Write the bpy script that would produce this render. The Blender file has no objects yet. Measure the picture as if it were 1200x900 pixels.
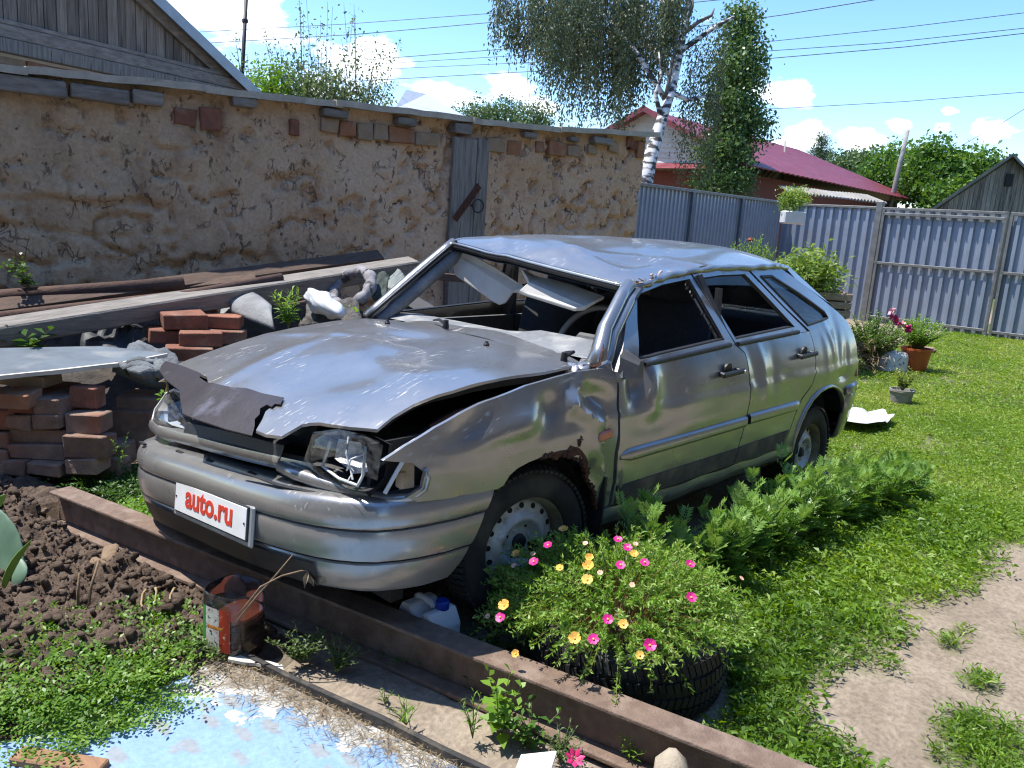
import bpy, bmesh, math, random
import numpy as np
from mathutils import Vector, Matrix, Euler
from mathutils.geometry import delaunay_2d_cdt

random.seed(7); RNG = np.random.default_rng(7)
PI = math.pi; R = math.radians
SC = bpy.context.scene
COL = SC.collection

# ------------------------------------------------------------------ camera
cam = bpy.data.cameras.new('camera'); camo = bpy.data.objects.new('camera', cam); COL.objects.link(camo)
cam.sensor_width = 36.0; cam.lens = 28.21; cam.clip_start = .05; cam.clip_end = 3000
_y, _p, _r = R(-137.828), R(11.41), R(-3.962)
_f = Vector((math.cos(_y)*math.cos(_p), math.sin(_y)*math.cos(_p), -math.sin(_p)))
_rt = _f.cross(Vector((0, 0, 1))).normalized(); _dn = _f.cross(_rt)
_r2 = math.cos(_r)*_rt + math.sin(_r)*_dn; _d2 = -math.sin(_r)*_rt + math.cos(_r)*_dn
camo.matrix_world = Matrix(((_r2.x, -_d2.x, -_f.x, 2.0734), (_r2.y, -_d2.y, -_f.y, 2.4911), (_r2.z, -_d2.z, -_f.z, 1.4566), (0, 0, 0, 1)))
SC.camera = camo

# ------------------------------------------------------------------ light, sky, exposure
SUN_EL = R(66); SUN_AZ = math.atan2(-.81, .58)          # direction towards the sun, in the xy plane
SD = Vector((math.cos(SUN_EL)*math.cos(SUN_AZ), math.cos(SUN_EL)*math.sin(SUN_AZ), math.sin(SUN_EL)))
sun = bpy.data.lights.new('sun', 'SUN'); suno = bpy.data.objects.new('sun', sun); COL.objects.link(suno)
sun.energy = 3.5; sun.angle = R(.53); sun.color = (1, .955, .89)
suno.rotation_euler = SD.to_track_quat('Z', 'Y').to_euler(); suno.location = (0, 0, 20)
W = bpy.data.worlds.new('World'); SC.world = W; W.use_nodes = True
def build_world():
    nt = W.node_tree; nt.nodes.clear(); N = nt.nodes.new; L = nt.links.new
    out = N('ShaderNodeOutputWorld'); bg = N('ShaderNodeBackground'); L(bg.outputs[0], out.inputs[0])
    sky = N('ShaderNodeTexSky'); sky.sky_type = 'NISHITA'; sky.sun_disc = False
    sky.sun_elevation = SUN_EL; sky.sun_rotation = PI/2 - SUN_AZ
    sky.altitude = 100; sky.air_density = 1.0; sky.dust_density = .3; sky.ozone_density = 3.0
    tc = N('ShaderNodeTexCoord')
    # fair-weather cumulus: a noise field plus a few denser heaps
    mp = N('ShaderNodeMapping'); mp.inputs['Scale'].default_value = (1, 1, 2.0); L(tc.outputs['Generated'], mp.inputs[0])
    n1 = N('ShaderNodeTexNoise'); n1.inputs['Scale'].default_value = 13; n1.inputs['Detail'].default_value = 10; n1.inputs['Roughness'].default_value = .6; L(mp.outputs[0], n1.inputs[0])
    n2 = N('ShaderNodeTexNoise'); n2.inputs['Scale'].default_value = 3.4; n2.inputs['Detail'].default_value = 4; L(mp.outputs[0], n2.inputs[0])
    gen = N('ShaderNodeMapRange'); gen.inputs[1].default_value = .60; gen.inputs[2].default_value = .80; gen.inputs[4].default_value = .55; L(n2.outputs['Fac'], gen.inputs[0]); last = gen.outputs[0]
    for (x, y, z, r) in CLOUDS:
        ds = N('ShaderNodeVectorMath'); ds.operation = 'DISTANCE'; L(mp.outputs[0], ds.inputs[0]); ds.inputs[1].default_value = (x, y, z*2.0)
        mr = N('ShaderNodeMapRange'); mr.inputs[1].default_value = 0; mr.inputs[2].default_value = r*1.6; mr.inputs[3].default_value = .75; mr.inputs[4].default_value = 0; L(ds.outputs['Value'], mr.inputs[0])
        mxm = N('ShaderNodeMath'); mxm.operation = 'MAXIMUM'; L(last, mxm.inputs[0]); L(mr.outputs[0], mxm.inputs[1]); last = mxm.outputs[0]
    sm = N('ShaderNodeMath'); sm.operation = 'MULTIPLY_ADD'; sm.inputs[1].default_value = 1.9; L(n1.outputs['Fac'], sm.inputs[0]); L(last, sm.inputs[2])
    cr = N('ShaderNodeValToRGB'); sc_ = N('ShaderNodeMath'); sc_.operation = 'MULTIPLY'; sc_.inputs[1].default_value = .5; L(sm.outputs[0], sc_.inputs[0]); cr.color_ramp.elements[0].position = .64; cr.color_ramp.elements[1].position = .80; L(sc_.outputs[0], cr.inputs[0])
    mul = N('ShaderNodeMath'); mul.operation = 'MULTIPLY'; mul.inputs[1].default_value = .92; L(cr.outputs[0], mul.inputs[0])
    mix = N('ShaderNodeMix'); mix.data_type = 'RGBA'
    hs = N('ShaderNodeHueSaturation'); hs.inputs['Hue'].default_value = .504; hs.inputs['Saturation'].default_value = 1.2; hs.inputs['Value'].default_value = .88; L(sky.outputs[0], hs.inputs['Color'])
    L(mul.outputs[0], mix.inputs['Factor']); L(hs.outputs[0], mix.inputs[6]); mix.inputs[7].default_value = (7.0, 7.15, 7.4, 1)
    L(mix.outputs[2], bg.inputs[0]); bg.inputs[1].default_value = .15
CLOUDS = [(-0.431, -0.88, 0.199, 0.1), (-0.486, -0.853, 0.192, 0.075), (-0.383, -0.901, 0.203, 0.08), (-0.581, -0.796, 0.167, 0.06), (-0.646, -0.75, 0.141, 0.045), (-0.679, -0.721, 0.141, 0.04), (-0.713, -0.685, 0.153, 0.03), (-0.557, -0.818, 0.143, 0.05), (-0.883, -0.443, 0.158, 0.035), (-0.928, -0.353, 0.115, 0.03), (-0.941, -0.311, 0.131, 0.022), (-0.953, -0.275, 0.128, 0.024), (-0.965, -0.23, 0.126, 0.03), (-0.909, -0.402, 0.109, 0.035), (-0.746, -0.652, 0.132, 0.03), (-0.951, -0.273, 0.145, 0.014)]
build_world()
SC.view_settings.view_transform = 'Standard'; SC.view_settings.look = 'None'
SC.view_settings.exposure = 1.2; SC.view_settings.gamma = 1.0; SC.view_settings.use_curve_mapping = False
SC.cycles.use_denoising = True; SC.cycles.filter_width = 1.2; SC.cycles.sample_clamp_indirect = 6.0; SC.cycles.max_bounces = 8; SC.cycles.transparent_max_bounces = 16; SC.cycles.diffuse_bounces = 3; SC.cycles.glossy_bounces = 4

# ------------------------------------------------------------------ helpers
def interp(x, xs, ys): return float(np.interp(x, xs, ys))
def lerp(a, b, t): return a + (b - a)*t
def sstep(a, b, x):
    t = min(1, max(0, (x - a)/(b - a))); return t*t*(3 - 2*t)

def put(o, parent=None, label=None, cat=None, group=None, kind=None):
    COL.objects.link(o)
    if parent is not None:
        o.parent = parent
        if parent.type == 'EMPTY': o.matrix_parent_inverse = Matrix.Translation(-Vector(parent.location))
    if label: o['label'] = label
    if cat: o['category'] = cat
    if group: o['group'] = group
    if kind: o['kind'] = kind
    return o
def empty(name, loc, label=None, cat=None, group=None, kind=None):
    o = bpy.data.objects.new(name, None); o.location = loc; o.empty_display_size = .1
    return put(o, None, label, cat, group, kind)
def mk(name, V, F, mat, parent=None, smooth=False, rnd=None, **kw):
    me = bpy.data.meshes.new(name)
    if isinstance(V, np.ndarray) and isinstance(F, np.ndarray):
        n, (m, k) = len(V), F.shape
        me.vertices.add(n); me.vertices.foreach_set('co', V.astype(np.float32).ravel())
        me.loops.add(m*k); me.loops.foreach_set('vertex_index', F.astype(np.int32).ravel())
        me.polygons.add(m); me.polygons.foreach_set('loop_start', np.arange(0, m*k, k, dtype=np.int32))
        me.update(calc_edges=True)
        if rnd is not None:
            a = me.attributes.new('rnd', 'FLOAT', 'FACE'); a.data.foreach_set('value', np.asarray(rnd, np.float32))
    else:
        me.from_pydata([tuple(v) for v in V], [], [tuple(f) for f in F]); me.update()
    if smooth: me.polygons.foreach_set('use_smooth', [True]*len(me.polygons))
    if mat is not None: me.materials.append(mat)
    return put(bpy.data.objects.new(name, me), parent, **kw)
def dup(o, parent=None, loc=None, rot=None, scale=None, **kw):
    c = o.copy()
    for k in ('label', 'category', 'group', 'kind'):
        if k in c: del c[k]
    c.parent = None; put(c, None, **kw)
    if parent is not None: c.parent = parent; c.matrix_parent_inverse = Matrix.Translation(-Vector(parent.location)) if parent.type == 'EMPTY' else Matrix.Identity(4)
    if loc is not None: c.location = loc
    if rot is not None: c.rotation_euler = rot
    if scale is not None: c.scale = scale
    return c

class MB:
    """collects simple solids into one mesh"""
    def __init__(s): s.v = []; s.f = []
    def add(s, V, F):
        b = len(s.v); s.v += [tuple(p) for p in V]; s.f += [tuple(i + b for i in f) for f in F]; return s
    def box(s, c, d, rot=None, taper=None, jit=0):
        c = Vector(c); h = Vector(d)/2; V = []
        for sx in (-1, 1):
            for sy in (-1, 1):
                for sz in (-1, 1):
                    k = taper if (taper and sz > 0) else 1
                    p = Vector((sx*h.x*k, sy*h.y*k, sz*h.z))
                    if jit: p += Vector((random.uniform(-jit, jit) for _ in range(3)))
                    if rot is not None: p = rot @ p
                    V.append(c + p)
        return s.add(V, [(0, 1, 3, 2), (4, 6, 7, 5), (0, 4, 5, 1), (2, 3, 7, 6), (0, 2, 6, 4), (1, 5, 7, 3)])
    def bbox(s, c, d, bev=.006, rot=None, jit=0):
        """box with chamfered edges"""
        bm = bmesh.new(); bmesh.ops.create_cube(bm, size=1)
        for v in bm.verts: v.co = Vector((v.co.x*d[0], v.co.y*d[1], v.co.z*d[2])) + (Vector((random.uniform(-jit, jit) for _ in range(3))) if jit else Vector())
        bmesh.ops.bevel(bm, geom=list(bm.edges), offset=bev, segments=1, affect='EDGES', profile=.5)
        bm.verts.index_update(); c = Vector(c)
        V = [c + ((rot @ v.co) if rot is not None else v.co) for v in bm.verts]; F = [[v.index for v in f.verts] for f in bm.faces]
        bm.free(); return s.add(V, F)
    def tube(s, pts, r, n=8, caps=True, flat=None):
        pts = [Vector(p) for p in pts]; m = len(pts); rr = r if isinstance(r, (list, tuple)) else [r]*m
        V = []; F = []; up = None
        for i, p in enumerate(pts):
            t = (pts[min(i+1, m-1)] - pts[max(i-1, 0)]).normalized()
            if up is None:
                up = Vector((0, 0, 1)) if abs(t.z) < .9 else Vector((1, 0, 0))
            a = t.cross(up)
            if a.length < 1e-4: a = t.orthogonal()
            a.normalize(); b = a.cross(t).normalized(); up = b
            for k in range(n):
                th = 2*PI*k/n; ca, sb = math.cos(th), math.sin(th)
                if flat: sb *= flat
                V.append(p + (a*ca + b*sb)*rr[i])
        for i in range(m-1):
            for k in range(n):
                F.append((i*n+k, i*n+(k+1) % n, (i+1)*n+(k+1) % n, (i+1)*n+k))
        if caps: F.append(tuple(range(n-1, -1, -1))); F.append(tuple((m-1)*n+k for k in range(n)))
        return s.add(V, F)
    def lathe(s, prof, n=32, M=None, closed=False):
        """prof: (radius, height) pairs round the z axis"""
        V = []; F = []; m = len(prof)
        for i in range(n):
            c, q = math.cos(2*PI*i/n), math.sin(2*PI*i/n)
            for r, h in prof: p = Vector((r*c, r*q, h)); V.append(M @ p if M else p)
        for i in range(n):
            j = (i+1) % n
            for k in range(m-1 + (1 if closed else 0)):
                k2 = (k+1) % m; F.append((i*m+k, j*m+k, j*m+k2, i*m+k2))
        return s.add(V, F)
    def sweep(s, path, prof, fn, closed=False):
        """fn(path point index, prof point) -> position; a grid"""
        a, b = len(path), len(prof); V = [fn(i, q) for i in range(a) for q in prof]
        F = [(i*b+k, i*b+k+1, (i+1)*b+k+1, (i+1)*b+k) for i in range(a-1) for k in range(b-1)]
        return s.add(V, F)
    def prism(s, out, z0, z1, M=None):
        n = len(out); V = [Vector((p[0], p[1], z0)) for p in out] + [Vector((p[0], p[1], z1)) for p in out]
        if M: V = [M @ v for v in V]
        F = [tuple(range(n-1, -1, -1)), tuple(range(n, 2*n))] + [(i, (i+1) % n, n+(i+1) % n, n+i) for i in range(n)]
        return s.add(V, F)
    def build(s, name, mat, parent=None, smooth=False, auto=None, **kw):
        o = mk(name, s.v, s.f, mat, parent, smooth, **kw)
        bm = bmesh.new(); bm.from_mesh(o.data); bmesh.ops.recalc_face_normals(bm, faces=bm.faces)
        if auto is not None:
            for f in bm.faces: f.smooth = True
            for e in bm.edges:
                if len(e.link_faces) == 2 and e.calc_face_angle(0) > R(auto): e.smooth = False
        bm.to_mesh(o.data); bm.free(); return o

def inpoly(x, y, P):
    c = False; n = len(P); j = n-1
    for i in range(n):
        xi, yi = P[i]; xj, yj = P[j]
        if (yi > y) != (yj > y) and x < (xj-xi)*(y-yi)/(yj-yi)+xi: c = not c
        j = i
    return c
def densify(P, step, closed=True):
    out = []; n = len(P)
    for i in range(n if closed else n-1):
        a, b = P[i], P[(i+1) % n]; d = math.hypot(b[0]-a[0], b[1]-a[1]); k = max(1, int(round(d/step)))
        for t in range(k): out.append((a[0]+(b[0]-a[0])*t/k, a[1]+(b[1]-a[1])*t/k))
    if not closed: out.append(tuple(P[-1]))
    return out
def panel(name, out, fn, step, mat, parent=None, holes=(), thick=(0, 0, 0), smooth=True, auto=28, seed=0, **kw):
    """a sheet: outline in 2D filled with a fine triangle net, bent into 3D by fn(a, b) and given a thickness vector"""
    rs = random.Random(seed); loops = [densify(out, step)] + [densify(h, step) for h in holes]
    pts = []; ed = []
    for l in loops:
        b = len(pts); pts += l; ed += [(b+i, b+(i+1) % len(l)) for i in range(len(l))]
    nb = len(pts); A = np.array(pts); x0, y0 = A.min(0); x1, y1 = A.max(0)
    j = 0; y = y0 + step*.5
    while y < y1:
        x = x0 + step*(.25 if j % 2 else .75)
        while x < x1:
            if inpoly(x, y, loops[0]) and not any(inpoly(x, y, h) for h in loops[1:]):
                if np.min((A[:, 0]-x)**2 + (A[:, 1]-y)**2) > (step*.45)**2: pts.append((x+rs.uniform(-.08, .08)*step, y+rs.uniform(-.08, .08)*step))
            x += step
        y += step*.87; j += 1
    r = delaunay_2d_cdt([Vector(p) for p in pts], ed, [], 0, 1e-6)
    P2 = [tuple(p) for p in r[0]]; T = []
    for f in r[2]:
        cx = sum(P2[i][0] for i in f)/len(f); cy = sum(P2[i][1] for i in f)/len(f)
        if inpoly(cx, cy, loops[0]) and not any(inpoly(cx, cy, h) for h in loops[1:]): T.append(tuple(f))
    V = [Vector(fn(*p)) for p in P2]; n = len(V); F = list(T); tk = Vector(thick)
    if tk.length > 0:
        V += [v + tk for v in V]; F += [tuple(i+n for i in reversed(f)) for f in T]
        cnt = {}
        for f in T:
            for a, b in zip(f, f[1:]+f[:1]): cnt[(a, b)] = 1
        F += [(b, a, a+n, b+n) for (a, b) in cnt if (b, a) not in cnt]
    o = mk(name, V, F, mat, parent, False, **kw)
    bm = bmesh.new(); bm.from_mesh(o.data); bmesh.ops.recalc_face_normals(bm, faces=bm.faces)
    if smooth:
        for f in bm.faces: f.smooth = True
        for e in bm.edges:
            if len(e.link_faces) == 2 and e.calc_face_angle(0) > R(auto): e.smooth = False
    bm.to_mesh(o.data); bm.free(); return o

# ------------------------------------------------------------------ materials
def nmat(name):
    m = bpy.data.materials.new(name); m.use_nodes = True; nt = m.node_tree
    return m, nt, nt.nodes.new, nt.links.new, nt.nodes['Principled BSDF']
def rgba(c): return (c[0], c[1], c[2], 1)
def ramp(N, els):
    cr = N('ShaderNodeValToRGB'); e = cr.color_ramp.elements
    while len(e) < len(els): e.new(.5)
    for i, (p, c) in enumerate(els): e[i].position = p; e[i].color = rgba(c)
    return cr
def mat(name, c1, c2=None, scale=8, rough=.7, metal=0, bump=0, bscale=None, detail=6, spec=.5, stretch=None, c3=None, coat=0, contrast=(.35, .65), spots=None, alpha=None, trans=0, rvar=0, rndvar=0):
    """noise-blended paint / stone / wood / rust; coordinates are the object's own"""
    m, nt, N, L, b = nmat(name)
    b.inputs['Roughness'].default_value = rough; b.inputs['Metallic'].default_value = metal
    b.inputs['Specular IOR Level'].default_value = spec; b.inputs['Coat Weight'].default_value = coat; b.inputs['Coat Roughness'].default_value = .08
    if trans: b.inputs['Transmission Weight'].default_value = trans
    tc = N('ShaderNodeTexCoord'); mp = N('ShaderNodeMapping'); L(tc.outputs['Object'], mp.inputs[0])
    if stretch: mp.inputs['Scale'].default_value = stretch
    if c2 is None: c2 = tuple(x*.8 for x in c1)
    n = N('ShaderNodeTexNoise'); n.inputs['Scale'].default_value = scale; n.inputs['Detail'].default_value = detail; n.inputs['Roughness'].default_value = .6; L(mp.outputs[0], n.inputs[0])
    els = [(contrast[0], c2), (contrast[1], c1)] if c3 is None else [(contrast[0], c2), (.5, c3), (contrast[1], c1)]
    cr = ramp(N, els); L(n.outputs['Fac'], cr.inputs[0]); col = cr.outputs[0]
    if spots:                                     # (colour, scale, threshold lo, hi)
        n2 = N('ShaderNodeTexNoise'); n2.inputs['Scale'].default_value = spots[1]; n2.inputs['Detail'].default_value = 5; L(mp.outputs[0], n2.inputs[0])
        c2r = ramp(N, [(spots[2], (0, 0, 0)), (spots[3], (1, 1, 1))]); L(n2.outputs['Fac'], c2r.inputs[0])
        mx = N('ShaderNodeMix'); mx.data_type = 'RGBA'; L(c2r.outputs[0], mx.inputs['Factor']); L(col, mx.inputs[6]); mx.inputs[7].default_value = rgba(spots[0]); col = mx.outputs[2]
    if rndvar:
        oi = N('ShaderNodeObjectInfo'); mr = N('ShaderNodeMapRange'); mr.inputs[3].default_value = 1-rndvar; mr.inputs[4].default_value = 1+rndvar; L(oi.outputs['Random'], mr.inputs[0])
        mu = N('ShaderNodeMix'); mu.data_type = 'RGBA'; mu.blend_type = 'MULTIPLY'; mu.inputs['Factor'].default_value = 1; L(col, mu.inputs[6]); L(mr.outputs[0], mu.inputs[7]); col = mu.outputs[2]
    L(col, b.inputs['Base Color'])
    if rvar:
        mr = N('ShaderNodeMapRange'); mr.inputs[3].default_value = max(0, rough-rvar); mr.inputs[4].default_value = rough+rvar; L(n.outputs['Fac'], mr.inputs[0]); L(mr.outputs[0], b.inputs['Roughness'])
    if bump:
        n3 = N('ShaderNodeTexNoise'); n3.inputs['Scale'].default_value = bscale or scale*3; n3.inputs['Detail'].default_value = 8; n3.inputs['Roughness'].default_value = .65; L(mp.outputs[0], n3.inputs[0])
        bp = N('ShaderNodeBump'); bp.inputs['Strength'].default_value = min(1, bump); bp.inputs['Distance'].default_value = .02*max(1, bump); L(n3.outputs['Fac'], bp.inputs['Height']); L(bp.outputs[0], b.inputs['Normal'])
    return m
def leafmat(name, cols, rough=.5, trans=.35, spec=.35):
    """foliage: colour by the per-leaf value, light passing through the blade"""
    m, nt, N, L, b = nmat(name)
    at = N('ShaderNodeAttribute'); at.attribute_name = 'rnd'
    k = len(cols); cr = ramp(N, [(i/(k-1), c) for i, c in enumerate(cols)]); L(at.outputs['Fac'], cr.inputs[0])
    L(cr.outputs[0], b.inputs['Base Color']); b.inputs['Roughness'].default_value = rough; b.inputs['Specular IOR Level'].default_value = spec
    tr = N('ShaderNodeBsdfTranslucent'); hs = N('ShaderNodeHueSaturation'); hs.inputs['Hue'].default_value = .485; hs.inputs['Saturation'].default_value = 1.15; hs.inputs['Value'].default_value = 1.5
    L(cr.outputs[0], hs.inputs['Color']); L(hs.outputs[0], tr.inputs[0])
    mx = N('ShaderNodeMixShader'); mx.inputs[0].default_value = trans; L(b.outputs[0], mx.inputs[1]); L(tr.outputs[0], mx.inputs[2])
    L(mx.outputs[0], nt.nodes['Material Output'].inputs[0]); return m
def glassmat(name, tint=(.9, .95, .95), rough=.02, dirt=.12):
    m, nt, N, L, b = nmat(name)
    tr = N('ShaderNodeBsdfTransparent'); tr.inputs[0].default_value = rgba(tint); gl = N('ShaderNodeBsdfGlossy'); gl.inputs[1].default_value = rough
    fr = N('ShaderNodeFresnel'); fr.inputs[0].default_value = 1.5; mx = N('ShaderNodeMixShader'); L(fr.outputs[0], mx.inputs[0]); L(tr.outputs[0], mx.inputs[1]); L(gl.outputs[0], mx.inputs[2])
    df = N('ShaderNodeBsdfDiffuse'); df.inputs[0].default_value = (.5, .5, .47, 1); m2 = N('ShaderNodeMixShader'); nz = N('ShaderNodeTexNoise'); nz.inputs['Scale'].default_value = 9; nz.inputs['Detail'].default_value = 6
    mr = N('ShaderNodeMapRange'); mr.inputs[1].default_value = .3; mr.inputs[2].default_value = .8; mr.inputs[4].default_value = dirt*2; L(nz.outputs['Fac'], mr.inputs[0]); L(mr.outputs[0], m2.inputs[0])
    L(mx.outputs[0], m2.inputs[1]); L(df.outputs[0], m2.inputs[2]); L(m2.outputs[0], nt.nodes['Material Output'].inputs[0]); return m

# ------------------------------------------------------------------ foliage helpers (numpy)
def unit(v): return v/np.maximum(1e-9, np.linalg.norm(v, axis=-1, keepdims=True))
def leaf_quads(P, D, L, W, droop=.15, fold=.0, rng=RNG, Nn=None, base=.0):
    """one diamond blade per point: base, side, tip, side"""
    n = len(P); D = unit(D); L = np.broadcast_to(L, n)[:, None]; W = np.broadcast_to(W, n)[:, None]
    A = Nn if Nn is not None else rng.normal(size=(n, 3)); S = unit(np.cross(D, A)); U = unit(np.cross(S, D))
    mid = P + D*L*.45 + U*L*fold; tip = P + D*L - np.array([0, 0, 1])*L*droop
    V = np.stack([P + D*L*base, mid + S*W*.5, tip, mid - S*W*.5], 1).reshape(-1, 3)
    F = np.arange(4*n).reshape(n, 4); return V, F
def rand_dirs(n, up=0., rng=RNG):
    d = rng.normal(size=(n, 3)); d = unit(d); d[:, 2] = d[:, 2]*(1-abs(up)) + up; return unit(d)
def join_np(parts):
    V = []; F = []; Q = []; b = 0
    for v, f, r in parts: V.append(v); F.append(f+b); Q.append(r); b += len(v)
    return np.concatenate(V), np.concatenate(F), np.concatenate(Q)

# ground: nearly level under the car, rising gently towards the gate
def gz(x, y):
    x = np.asarray(x, float); y = np.asarray(y, float)
    h = .13*np.clip((-x-4.5)/8.5, 0, 1.25)
    h = h + .035*np.exp(-((x-.0)/.7)**2 - ((y-.6)/.6)**2) - .03*np.exp(-((x+2.46)/.8)**2 - ((y-.6)/.7)**2)
    return h
def gzf(x, y): return float(gz(x, y))

def paint_mat():
    m, nt, N, L, b = nmat('silver_paint')
    tc = N('ShaderNodeTexCoord'); n = N('ShaderNodeTexNoise'); n.inputs['Scale'].default_value = 3.2; n.inputs['Detail'].default_value = 8; L(tc.outputs['Object'], n.inputs[0])
    cr = ramp(N, [(.3, (.31, .308, .30)), (.7, (.385, .383, .375))]); L(n.outputs['Fac'], cr.inputs[0])
    # fine scratches running across the bonnet and flakes of lost lacquer
    mp = N('ShaderNodeMapping'); mp.inputs['Scale'].default_value = (5, 60, 20); mp.inputs['Rotation'].default_value = (0, 0, .35); L(tc.outputs['Object'], mp.inputs[0])
    n2 = N('ShaderNodeTexNoise'); n2.inputs['Scale'].default_value = 2.2; n2.inputs['Detail'].default_value = 4; L(mp.outputs[0], n2.inputs[0])
    c2 = ramp(N, [(.62, (0, 0, 0)), (.68, (1, 1, 1))]); L(n2.outputs['Fac'], c2.inputs[0])
    n4 = N('ShaderNodeTexNoise'); n4.inputs['Scale'].default_value = 5; L(tc.outputs['Object'], n4.inputs[0]); c4 = ramp(N, [(.5, (0, 0, 0)), (.62, (.55, .55, .55))]); L(n4.outputs['Fac'], c4.inputs[0])
    mm = N('ShaderNodeMath'); mm.operation = 'MULTIPLY'; L(c2.outputs[0], mm.inputs[0]); L(c4.outputs[0], mm.inputs[1])
    mx = N('ShaderNodeMix'); mx.data_type = 'RGBA'; L(mm.outputs[0], mx.inputs['Factor']); L(cr.outputs[0], mx.inputs[6]); mx.inputs[7].default_value = (.62, .60, .56, 1)
    # road dust, heavier low on the body
    n5 = N('ShaderNodeTexNoise'); n5.inputs['Scale'].default_value = 14; n5.inputs['Detail'].default_value = 10; n5.inputs['Roughness'].default_value = .7; L(tc.outputs['Object'], n5.inputs[0])
    sp = N('ShaderNodeSeparateXYZ'); L(tc.outputs['Object'], sp.inputs[0]); mr = N('ShaderNodeMapRange'); mr.inputs[1].default_value = .85; mr.inputs[2].default_value = .25; mr.inputs[3].default_value = .06; mr.inputs[4].default_value = .75; L(sp.outputs[2], mr.inputs[0])
    md = N('ShaderNodeMath'); md.operation = 'MULTIPLY'; L(n5.outputs['Fac'], md.inputs[0]); L(mr.outputs[0], md.inputs[1])
    m3 = N('ShaderNodeMix'); m3.data_type = 'RGBA'; L(md.outputs[0], m3.inputs['Factor']); L(mx.outputs[2], m3.inputs[6]); m3.inputs[7].default_value = (.20, .18, .145, 1)
    L(m3.outputs[2], b.inputs['Base Color'])
    mt = N('ShaderNodeMapRange'); mt.inputs[1].default_value = 0; mt.inputs[2].default_value = .5; mt.inputs[3].default_value = .78; mt.inputs[4].default_value = .25; L(md.outputs[0], mt.inputs[0]); L(mt.outputs[0], b.inputs['Metallic'])
    r1 = N('ShaderNodeMapRange'); r1.inputs[3].default_value = .22; r1.inputs[4].default_value = .36; L(n5.outputs['Fac'], r1.inputs[0])
    ra = N('ShaderNodeMath'); ra.operation = 'ADD'; L(r1.outputs[0], ra.inputs[0]); L(mm.outputs[0], ra.inputs[1]); L(ra.outputs[0], b.inputs['Roughness'])
    b.inputs['Coat Weight'].default_value = .45; b.inputs['Coat Roughness'].default_value = .07
    n6 = N('ShaderNodeTexNoise'); n6.inputs['Scale'].default_value = 5; n6.inputs['Detail'].default_value = 2; L(tc.outputs['Object'], n6.inputs[0])
    bp = N('ShaderNodeBump'); bp.inputs['Strength'].default_value = .06; bp.inputs['Distance'].default_value = .03; L(n6.outputs['Fac'], bp.inputs['Height']); L(bp.outputs[0], b.inputs['Normal'])
    return m
PAINT = paint_mat()
BLACKP = mat('black_plastic', (.025, .025, .026), (.015, .015, .016), 30, .5, bump=.15, bscale=200)
CLAD = mat('lower_cladding', (.085, .085, .08), (.05, .05, .047), 25, .72, bump=.3, bscale=160, spots=((.16, .14, .11), 9, .52, .75))
RUBBER = mat('tyre_rubber', (.03, .03, .029), (.018, .018, .018), 14, .85, bump=.2, bscale=120, spots=((.09, .08, .065), 6, .5, .8))
DARK = mat('engine_bay_dark', (.018, .017, .016), (.008, .008, .008), 9, .85)
PRIMER = mat('dark_hood_lip', (.032, .025, .029), (.02, .017, .02), 12, .42, bump=.1, bscale=60, spots=((.10, .10, .13), 7, .6, .72))
RUSTY = mat('rusty_steel', (.12, .045, .02), (.05, .02, .012), 40, .9, bump=.6, bscale=90)
RIM = mat('rim_paint', (.70, .71, .72), (.52, .52, .50), 18, .5, metal=.25, spots=((.16, .10, .05), 16, .57, .72), bump=.1)
RIMLIP = mat('rim_lip_dirty', (.30, .26, .18), (.15, .115, .07), 16, .6, metal=.2, bump=.2)
VISOR = mat('visor_vinyl', (.56, .55, .52), (.48, .47, .44), 14, .6)
DASHM = mat('dashboard_vinyl', (.20, .21, .22), (.15, .16, .17), 40, .65, bump=.25, bscale=220, spots=((.34, .34, .32), 8, .48, .7))
SEATM = mat('seat_fabric', (.035, .037, .042), (.022, .022, .025), 60, .95, bump=.3, bscale=300)
GREYTRIM = mat('interior_grey', (.12, .12, .12), (.08, .08, .08), 20, .75)
PLATEW = mat('plate_white', (.74, .74, .73), (.66, .66, .65), 12, .4)
PLATER = mat('plate_red', (.62, .045, .02), (.55, .04, .02), 12, .45)
ORANGE = mat('indicator_orange', (.55, .13, .03), (.42, .09, .02), 30, .2, coat=.5)
LENS = glassmat('lamp_lens', (.92, .95, .97), .03, .10)
GLASSC = glassmat('car_glass', (.72, .80, .80), .015, .06)
REFL = mat('lamp_reflector', (.80, .81, .82), (.66, .67, .68), 10, .22, metal=.35)
BEIGE = mat('foam_beige', (.42, .30, .18), (.30, .20, .11), 20, .9)
WHITEP = mat('white_plastic', (.72, .72, .68), (.60, .59, .55), 16, .5)
REDL = mat('tail_lamp_red', (.32, .02, .02), (.2, .01, .01), 10, .2, coat=.6)


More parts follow.
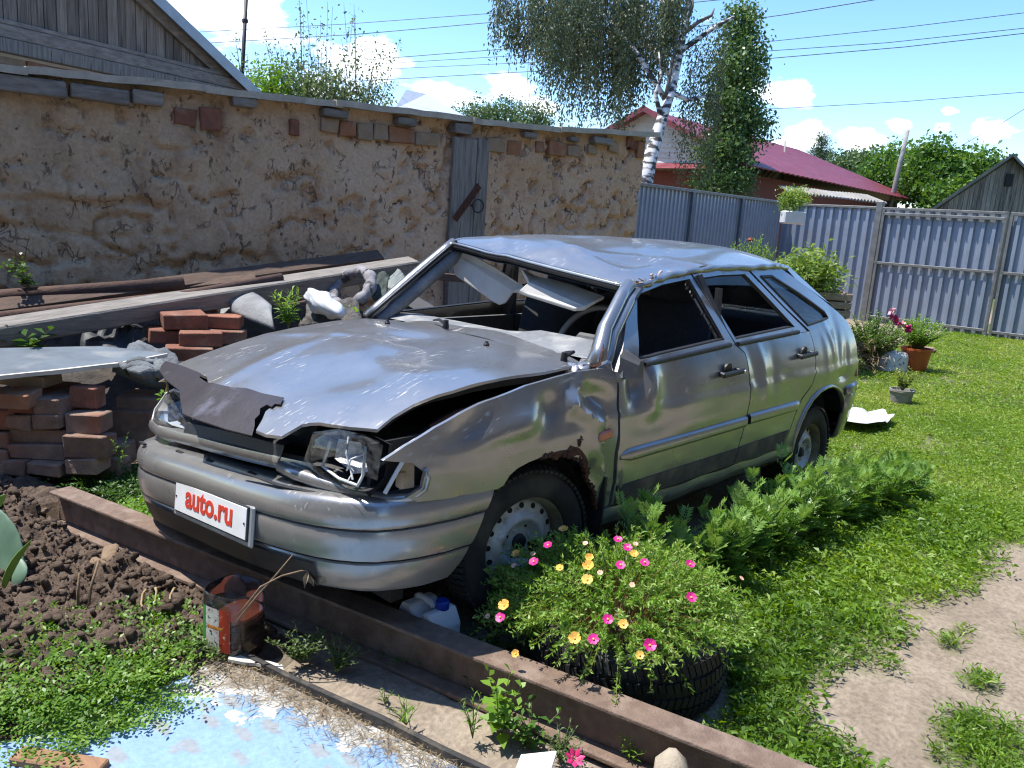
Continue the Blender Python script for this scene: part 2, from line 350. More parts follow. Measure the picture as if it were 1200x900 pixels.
# ================================================================== GROUND
def pathline(x): return np.interp(x, [-9, -6, -4, -2.37, -1.79, -1.3, -1.0, -.62, -.42, -.28, -.1, .3], [3.4, 2.9, 2.35, 1.90, 1.78, 1.68, 1.77, 1.75, 1.82, 1.97, 2.3, 2.9])
def vnoise(x, y, s, seed=0):
    """smooth value noise on arrays"""
    x = np.asarray(x, float)*s + seed*17.3; y = np.asarray(y, float)*s + seed*9.1; xi = np.floor(x); yi = np.floor(y); fx = x-xi; fy = y-yi
    fx = fx*fx*(3-2*fx); fy = fy*fy*(3-2*fy)
    h = lambda a, b: (np.sin(a*127.1 + b*311.7 + seed*3.7)*43758.5453) % 1.0
    return (h(xi, yi)*(1-fx) + h(xi+1, yi)*fx)*(1-fy) + (h(xi, yi+1)*(1-fx) + h(xi+1, yi+1)*fx)*fy
def fbm(x, y, s, seed=0, o=4):
    t = 0; a = .5
    for k in range(o): t = t + a*vnoise(x, y, s*2**k, seed+k); a *= .5
    return t/(1-.5**o)
TUFTS = [(-.98, 2.03, .07), (-1.52, 2.12, .10), (-1.62, 2.18, .10), (-.60, 2.13, .14), (-.50, 2.16, .12), (-.40, 2.07, .06), (-1.20, 1.87, .05), (-1.34, 1.90, .04), (-.5, 2.4, .2), (-2.2, 2.4, .12)]
def lawn(x, y):
    """how thickly grass grows at a spot, 0 to 1"""
    x = np.asarray(x, float); y = np.asarray(y, float); nz = fbm(x, y, 3.2, 3)
    pl = pathline(x) + (nz-.5)*.55
    a = np.clip((pl - y)/.26, 0, 1)*(y > .80 + .1*nz)
    far = np.clip((-x-5.0)/1.5, 0, 1)*(y > -1.2)
    a = np.maximum(a, far*np.clip((nz-.18)*5, 0, 1))
    a = np.where((x < -3.45) & (y > -1.0) & (y <= 1.2), np.clip(nz*3-.3, 0, 1), a)
    for tx, ty, tr in TUFTS: a = np.maximum(a, np.clip(1.4-np.hypot(x-tx, (y-ty)*1.3)/tr + (nz-.5)*1.5, 0, 1))
    a = np.where((x > .30) & (y < 1.75), 0, a); a = np.where(np.hypot(x+.04, y-1.17) < .36, 0, a)
    a = np.where(x > -.30 + .2*nz, a*np.clip((y-1.38)/.15, 0, 1), a)
    a = np.where((y < 1.25) & (x > -.9), a*.25, a)
    return a
def ground():
    def axis(lo, hi, st, ext):
        a = list(np.arange(lo, hi, st)); s = st
        while a[-1] < ext: s *= 1.35; a.append(a[-1]+s)
        s = st
        while a[0] > -ext: s *= 1.35; a.insert(0, a[0]-s)
        return np.array(a)
    X = axis(-6.2, 3.2, .06, 1400); Y = axis(-4, 4.0, .06, 1400); gx, gy = np.meshgrid(X, Y, indexing='ij')
    g = gz(gx, gy) + (fbm(gx, gy, 4, 1)-.5)*.03*(np.abs(gx+1) < 8)*(np.abs(gy) < 6) + (fbm(gx, gy, 14, 5)-.5)*.008*(np.abs(gx+1) < 8)*(np.abs(gy) < 6) - .012
    V = np.stack([gx, gy, g], -1).reshape(-1, 3); nx, ny = gx.shape; i = np.arange(nx*ny).reshape(nx, ny)
    F = np.stack([i[:-1, :-1], i[1:, :-1], i[1:, 1:], i[:-1, 1:]], -1).reshape(-1, 4)
    m, nt, N, L, b = nmat('ground_soil'); b.inputs['Roughness'].default_value = .95; b.inputs['Specular IOR Level'].default_value = .15
    tc = N('ShaderNodeTexCoord'); n1 = N('ShaderNodeTexNoise'); n1.inputs['Scale'].default_value = 2.3; n1.inputs['Detail'].default_value = 10; n1.inputs['Roughness'].default_value = .65; L(tc.outputs['Object'], n1.inputs[0])
    c1 = ramp(N, [(.3, (.17, .135, .10)), (.5, (.25, .205, .155)), (.7, (.32, .27, .21))]); L(n1.outputs['Fac'], c1.inputs[0])
    n2 = N('ShaderNodeTexNoise'); n2.inputs['Scale'].default_value = 55; n2.inputs['Detail'].default_value = 6; L(tc.outputs['Object'], n2.inputs[0])
    mx = N('ShaderNodeMix'); mx.data_type = 'RGBA'; mx.blend_type = 'OVERLAY'; mx.inputs['Factor'].default_value = .55; L(c1.outputs[0], mx.inputs[6]); L(n2.outputs['Fac'], mx.inputs[7])
    at = N('ShaderNodeAttribute'); at.attribute_name = 'lawn'; c3 = ramp(N, [(.35, (.055, .075, .022)), (.65, (.10, .125, .04))]); L(n1.outputs['Fac'], c3.inputs[0])
    m2 = N('ShaderNodeMix'); m2.data_type = 'RGBA'; L(at.outputs['Fac'], m2.inputs['Factor']); L(mx.outputs[2], m2.inputs[6]); L(c3.outputs[0], m2.inputs[7])
    ad = N('ShaderNodeAttribute'); ad.attribute_name = 'dark_soil'; m3 = N('ShaderNodeMix'); m3.data_type = 'RGBA'; L(ad.outputs['Fac'], m3.inputs['Factor']); L(m2.outputs[2], m3.inputs[6]); m3.inputs[7].default_value = (.075, .055, .04, 1)
    L(m3.outputs[2], b.inputs['Base Color']); bp = N('ShaderNodeBump'); bp.inputs['Strength'].default_value = .7; bp.inputs['Distance'].default_value = .012; L(n2.outputs['Fac'], bp.inputs['Height']); L(bp.outputs[0], b.inputs['Normal'])
    o = mk('ground', V, F, m, None, True, kind='structure', label='sandy garden soil with worn path and grass')
    for nm, val in (('lawn', np.where((np.abs(gx) > 20) | (np.abs(gy) > 14), .9, lawn(gx, gy))), ('dark_soil', np.clip((gx-.62)/.2, 0, 1)*np.clip((.45-gy)/.3, 0, 1)*(gx < 2) + .7*np.clip((-.75-gy)/.3, 0, 1)*(gx > -5)*(gx < 2.5))):  # darker soil colour at the dug bed and towards the wall
        a = o.data.attributes.new(nm, 'FLOAT', 'POINT'); a.data.foreach_set('value', np.clip(val, 0, 1).astype(np.float32).ravel())
ground()

# ================================================================== MUD WALL OF THE OUTBUILDING
WA = Vector((.438, -3.621, 0)); WD = Vector((-.98235, .18708, 0)); WN = Vector((.18708, .98235, 0))
def wallp(s, z, off=0): return WA + WD*s + WN*off + Vector((0, 0, z))
WTOP = [(-2.2, 2.10), (0, 2.165), (1.26, 2.225), (2.39, 2.262), (3.62, 2.295), (4.6, 2.335), (5.8, 2.42), (6, 2.44)]
def wtop(s): return interp(s, *zip(*WTOP))
def claymat():
    m, nt, N, L, b = nmat('adobe_clay'); b.inputs['Roughness'].default_value = .95; b.inputs['Specular IOR Level'].default_value = .12
    tc = N('ShaderNodeTexCoord')
    n1 = N('ShaderNodeTexNoise'); n1.inputs['Scale'].default_value = 1.1; n1.inputs['Detail'].default_value = 10; n1.inputs['Roughness'].default_value = .68; L(tc.outputs['Object'], n1.inputs[0])
    c1 = ramp(N, [(.28, (.44, .28, .17)), (.48, (.62, .41, .26)), (.68, (.70, .49, .325))]); L(n1.outputs['Fac'], c1.inputs[0])
    # greyer and darker towards the left end
    sp = N('ShaderNodeSeparateXYZ'); L(tc.outputs['Object'], sp.inputs[0]); mr = N('ShaderNodeMapRange'); mr.inputs[1].default_value = -2.6; mr.inputs[2].default_value = -.2; L(sp.outputs[0], mr.inputs[0])
    c2 = ramp(N, [(.28, (.36, .25, .155)), (.5, (.54, .385, .245)), (.7, (.62, .46, .305))]); L(n1.outputs['Fac'], c2.inputs[0])
    mx = N('ShaderNodeMix'); mx.data_type = 'RGBA'; L(mr.outputs[0], mx.inputs['Factor']); L(c1.outputs[0], mx.inputs[6]); L(c2.outputs[0], mx.inputs[7])
    # short weathering cracks
    mp = N('ShaderNodeMapping'); mp.inputs['Scale'].default_value = (1, 1, .62); mp.inputs['Rotation'].default_value = (0, .15, 0); L(tc.outputs['Object'], mp.inputs[0])
    nw = N('ShaderNodeTexNoise'); nw.inputs['Scale'].default_value = 7; nw.inputs['Detail'].default_value = 5; L(mp.outputs[0], nw.inputs[0])
    ad = N('ShaderNodeVectorMath'); ad.operation = 'MULTIPLY_ADD'; ad.inputs[1].default_value = (.28, .28, .28); L(nw.outputs['Color'], ad.inputs[0]); L(mp.outputs[0], ad.inputs[2])
    vo = N('ShaderNodeTexVoronoi'); vo.feature = 'DISTANCE_TO_EDGE'; vo.inputs['Scale'].default_value = 13; L(ad.outputs[0], vo.inputs[0])
    cv = ramp(N, [(.0, (.1, .1, .1)), (.075, (1, 1, 1))]); L(vo.outputs['Distance'], cv.inputs[0])
    n5 = N('ShaderNodeTexNoise'); n5.inputs['Scale'].default_value = 6; n5.inputs['Detail'].default_value = 3; L(tc.outputs['Object'], n5.inputs[0]); c5 = ramp(N, [(.56, (1, 1, 1)), (.66, (0, 0, 0))]); L(n5.outputs['Fac'], c5.inputs[0])
    mxx = N('ShaderNodeMath'); mxx.operation = 'MAXIMUM'; L(cv.outputs[0], mxx.inputs[0]); L(c5.outputs[0], mxx.inputs[1])
    mp2 = N('ShaderNodeMapping'); mp2.inputs['Scale'].default_value = (1, 1, .6); mp2.inputs['Rotation'].default_value = (0, -.3, 0); L(tc.outputs['Object'], mp2.inputs[0])
    n7 = N('ShaderNodeTexNoise'); n7.inputs['Scale'].default_value = 17; n7.inputs['Detail'].default_value = 4; n7.inputs['Roughness'].default_value = .62; L(mp2.outputs[0], n7.inputs[0]); c7 = ramp(N, [(.615, (1, 1, 1)), (.67, (0, 0, 0))]); L(n7.outputs['Fac'], c7.inputs[0])  # pits darkened in colour, standing in for shade in the relief
    mn = N('ShaderNodeMath'); mn.operation = 'MINIMUM'; L(mxx.outputs[0], mn.inputs[0]); L(c7.outputs[0], mn.inputs[1]); mxx = mn
    m4 = N('ShaderNodeMix'); m4.data_type = 'RGBA'; L(mxx.outputs[0], m4.inputs['Factor']); m4.inputs[6].default_value = (.22, .155, .108, 1); L(mx.outputs[2], m4.inputs[7])
    n6 = N('ShaderNodeTexNoise'); n6.inputs['Scale'].default_value = 34; n6.inputs['Detail'].default_value = 8; n6.inputs['Roughness'].default_value = .7; L(tc.outputs['Object'], n6.inputs[0])
    m6 = N('ShaderNodeMix'); m6.data_type = 'RGBA'; m6.blend_type = 'OVERLAY'; m6.inputs['Factor'].default_value = .5; L(m4.outputs[2], m6.inputs[6]); L(n6.outputs['Fac'], m6.inputs[7]); L(m6.outputs[2], b.inputs['Base Color'])
    ma = N('ShaderNodeMath'); ma.operation = 'MULTIPLY_ADD'; ma.inputs[1].default_value = .9; L(mxx.outputs[0], ma.inputs[0]); L(n6.outputs['Fac'], ma.inputs[2])
    bp = N('ShaderNodeBump'); bp.inputs['Strength'].default_value = .9; bp.inputs['Distance'].default_value = .016; L(ma.outputs[0], bp.inputs['Height']); L(bp.outputs[0], b.inputs['Normal'])
    return m
CLAY = claymat()
mudwall = empty('adobe_wall', wallp(2.5, 0), 'cracked tan adobe wall of the outbuilding behind the car', 'wall')
def build_wall():
    S = np.arange(-2.2, 5.831, .022); Z = np.arange(0, 1.0001, 1/96); s, t = np.meshgrid(S, Z, indexing='ij'); top = np.interp(s, *zip(*WTOP)); z = t*top
    d = (fbm(s, z, 1.2, 2)-.5)*.08 + (fbm(s, z, 5, 8)-.5)*.035 + (fbm(s, z, 18, 9)-.5)*.012
    # crumbling courses of clay blocks at the left end
    w = np.clip((1.75-s)/.5, 0, 1); zz = z + (fbm(s, z, 2.5, 21)-.5)*.16; row = np.floor(zz/.20); fr = zz/.20-row; col = (s + row*.19 + (fbm(s, z, 3, 23)-.5)*.12)/.44; fc = col-np.floor(col)
    blk = np.clip(np.minimum(fr, 1-fr)/.14, 0, 1)*np.clip(np.minimum(fc, 1-fc)/.07, 0, 1); rnd = (np.sin(row*12.9 + np.floor(col)*78.2)*43758.5) % 1
    gone = np.clip((fbm(s, z, 1.7, 31)-.42)*6, 0, 1)
    d += w*gone*((blk-.8)*.035 + (rnd-.5)*.045*np.clip(blk*2, 0, 1))
    ridge = 1-np.abs(fbm(s, z, 3.2, 12)*2-1); d -= .045*np.clip((ridge-.90)/.08, 0, 1)*(fbm(s, z, 1.5, 40) > .48)
    d += -.05*np.exp(-((s-1.42)/.05)**2)*np.clip((z-.6)/.6, 0, 1)          # vertical seam where the two builds meet
    d -= .05*np.clip((fbm(s, z, 9, 44)-.66)*6, 0, 1)
    d = np.where(t > .985, d*.5, d)
    V = np.stack([WA.x + WD.x*s + WN.x*d, WA.y + WD.y*s + WN.y*d, z], -1); nx, ny = s.shape; i = np.arange(nx*ny).reshape(nx, ny)
    F = np.stack([i[:-1, :-1], i[1:, :-1], i[1:, 1:], i[:-1, 1:]], -1).reshape(-1, 4); V = V.reshape(-1, 3)
    # return at the right end and back
    b = len(V); e = V[i[-1, :]]; back = e - np.array(WN)*1.6; V = np.concatenate([V, back]); r = i[-1, :]; q = b + np.arange(ny)
    F = np.concatenate([F, np.stack([r[:-1], q[:-1], q[1:], r[1:]], -1)])
    b = len(V); e = V[i[0, :]]; back = e - np.array(WN)*1.6; V = np.concatenate([V, back]); r = i[0, :]; q = b + np.arange(ny); F = np.concatenate([F, np.stack([r[1:], q[1:], q[:-1], r[:-1]], -1)])
    mk('wall_face', V, F, CLAY, mudwall, True)
build_wall()
BRC = {'o': mat('brick_orange', (.37, .17, .085), (.27, .12, .06), 12, .9, bump=.5, bscale=40, spots=((.33, .26, .19), 7, .5, .72)), 't': mat('brick_tan', (.38, .27, .17), (.29, .20, .125), 12, .9, bump=.5, bscale=40, spots=((.32, .25, .18), 7, .5, .72)),
       'r': mat('brick_red', (.30, .12, .07), (.19, .08, .05), 12, .9, bump=.5, bscale=40, rndvar=.22, spots=((.30, .24, .18), 6, .58, .8)), 'g': mat('brick_greyed', (.31, .20, .14), (.20, .13, .095), 12, .9, bump=.6, bscale=40, rndvar=.2, spots=((.24, .10, .06), 5, .52, .7))}
def rotx(d): return Matrix((( d.x, WN.x, 0), (d.y, WN.y, 0), (0, 0, 1)))
WR = rotx(WD)
for (s0, s1, z0, z1, k) in ((2.375, 2.515, 2.045, 2.168, 'o'), (2.53, 2.66, 2.03, 2.165, 't'), (2.67, 2.80, 2.05, 2.175, 't'), (2.82, 3.055, 2.045, 2.175, 'o'), (3.07, 3.30, 2.042, 2.16, 't'), (3.82, 4.02, 2.075, 2.20, 't'), (4.03, 4.20, 2.07, 2.20, 'o'), (4.36, 4.47, 2.12, 2.23, 'o'), (4.52, 4.74, 2.115, 2.245, 'o'), (4.76, 4.93, 2.13, 2.24, 't'), (5.70, 5.82, 2.20, 2.37, 'o'), (5.60, 5.70, 2.27, 2.37, 'r'), (5.55, 5.64, 2.30, 2.385, 'r'), (1.10, 1.26, 1.98, 2.10, 'r'), (1.28, 1.44, 1.965, 2.12, 'r'), (1.96, 2.03, 2.0, 2.13, 'r'), (2.20, 2.36, 2.06, 2.17, 't'), (5.30, 5.45, 2.22, 2.33, 't'), (5.02, 5.15, 2.17, 2.27, 't')):
    MB().bbox(wallp((s0+s1)/2, (z0+z1)/2, -.012), (s1-s0-.004, .09, z1-z0-.004), .007, WR, .010).build('brick', BRC[k], mudwall)
WOODG = mat('grey_wood', (.30, .265, .225), (.17, .15, .125), 6, .85, stretch=(.6, 6, 6), bump=.6, bscale=14, rndvar=.18)
WOODX = mat('weathered_plank', (.30, .275, .24), (.14, .125, .105), 5, .88, stretch=(7, 7, .5), bump=.6, bscale=10, rndvar=.22, spots=((.07, .06, .05), 5, .6, .7))
WOODD = mat('dark_plank', (.26, .222, .18), (.12, .102, .083), 5, .9, stretch=(8, 8, .5), bump=.6, bscale=10, rndvar=.35, spots=((.045, .04, .035), 3, .58, .7))
PALE = mat('pale_slate_edge', (.52, .47, .37), (.38, .34, .27), 9, .85, bump=.4, bscale=40, spots=((.25, .23, .19), 7, .6, .75))
# rafter ends under the eave
for (s0, s1, z0, z1) in ((1.50, 1.68, 2.155, 2.225), (2.20, 2.42, 2.17, 2.235), (2.86, 3.04, 2.19, 2.25), (3.42, 3.60, 2.19, 2.275), (4.18, 4.34, 2.235, 2.29), (4.74, 4.86, 2.26, 2.305), (5.05, 5.30, 2.28, 2.345), (-.25, .42, 2.05, 2.15), (.44, .80, 2.06, 2.15), (.82, 1.02, 2.08, 2.17)):
    MB().bbox(wallp((s0+s1)/2, (z0+z1)/2, .01), (s1-s0, .16, z1-z0), .008, WR, .006).build('rafter_end', WOODG, mudwall)
# flat slate pieces along the roof edge, each with its own end step
for k, (s0, s1, dz) in enumerate(((-2.4, .20, .0), (.19, 1.33, .008), (1.30, 2.36, .0), (2.30, 3.62, .012), (3.60, 4.62, .0), (4.60, 5.95, .010))):
    a = wallp(s0, wtop(s0)+.035+dz, .10); b = wallp(s1, wtop(s1)+.035+dz, .10); bk = -WN*1.9 + Vector((0, 0, .10)); t = Vector((0, 0, -.048))
    n = 10; V = []; 
    for q in range(n+1):
        p = a.lerp(b, q/n) + WN*random.uniform(-.012, .012) + Vector((0, 0, random.uniform(-.004, .004))); V += [p, p+t, p+bk+t, p+bk]
    F = [(q*4+i, q*4+(i+1) % 4, q*4+4+(i+1) % 4, q*4+4+i) for q in range(n) for i in range(4)] + [(3, 2, 1, 0), (n*4, n*4+1, n*4+2, n*4+3)]
    MB().add(V, F).build('roof_slate', PALE, mudwall)
# the plank set into the wall with its hasp and ring
board = empty('wooden_jamb', wallp(3.62, 0, .02), 'grey weathered board upright set into the adobe wall', 'board')
MB().bbox(wallp(3.56, 1.08, .035), (.24, .05, 2.16), .006, WR, .004).build('plank', WOODX, board); MB().bbox(wallp(3.755, 1.085, .03), (.135, .05, 2.17), .006, WR, .004).build('plank', WOODX, board)
hr_ = Matrix.Rotation(.92, 3, WN) @ WR
MB().bbox(wallp(3.60, 1.60, .068), (.40, .012, .062), .004, hr_).build('hasp', RUSTY, board)
mb = MB(); c = wallp(3.70, 1.575, .10); mb.tube([c + (WD*math.cos(a) + Vector((0, 0, 1))*math.sin(a))*.058 for a in [2*PI*k/20 for k in range(21)]], .007, 6, False); mb.tube([wallp(3.645, 1.575, .05), wallp(3.645, 1.575, .11)], .008, 6); mb.build('ring', BLACKP, board)

# ================================================================== WOODEN GABLE behind the wall
GA = Vector((-0.284, -5.944, 2.79)); GA.z = 2.80; GD = Vector((-.972, -.235, 0)).normalized(); GN = Vector((-GD.y, GD.x, 0)); GN = GN if GN.dot(Vector((2, 2.5, 0))-GA) > 0 else -GN
GR_ = Matrix(((GD.x, GN.x, 0), (GD.y, GN.y, 0), (0, 0, 1)))
def gp(s, z, o=0): return GA + GD*s + GN*o + Vector((0, 0, z))
gable = empty('gabled_house', gp(0, -2.8), 'weathered plank gable of the house above the adobe wall', 'house')
G0, G1 = -3.2, 2.66; SL = .52
x = G0; k = 0
while x < G1-.1:
    w = random.uniform(.085, .125); x1 = min(x+w, G1-.02); h0 = (G1-x)*SL; h1 = (G1-x1)*SL
    if h0 > .1:
        o = random.uniform(-.006, .006); V = [gp(x+.004, .05, o), gp(x1-.004, .05, o), gp(x1-.004, max(.06, h1), o), gp(x+.004, h0, o)]; V += [v - GN*.022 for v in V]
        MB().add(V, [(0, 1, 2, 3), (7, 6, 5, 4), (0, 4, 5, 1), (1, 5, 6, 2), (2, 6, 7, 3), (3, 7, 4, 0)]).build('plank', WOODD, gable)
    x = x1; k += 1
V = [gp(G0, 0, -.03), gp(G1-.05, 0, -.03), gp(G0, (G1-.05-G0)*SL, -.03)]; MB().add(V + [v - GN*.02 for v in V], [(0, 1, 2), (5, 4, 3), (0, 3, 4, 1), (1, 4, 5, 2), (2, 5, 3, 0)]).build('backing', DARK, gable)
MB().bbox(gp(-.25, -.02, .03), (5.9, .09, .11), .008, GR_).build('ledge_board', WOODG, gable); MB().bbox(gp(-.25, -.14, .05), (5.9, .08, .12), .008, GR_).build('ledge_board', WOODX, gable); MB().bbox(gp(-.25, .06, .03), (5.9, .05, .04), .006, GR_).build('ledge_board', WOODG, gable)
for j in range(4):
    for i in range(22):
        w = .25; xx = -3.2 + i*(w+.012) + (j % 2)*.12
        if xx < 2.35: MB().bbox(gp(xx+w/2, -.26-j*.078, -.02), (w, .10, .066), .006, GR_, .003).build('brick', BRC['o' if (i+j) % 3 else 't'], gable)
MB().box(gp(-.25, -1.9, -.10), (5.9, .16, 3.1), GR_).build('wall_core', CLAY, gable)
ZINC = mat('zinc_roof', (.34, .37, .41), (.27, .30, .33), 6, .42, metal=.6, bump=.1)
V = [gp(G1+.22, -.16, .13), gp(G0, (G1-G0)*SL+.02, .13), gp(G0, (G1-G0)*SL+.02, -5), gp(G1+.22, -.16, -5)]; V += [v + Vector((0, 0, .05)) for v in V]
MB().add(V, [(3, 2, 1, 0), (4, 5, 6, 7), (0, 1, 5, 4), (1, 2, 6, 5), (2, 3, 7, 6), (3, 0, 4, 7)]).build('roof', ZINC, gable)
V = [gp(G1+.24, -.20, .15), gp(G0, (G1-G0)*SL-.01, .15), gp(G0, (G1-G0)*SL+.10, .15), gp(G1+.24, -.07, .15)]; V += [v - GN*.015 for v in V]
MB().add(V, [(0, 1, 2, 3), (7, 6, 5, 4), (0, 4, 5, 1), (1, 5, 6, 2), (2, 6, 7, 3), (3, 7, 4, 0)]).build('verge_trim', ZINC, gable)
V = [gp(G1+.02, -.16, .02), gp(G0, (G1-G0)*SL-.10, .02), gp(G0, (G1-G0)*SL+.0, .02), gp(G1+.02, -.03, .02)]; V += [v + GN*.03 for v in V]
MB().add(V, [(3, 2, 1, 0), (4, 5, 6, 7), (0, 1, 5, 4), (1, 2, 6, 5), (2, 3, 7, 6), (3, 0, 4, 7)]).build('barge_board', WOODG, gable)

# ================================================================== CORRUGATED FENCE AND GATE
SHEET = mat('blue_grey_sheet', (.265, .305, .375), (.23, .27, .335), 3, .38, metal=.15, coat=.15, spots=((.24, .25, .27), 5, .55, .8), bump=.08, bscale=6)
FRAME = mat('gate_frame_grey', (.20, .20, .19), (.14, .14, .135), 10, .55, metal=.3)
def sheet(a, b, z0, z1, pitch, depth, nrm, name, parent, m=SHEET):
    a = Vector(a); b = Vector(b); d = (b-a); Ls = d.length; d /= Ls; nrm = Vector(nrm); n = max(1, int(Ls/pitch)); V = []; prof = ((0, 0), (.50, 0), (.60, 1), (.90, 1))
    for i in range(n+1):
        for q, h in prof:
            t = (i+q)*pitch
            if t <= Ls: V.append(a + d*t + nrm*depth*h)
    V.append(b); k = len(V); z0 = z0 if callable(z0) else (lambda t, c=z0: c); z1 = z1 if callable(z1) else (lambda t, c=z1: c)
    W_ = [Vector((v.x, v.y, z0((v-a).dot(d)/Ls))) for v in V] + [Vector((v.x, v.y, z1((v-a).dot(d)/Ls))) for v in V]
    F = [(i, i+1, k+i+1, k+i) for i in range(k-1)]
    o = MB().add(W_, F).build(name, m, parent); md = o.modifiers.new('s', 'SOLIDIFY'); md.thickness = .002; return o
fence = empty('sheet_fence', (-10.4, -4.55, .08), 'blue grey corrugated sheet fence beside the red roofed house', 'fence')
xs = [-6.2, -8.0, -9.7, -11.4, -13.1]
for i in range(4):
    sheet((xs[i], -4.55, 0), (xs[i+1], -4.55, 0), .02, lambda t, i=i: 2.10+.055*((i+t)/4), .115, .022, (0, 1, 0), 'fence_sheet', fence)
for xx in xs[:4]: MB().bbox((xx, -4.50, 1.05), (.07, .05, 2.16), .004).build('post', mat('post_dark', (.13, .15, .18), (.1, .12, .14), 8, .5, metal=.3), fence)
mb = MB(); a, b = Vector((-6.2, -4.53, 2.115)), Vector((-13.08, -4.53, 2.17)); rt = (b-a).to_track_quat('X', 'Z').to_matrix(); mb.bbox((a+b)/2, ((b-a).length, .07, .05), .006, rt); mb.build('cap_rail', FRAME, fence)
fence2 = empty('sheet_fence', (-13.1, -3.6, .13), 'corrugated fence panel between the yard corner and the gate', 'fence'); GX = -13.1
sheet((GX, -4.5, 0), (GX, -2.74, 0), .10, 2.13, .165, .045, (1, 0, 0), 'fence_sheet', fence2)
MB().bbox((GX+.03, -3.6, 2.14), (.06, 1.8, .045), .005).build('cap_rail', FRAME, fence2); MB().bbox((GX+.02, -2.70, 1.14), (.11, .11, 2.22), .008).build('post', FRAME, fence2)
gate2 = empty('yard_gate', (GX, -1.65, .12), 'wide blue grey sheet metal gate leaf with three rails', 'gate')
sheet((GX, -2.62, 0), (GX, -.70, 0), .10, 2.13, .165, .045, (1, 0, 0), 'gate_sheet', gate2)
for z, h in ((2.13, .045), (2.04, .05), (1.18, .045), (.22, .045)): MB().bbox((GX+.065, -1.66, z), (.04, 1.96, h), .004).build('rail', FRAME, gate2)
for y in (-2.61, -.70): MB().bbox((GX+.06, y, 1.12), (.05, .045, 2.06), .004).build('stile', FRAME, gate2)
for z in (1.18, .22, 2.04):
    for i in range(11):
        MB().box((GX+.085, -2.50+i*.165, z-.05), (.016, .03, .045)).build('bracket', FRAME, gate2)
gate3 = empty('yard_gate', (GX, .3, .12), 'second gate leaf of corrugated sheet at the right edge', 'gate')
sheet((GX, -.64, 0), (GX, 1.5, 0), .08, 2.13, .165, .045, (1, 0, 0), 'gate_sheet', gate3)
for z, h in ((2.12, .05), (1.18, .045), (.21, .045)): MB().bbox((GX+.065, .43, z), (.04, 2.14, h), .004).build('rail', FRAME, gate3)
MB().bbox((GX+.06, -.62, 1.11), (.05, .045, 2.08), .004).build('stile', FRAME, gate3)
for z in (1.18, .21):
    for i in range(6): MB().box((GX+.085, -.5+i*.165, z-.05), (.016, .03, .045)).build('bracket', FRAME, gate3)

# ================================================================== THE WRECKED CAR
ZS = [0, .18, .25, .40, .52, .70, .78, .86, .92, .96, 1.00, 1.30, 1.45]; YS = [.70, .745, .775, .797, .808, .814, .811, .797, .776, .756, .735, .556, .46]
XS = [-3.5, -3.3, -3.1, -2.8, -2.4, -.3, .2, .45, .65, .8, .9]; XO = [-.20, -.12, -.06, -.025, -.005, 0, -.005, -.02, -.06, -.13, -.22]
# smooth the station curves a little so that the panels carry soft highlights
_zz = np.linspace(0, 1.45, 146); _yy = np.interp(_zz, ZS, YS); _k = np.ones(9)/9; _ys = np.convolve(np.pad(_yy, 4, 'edge'), _k, 'valid')
_xx = np.linspace(-3.5, .9, 221); _xo = np.convolve(np.pad(np.interp(_xx, XS, XO), 6, 'edge'), np.ones(13)/13, 'valid')
def ys(x, z): return interp(z, _zz, _ys) + interp(x, _xx, _xo)
def gauss(x, z, cx, cz, a, b, th=0):
    dx, dz = x-cx, z-cz; c, s = math.cos(th), math.sin(th)
    u, v = (dx*c+dz*s)/a, (-dx*s+dz*c)/b; return math.exp(-u*u-v*v)
def fold(x, z, cx, cz, a, b, th=0):
    """a sharp crease: tent across, bell along"""
    dx, dz = x-cx, z-cz; c, s = math.cos(th), math.sin(th)
    u, v = (dx*c+dz*s)/a, (-dx*s+dz*c)/b; return math.exp(-u*u)*max(0, 1-abs(v))
def dentL(x, z):
    d = 0
    d -= .045*gauss(x, z, -.27, .845, .10, .045, .25) ; d += .030*fold(x, z, -.20, .80, .14, .05, .5)
    d += .022*fold(x, z, -.13, .86, .10, .04, -.7); d -= .025*gauss(x, z, -.36, .74, .03, .10)
    d -= .030*gauss(x, z, -.02, .84, .10, .06, -.3); d += .02*gauss(x, z, .14, .80, .12, .06)
    d -= .018*gauss(x, z, .36, .83, .10, .05, -.5); d += .012*fold(x, z, .30, .78, .25, .05, -.2)
    d -= .050*fold(x, z, -.37, .58, .17, .055, 1.35); d += .028*fold(x, z, -.30, .60, .12, .05, 1.0); d -= .03*gauss(x, z, -.26, .55, .05, .10, .4)
    d -= .042*gauss(x, z, -.535, .865, .055, .075, .5); d += .022*gauss(x, z, -.63, .84, .05, .10, .2); d -= .012*gauss(x, z, -.78, .83, .09, .07)
    d += .006*math.sin(x*9+z*5)*gauss(x, z, -.95, .80, .30, .12)
    d -= .012*gauss(x, z, -.62, .70, .20, .05, .1); d += .008*gauss(x, z, -1.0, .66, .3, .04)
    d -= .006*fold(x, z, -1.52, .83, .12, .05, 1.25); d += .007*fold(x, z, -1.62, .82, .13, .05, 1.4); d -= .007*gauss(x, z, -1.73, .80, .045, .10); d += .006*fold(x, z, -1.83, .75, .16, .05, .5)
    d -= .012*gauss(x, z, -1.9, .72, .14, .05, .4); d += .006*gauss(x, z, -1.62, .70, .2, .05, .1)
    d -= .012*gauss(x, z, -2.62, .88, .06, .16, .3); d += .009*fold(x, z, -2.52, .90, .16, .06, 1.2); d -= .012*gauss(x, z, -2.75, .82, .05, .10); d += .005*fold(x, z, -2.42, .85, .14, .06, 1.5)
    d -= .02*gauss(x, z, -2.70, .70, .10, .03)
    return d
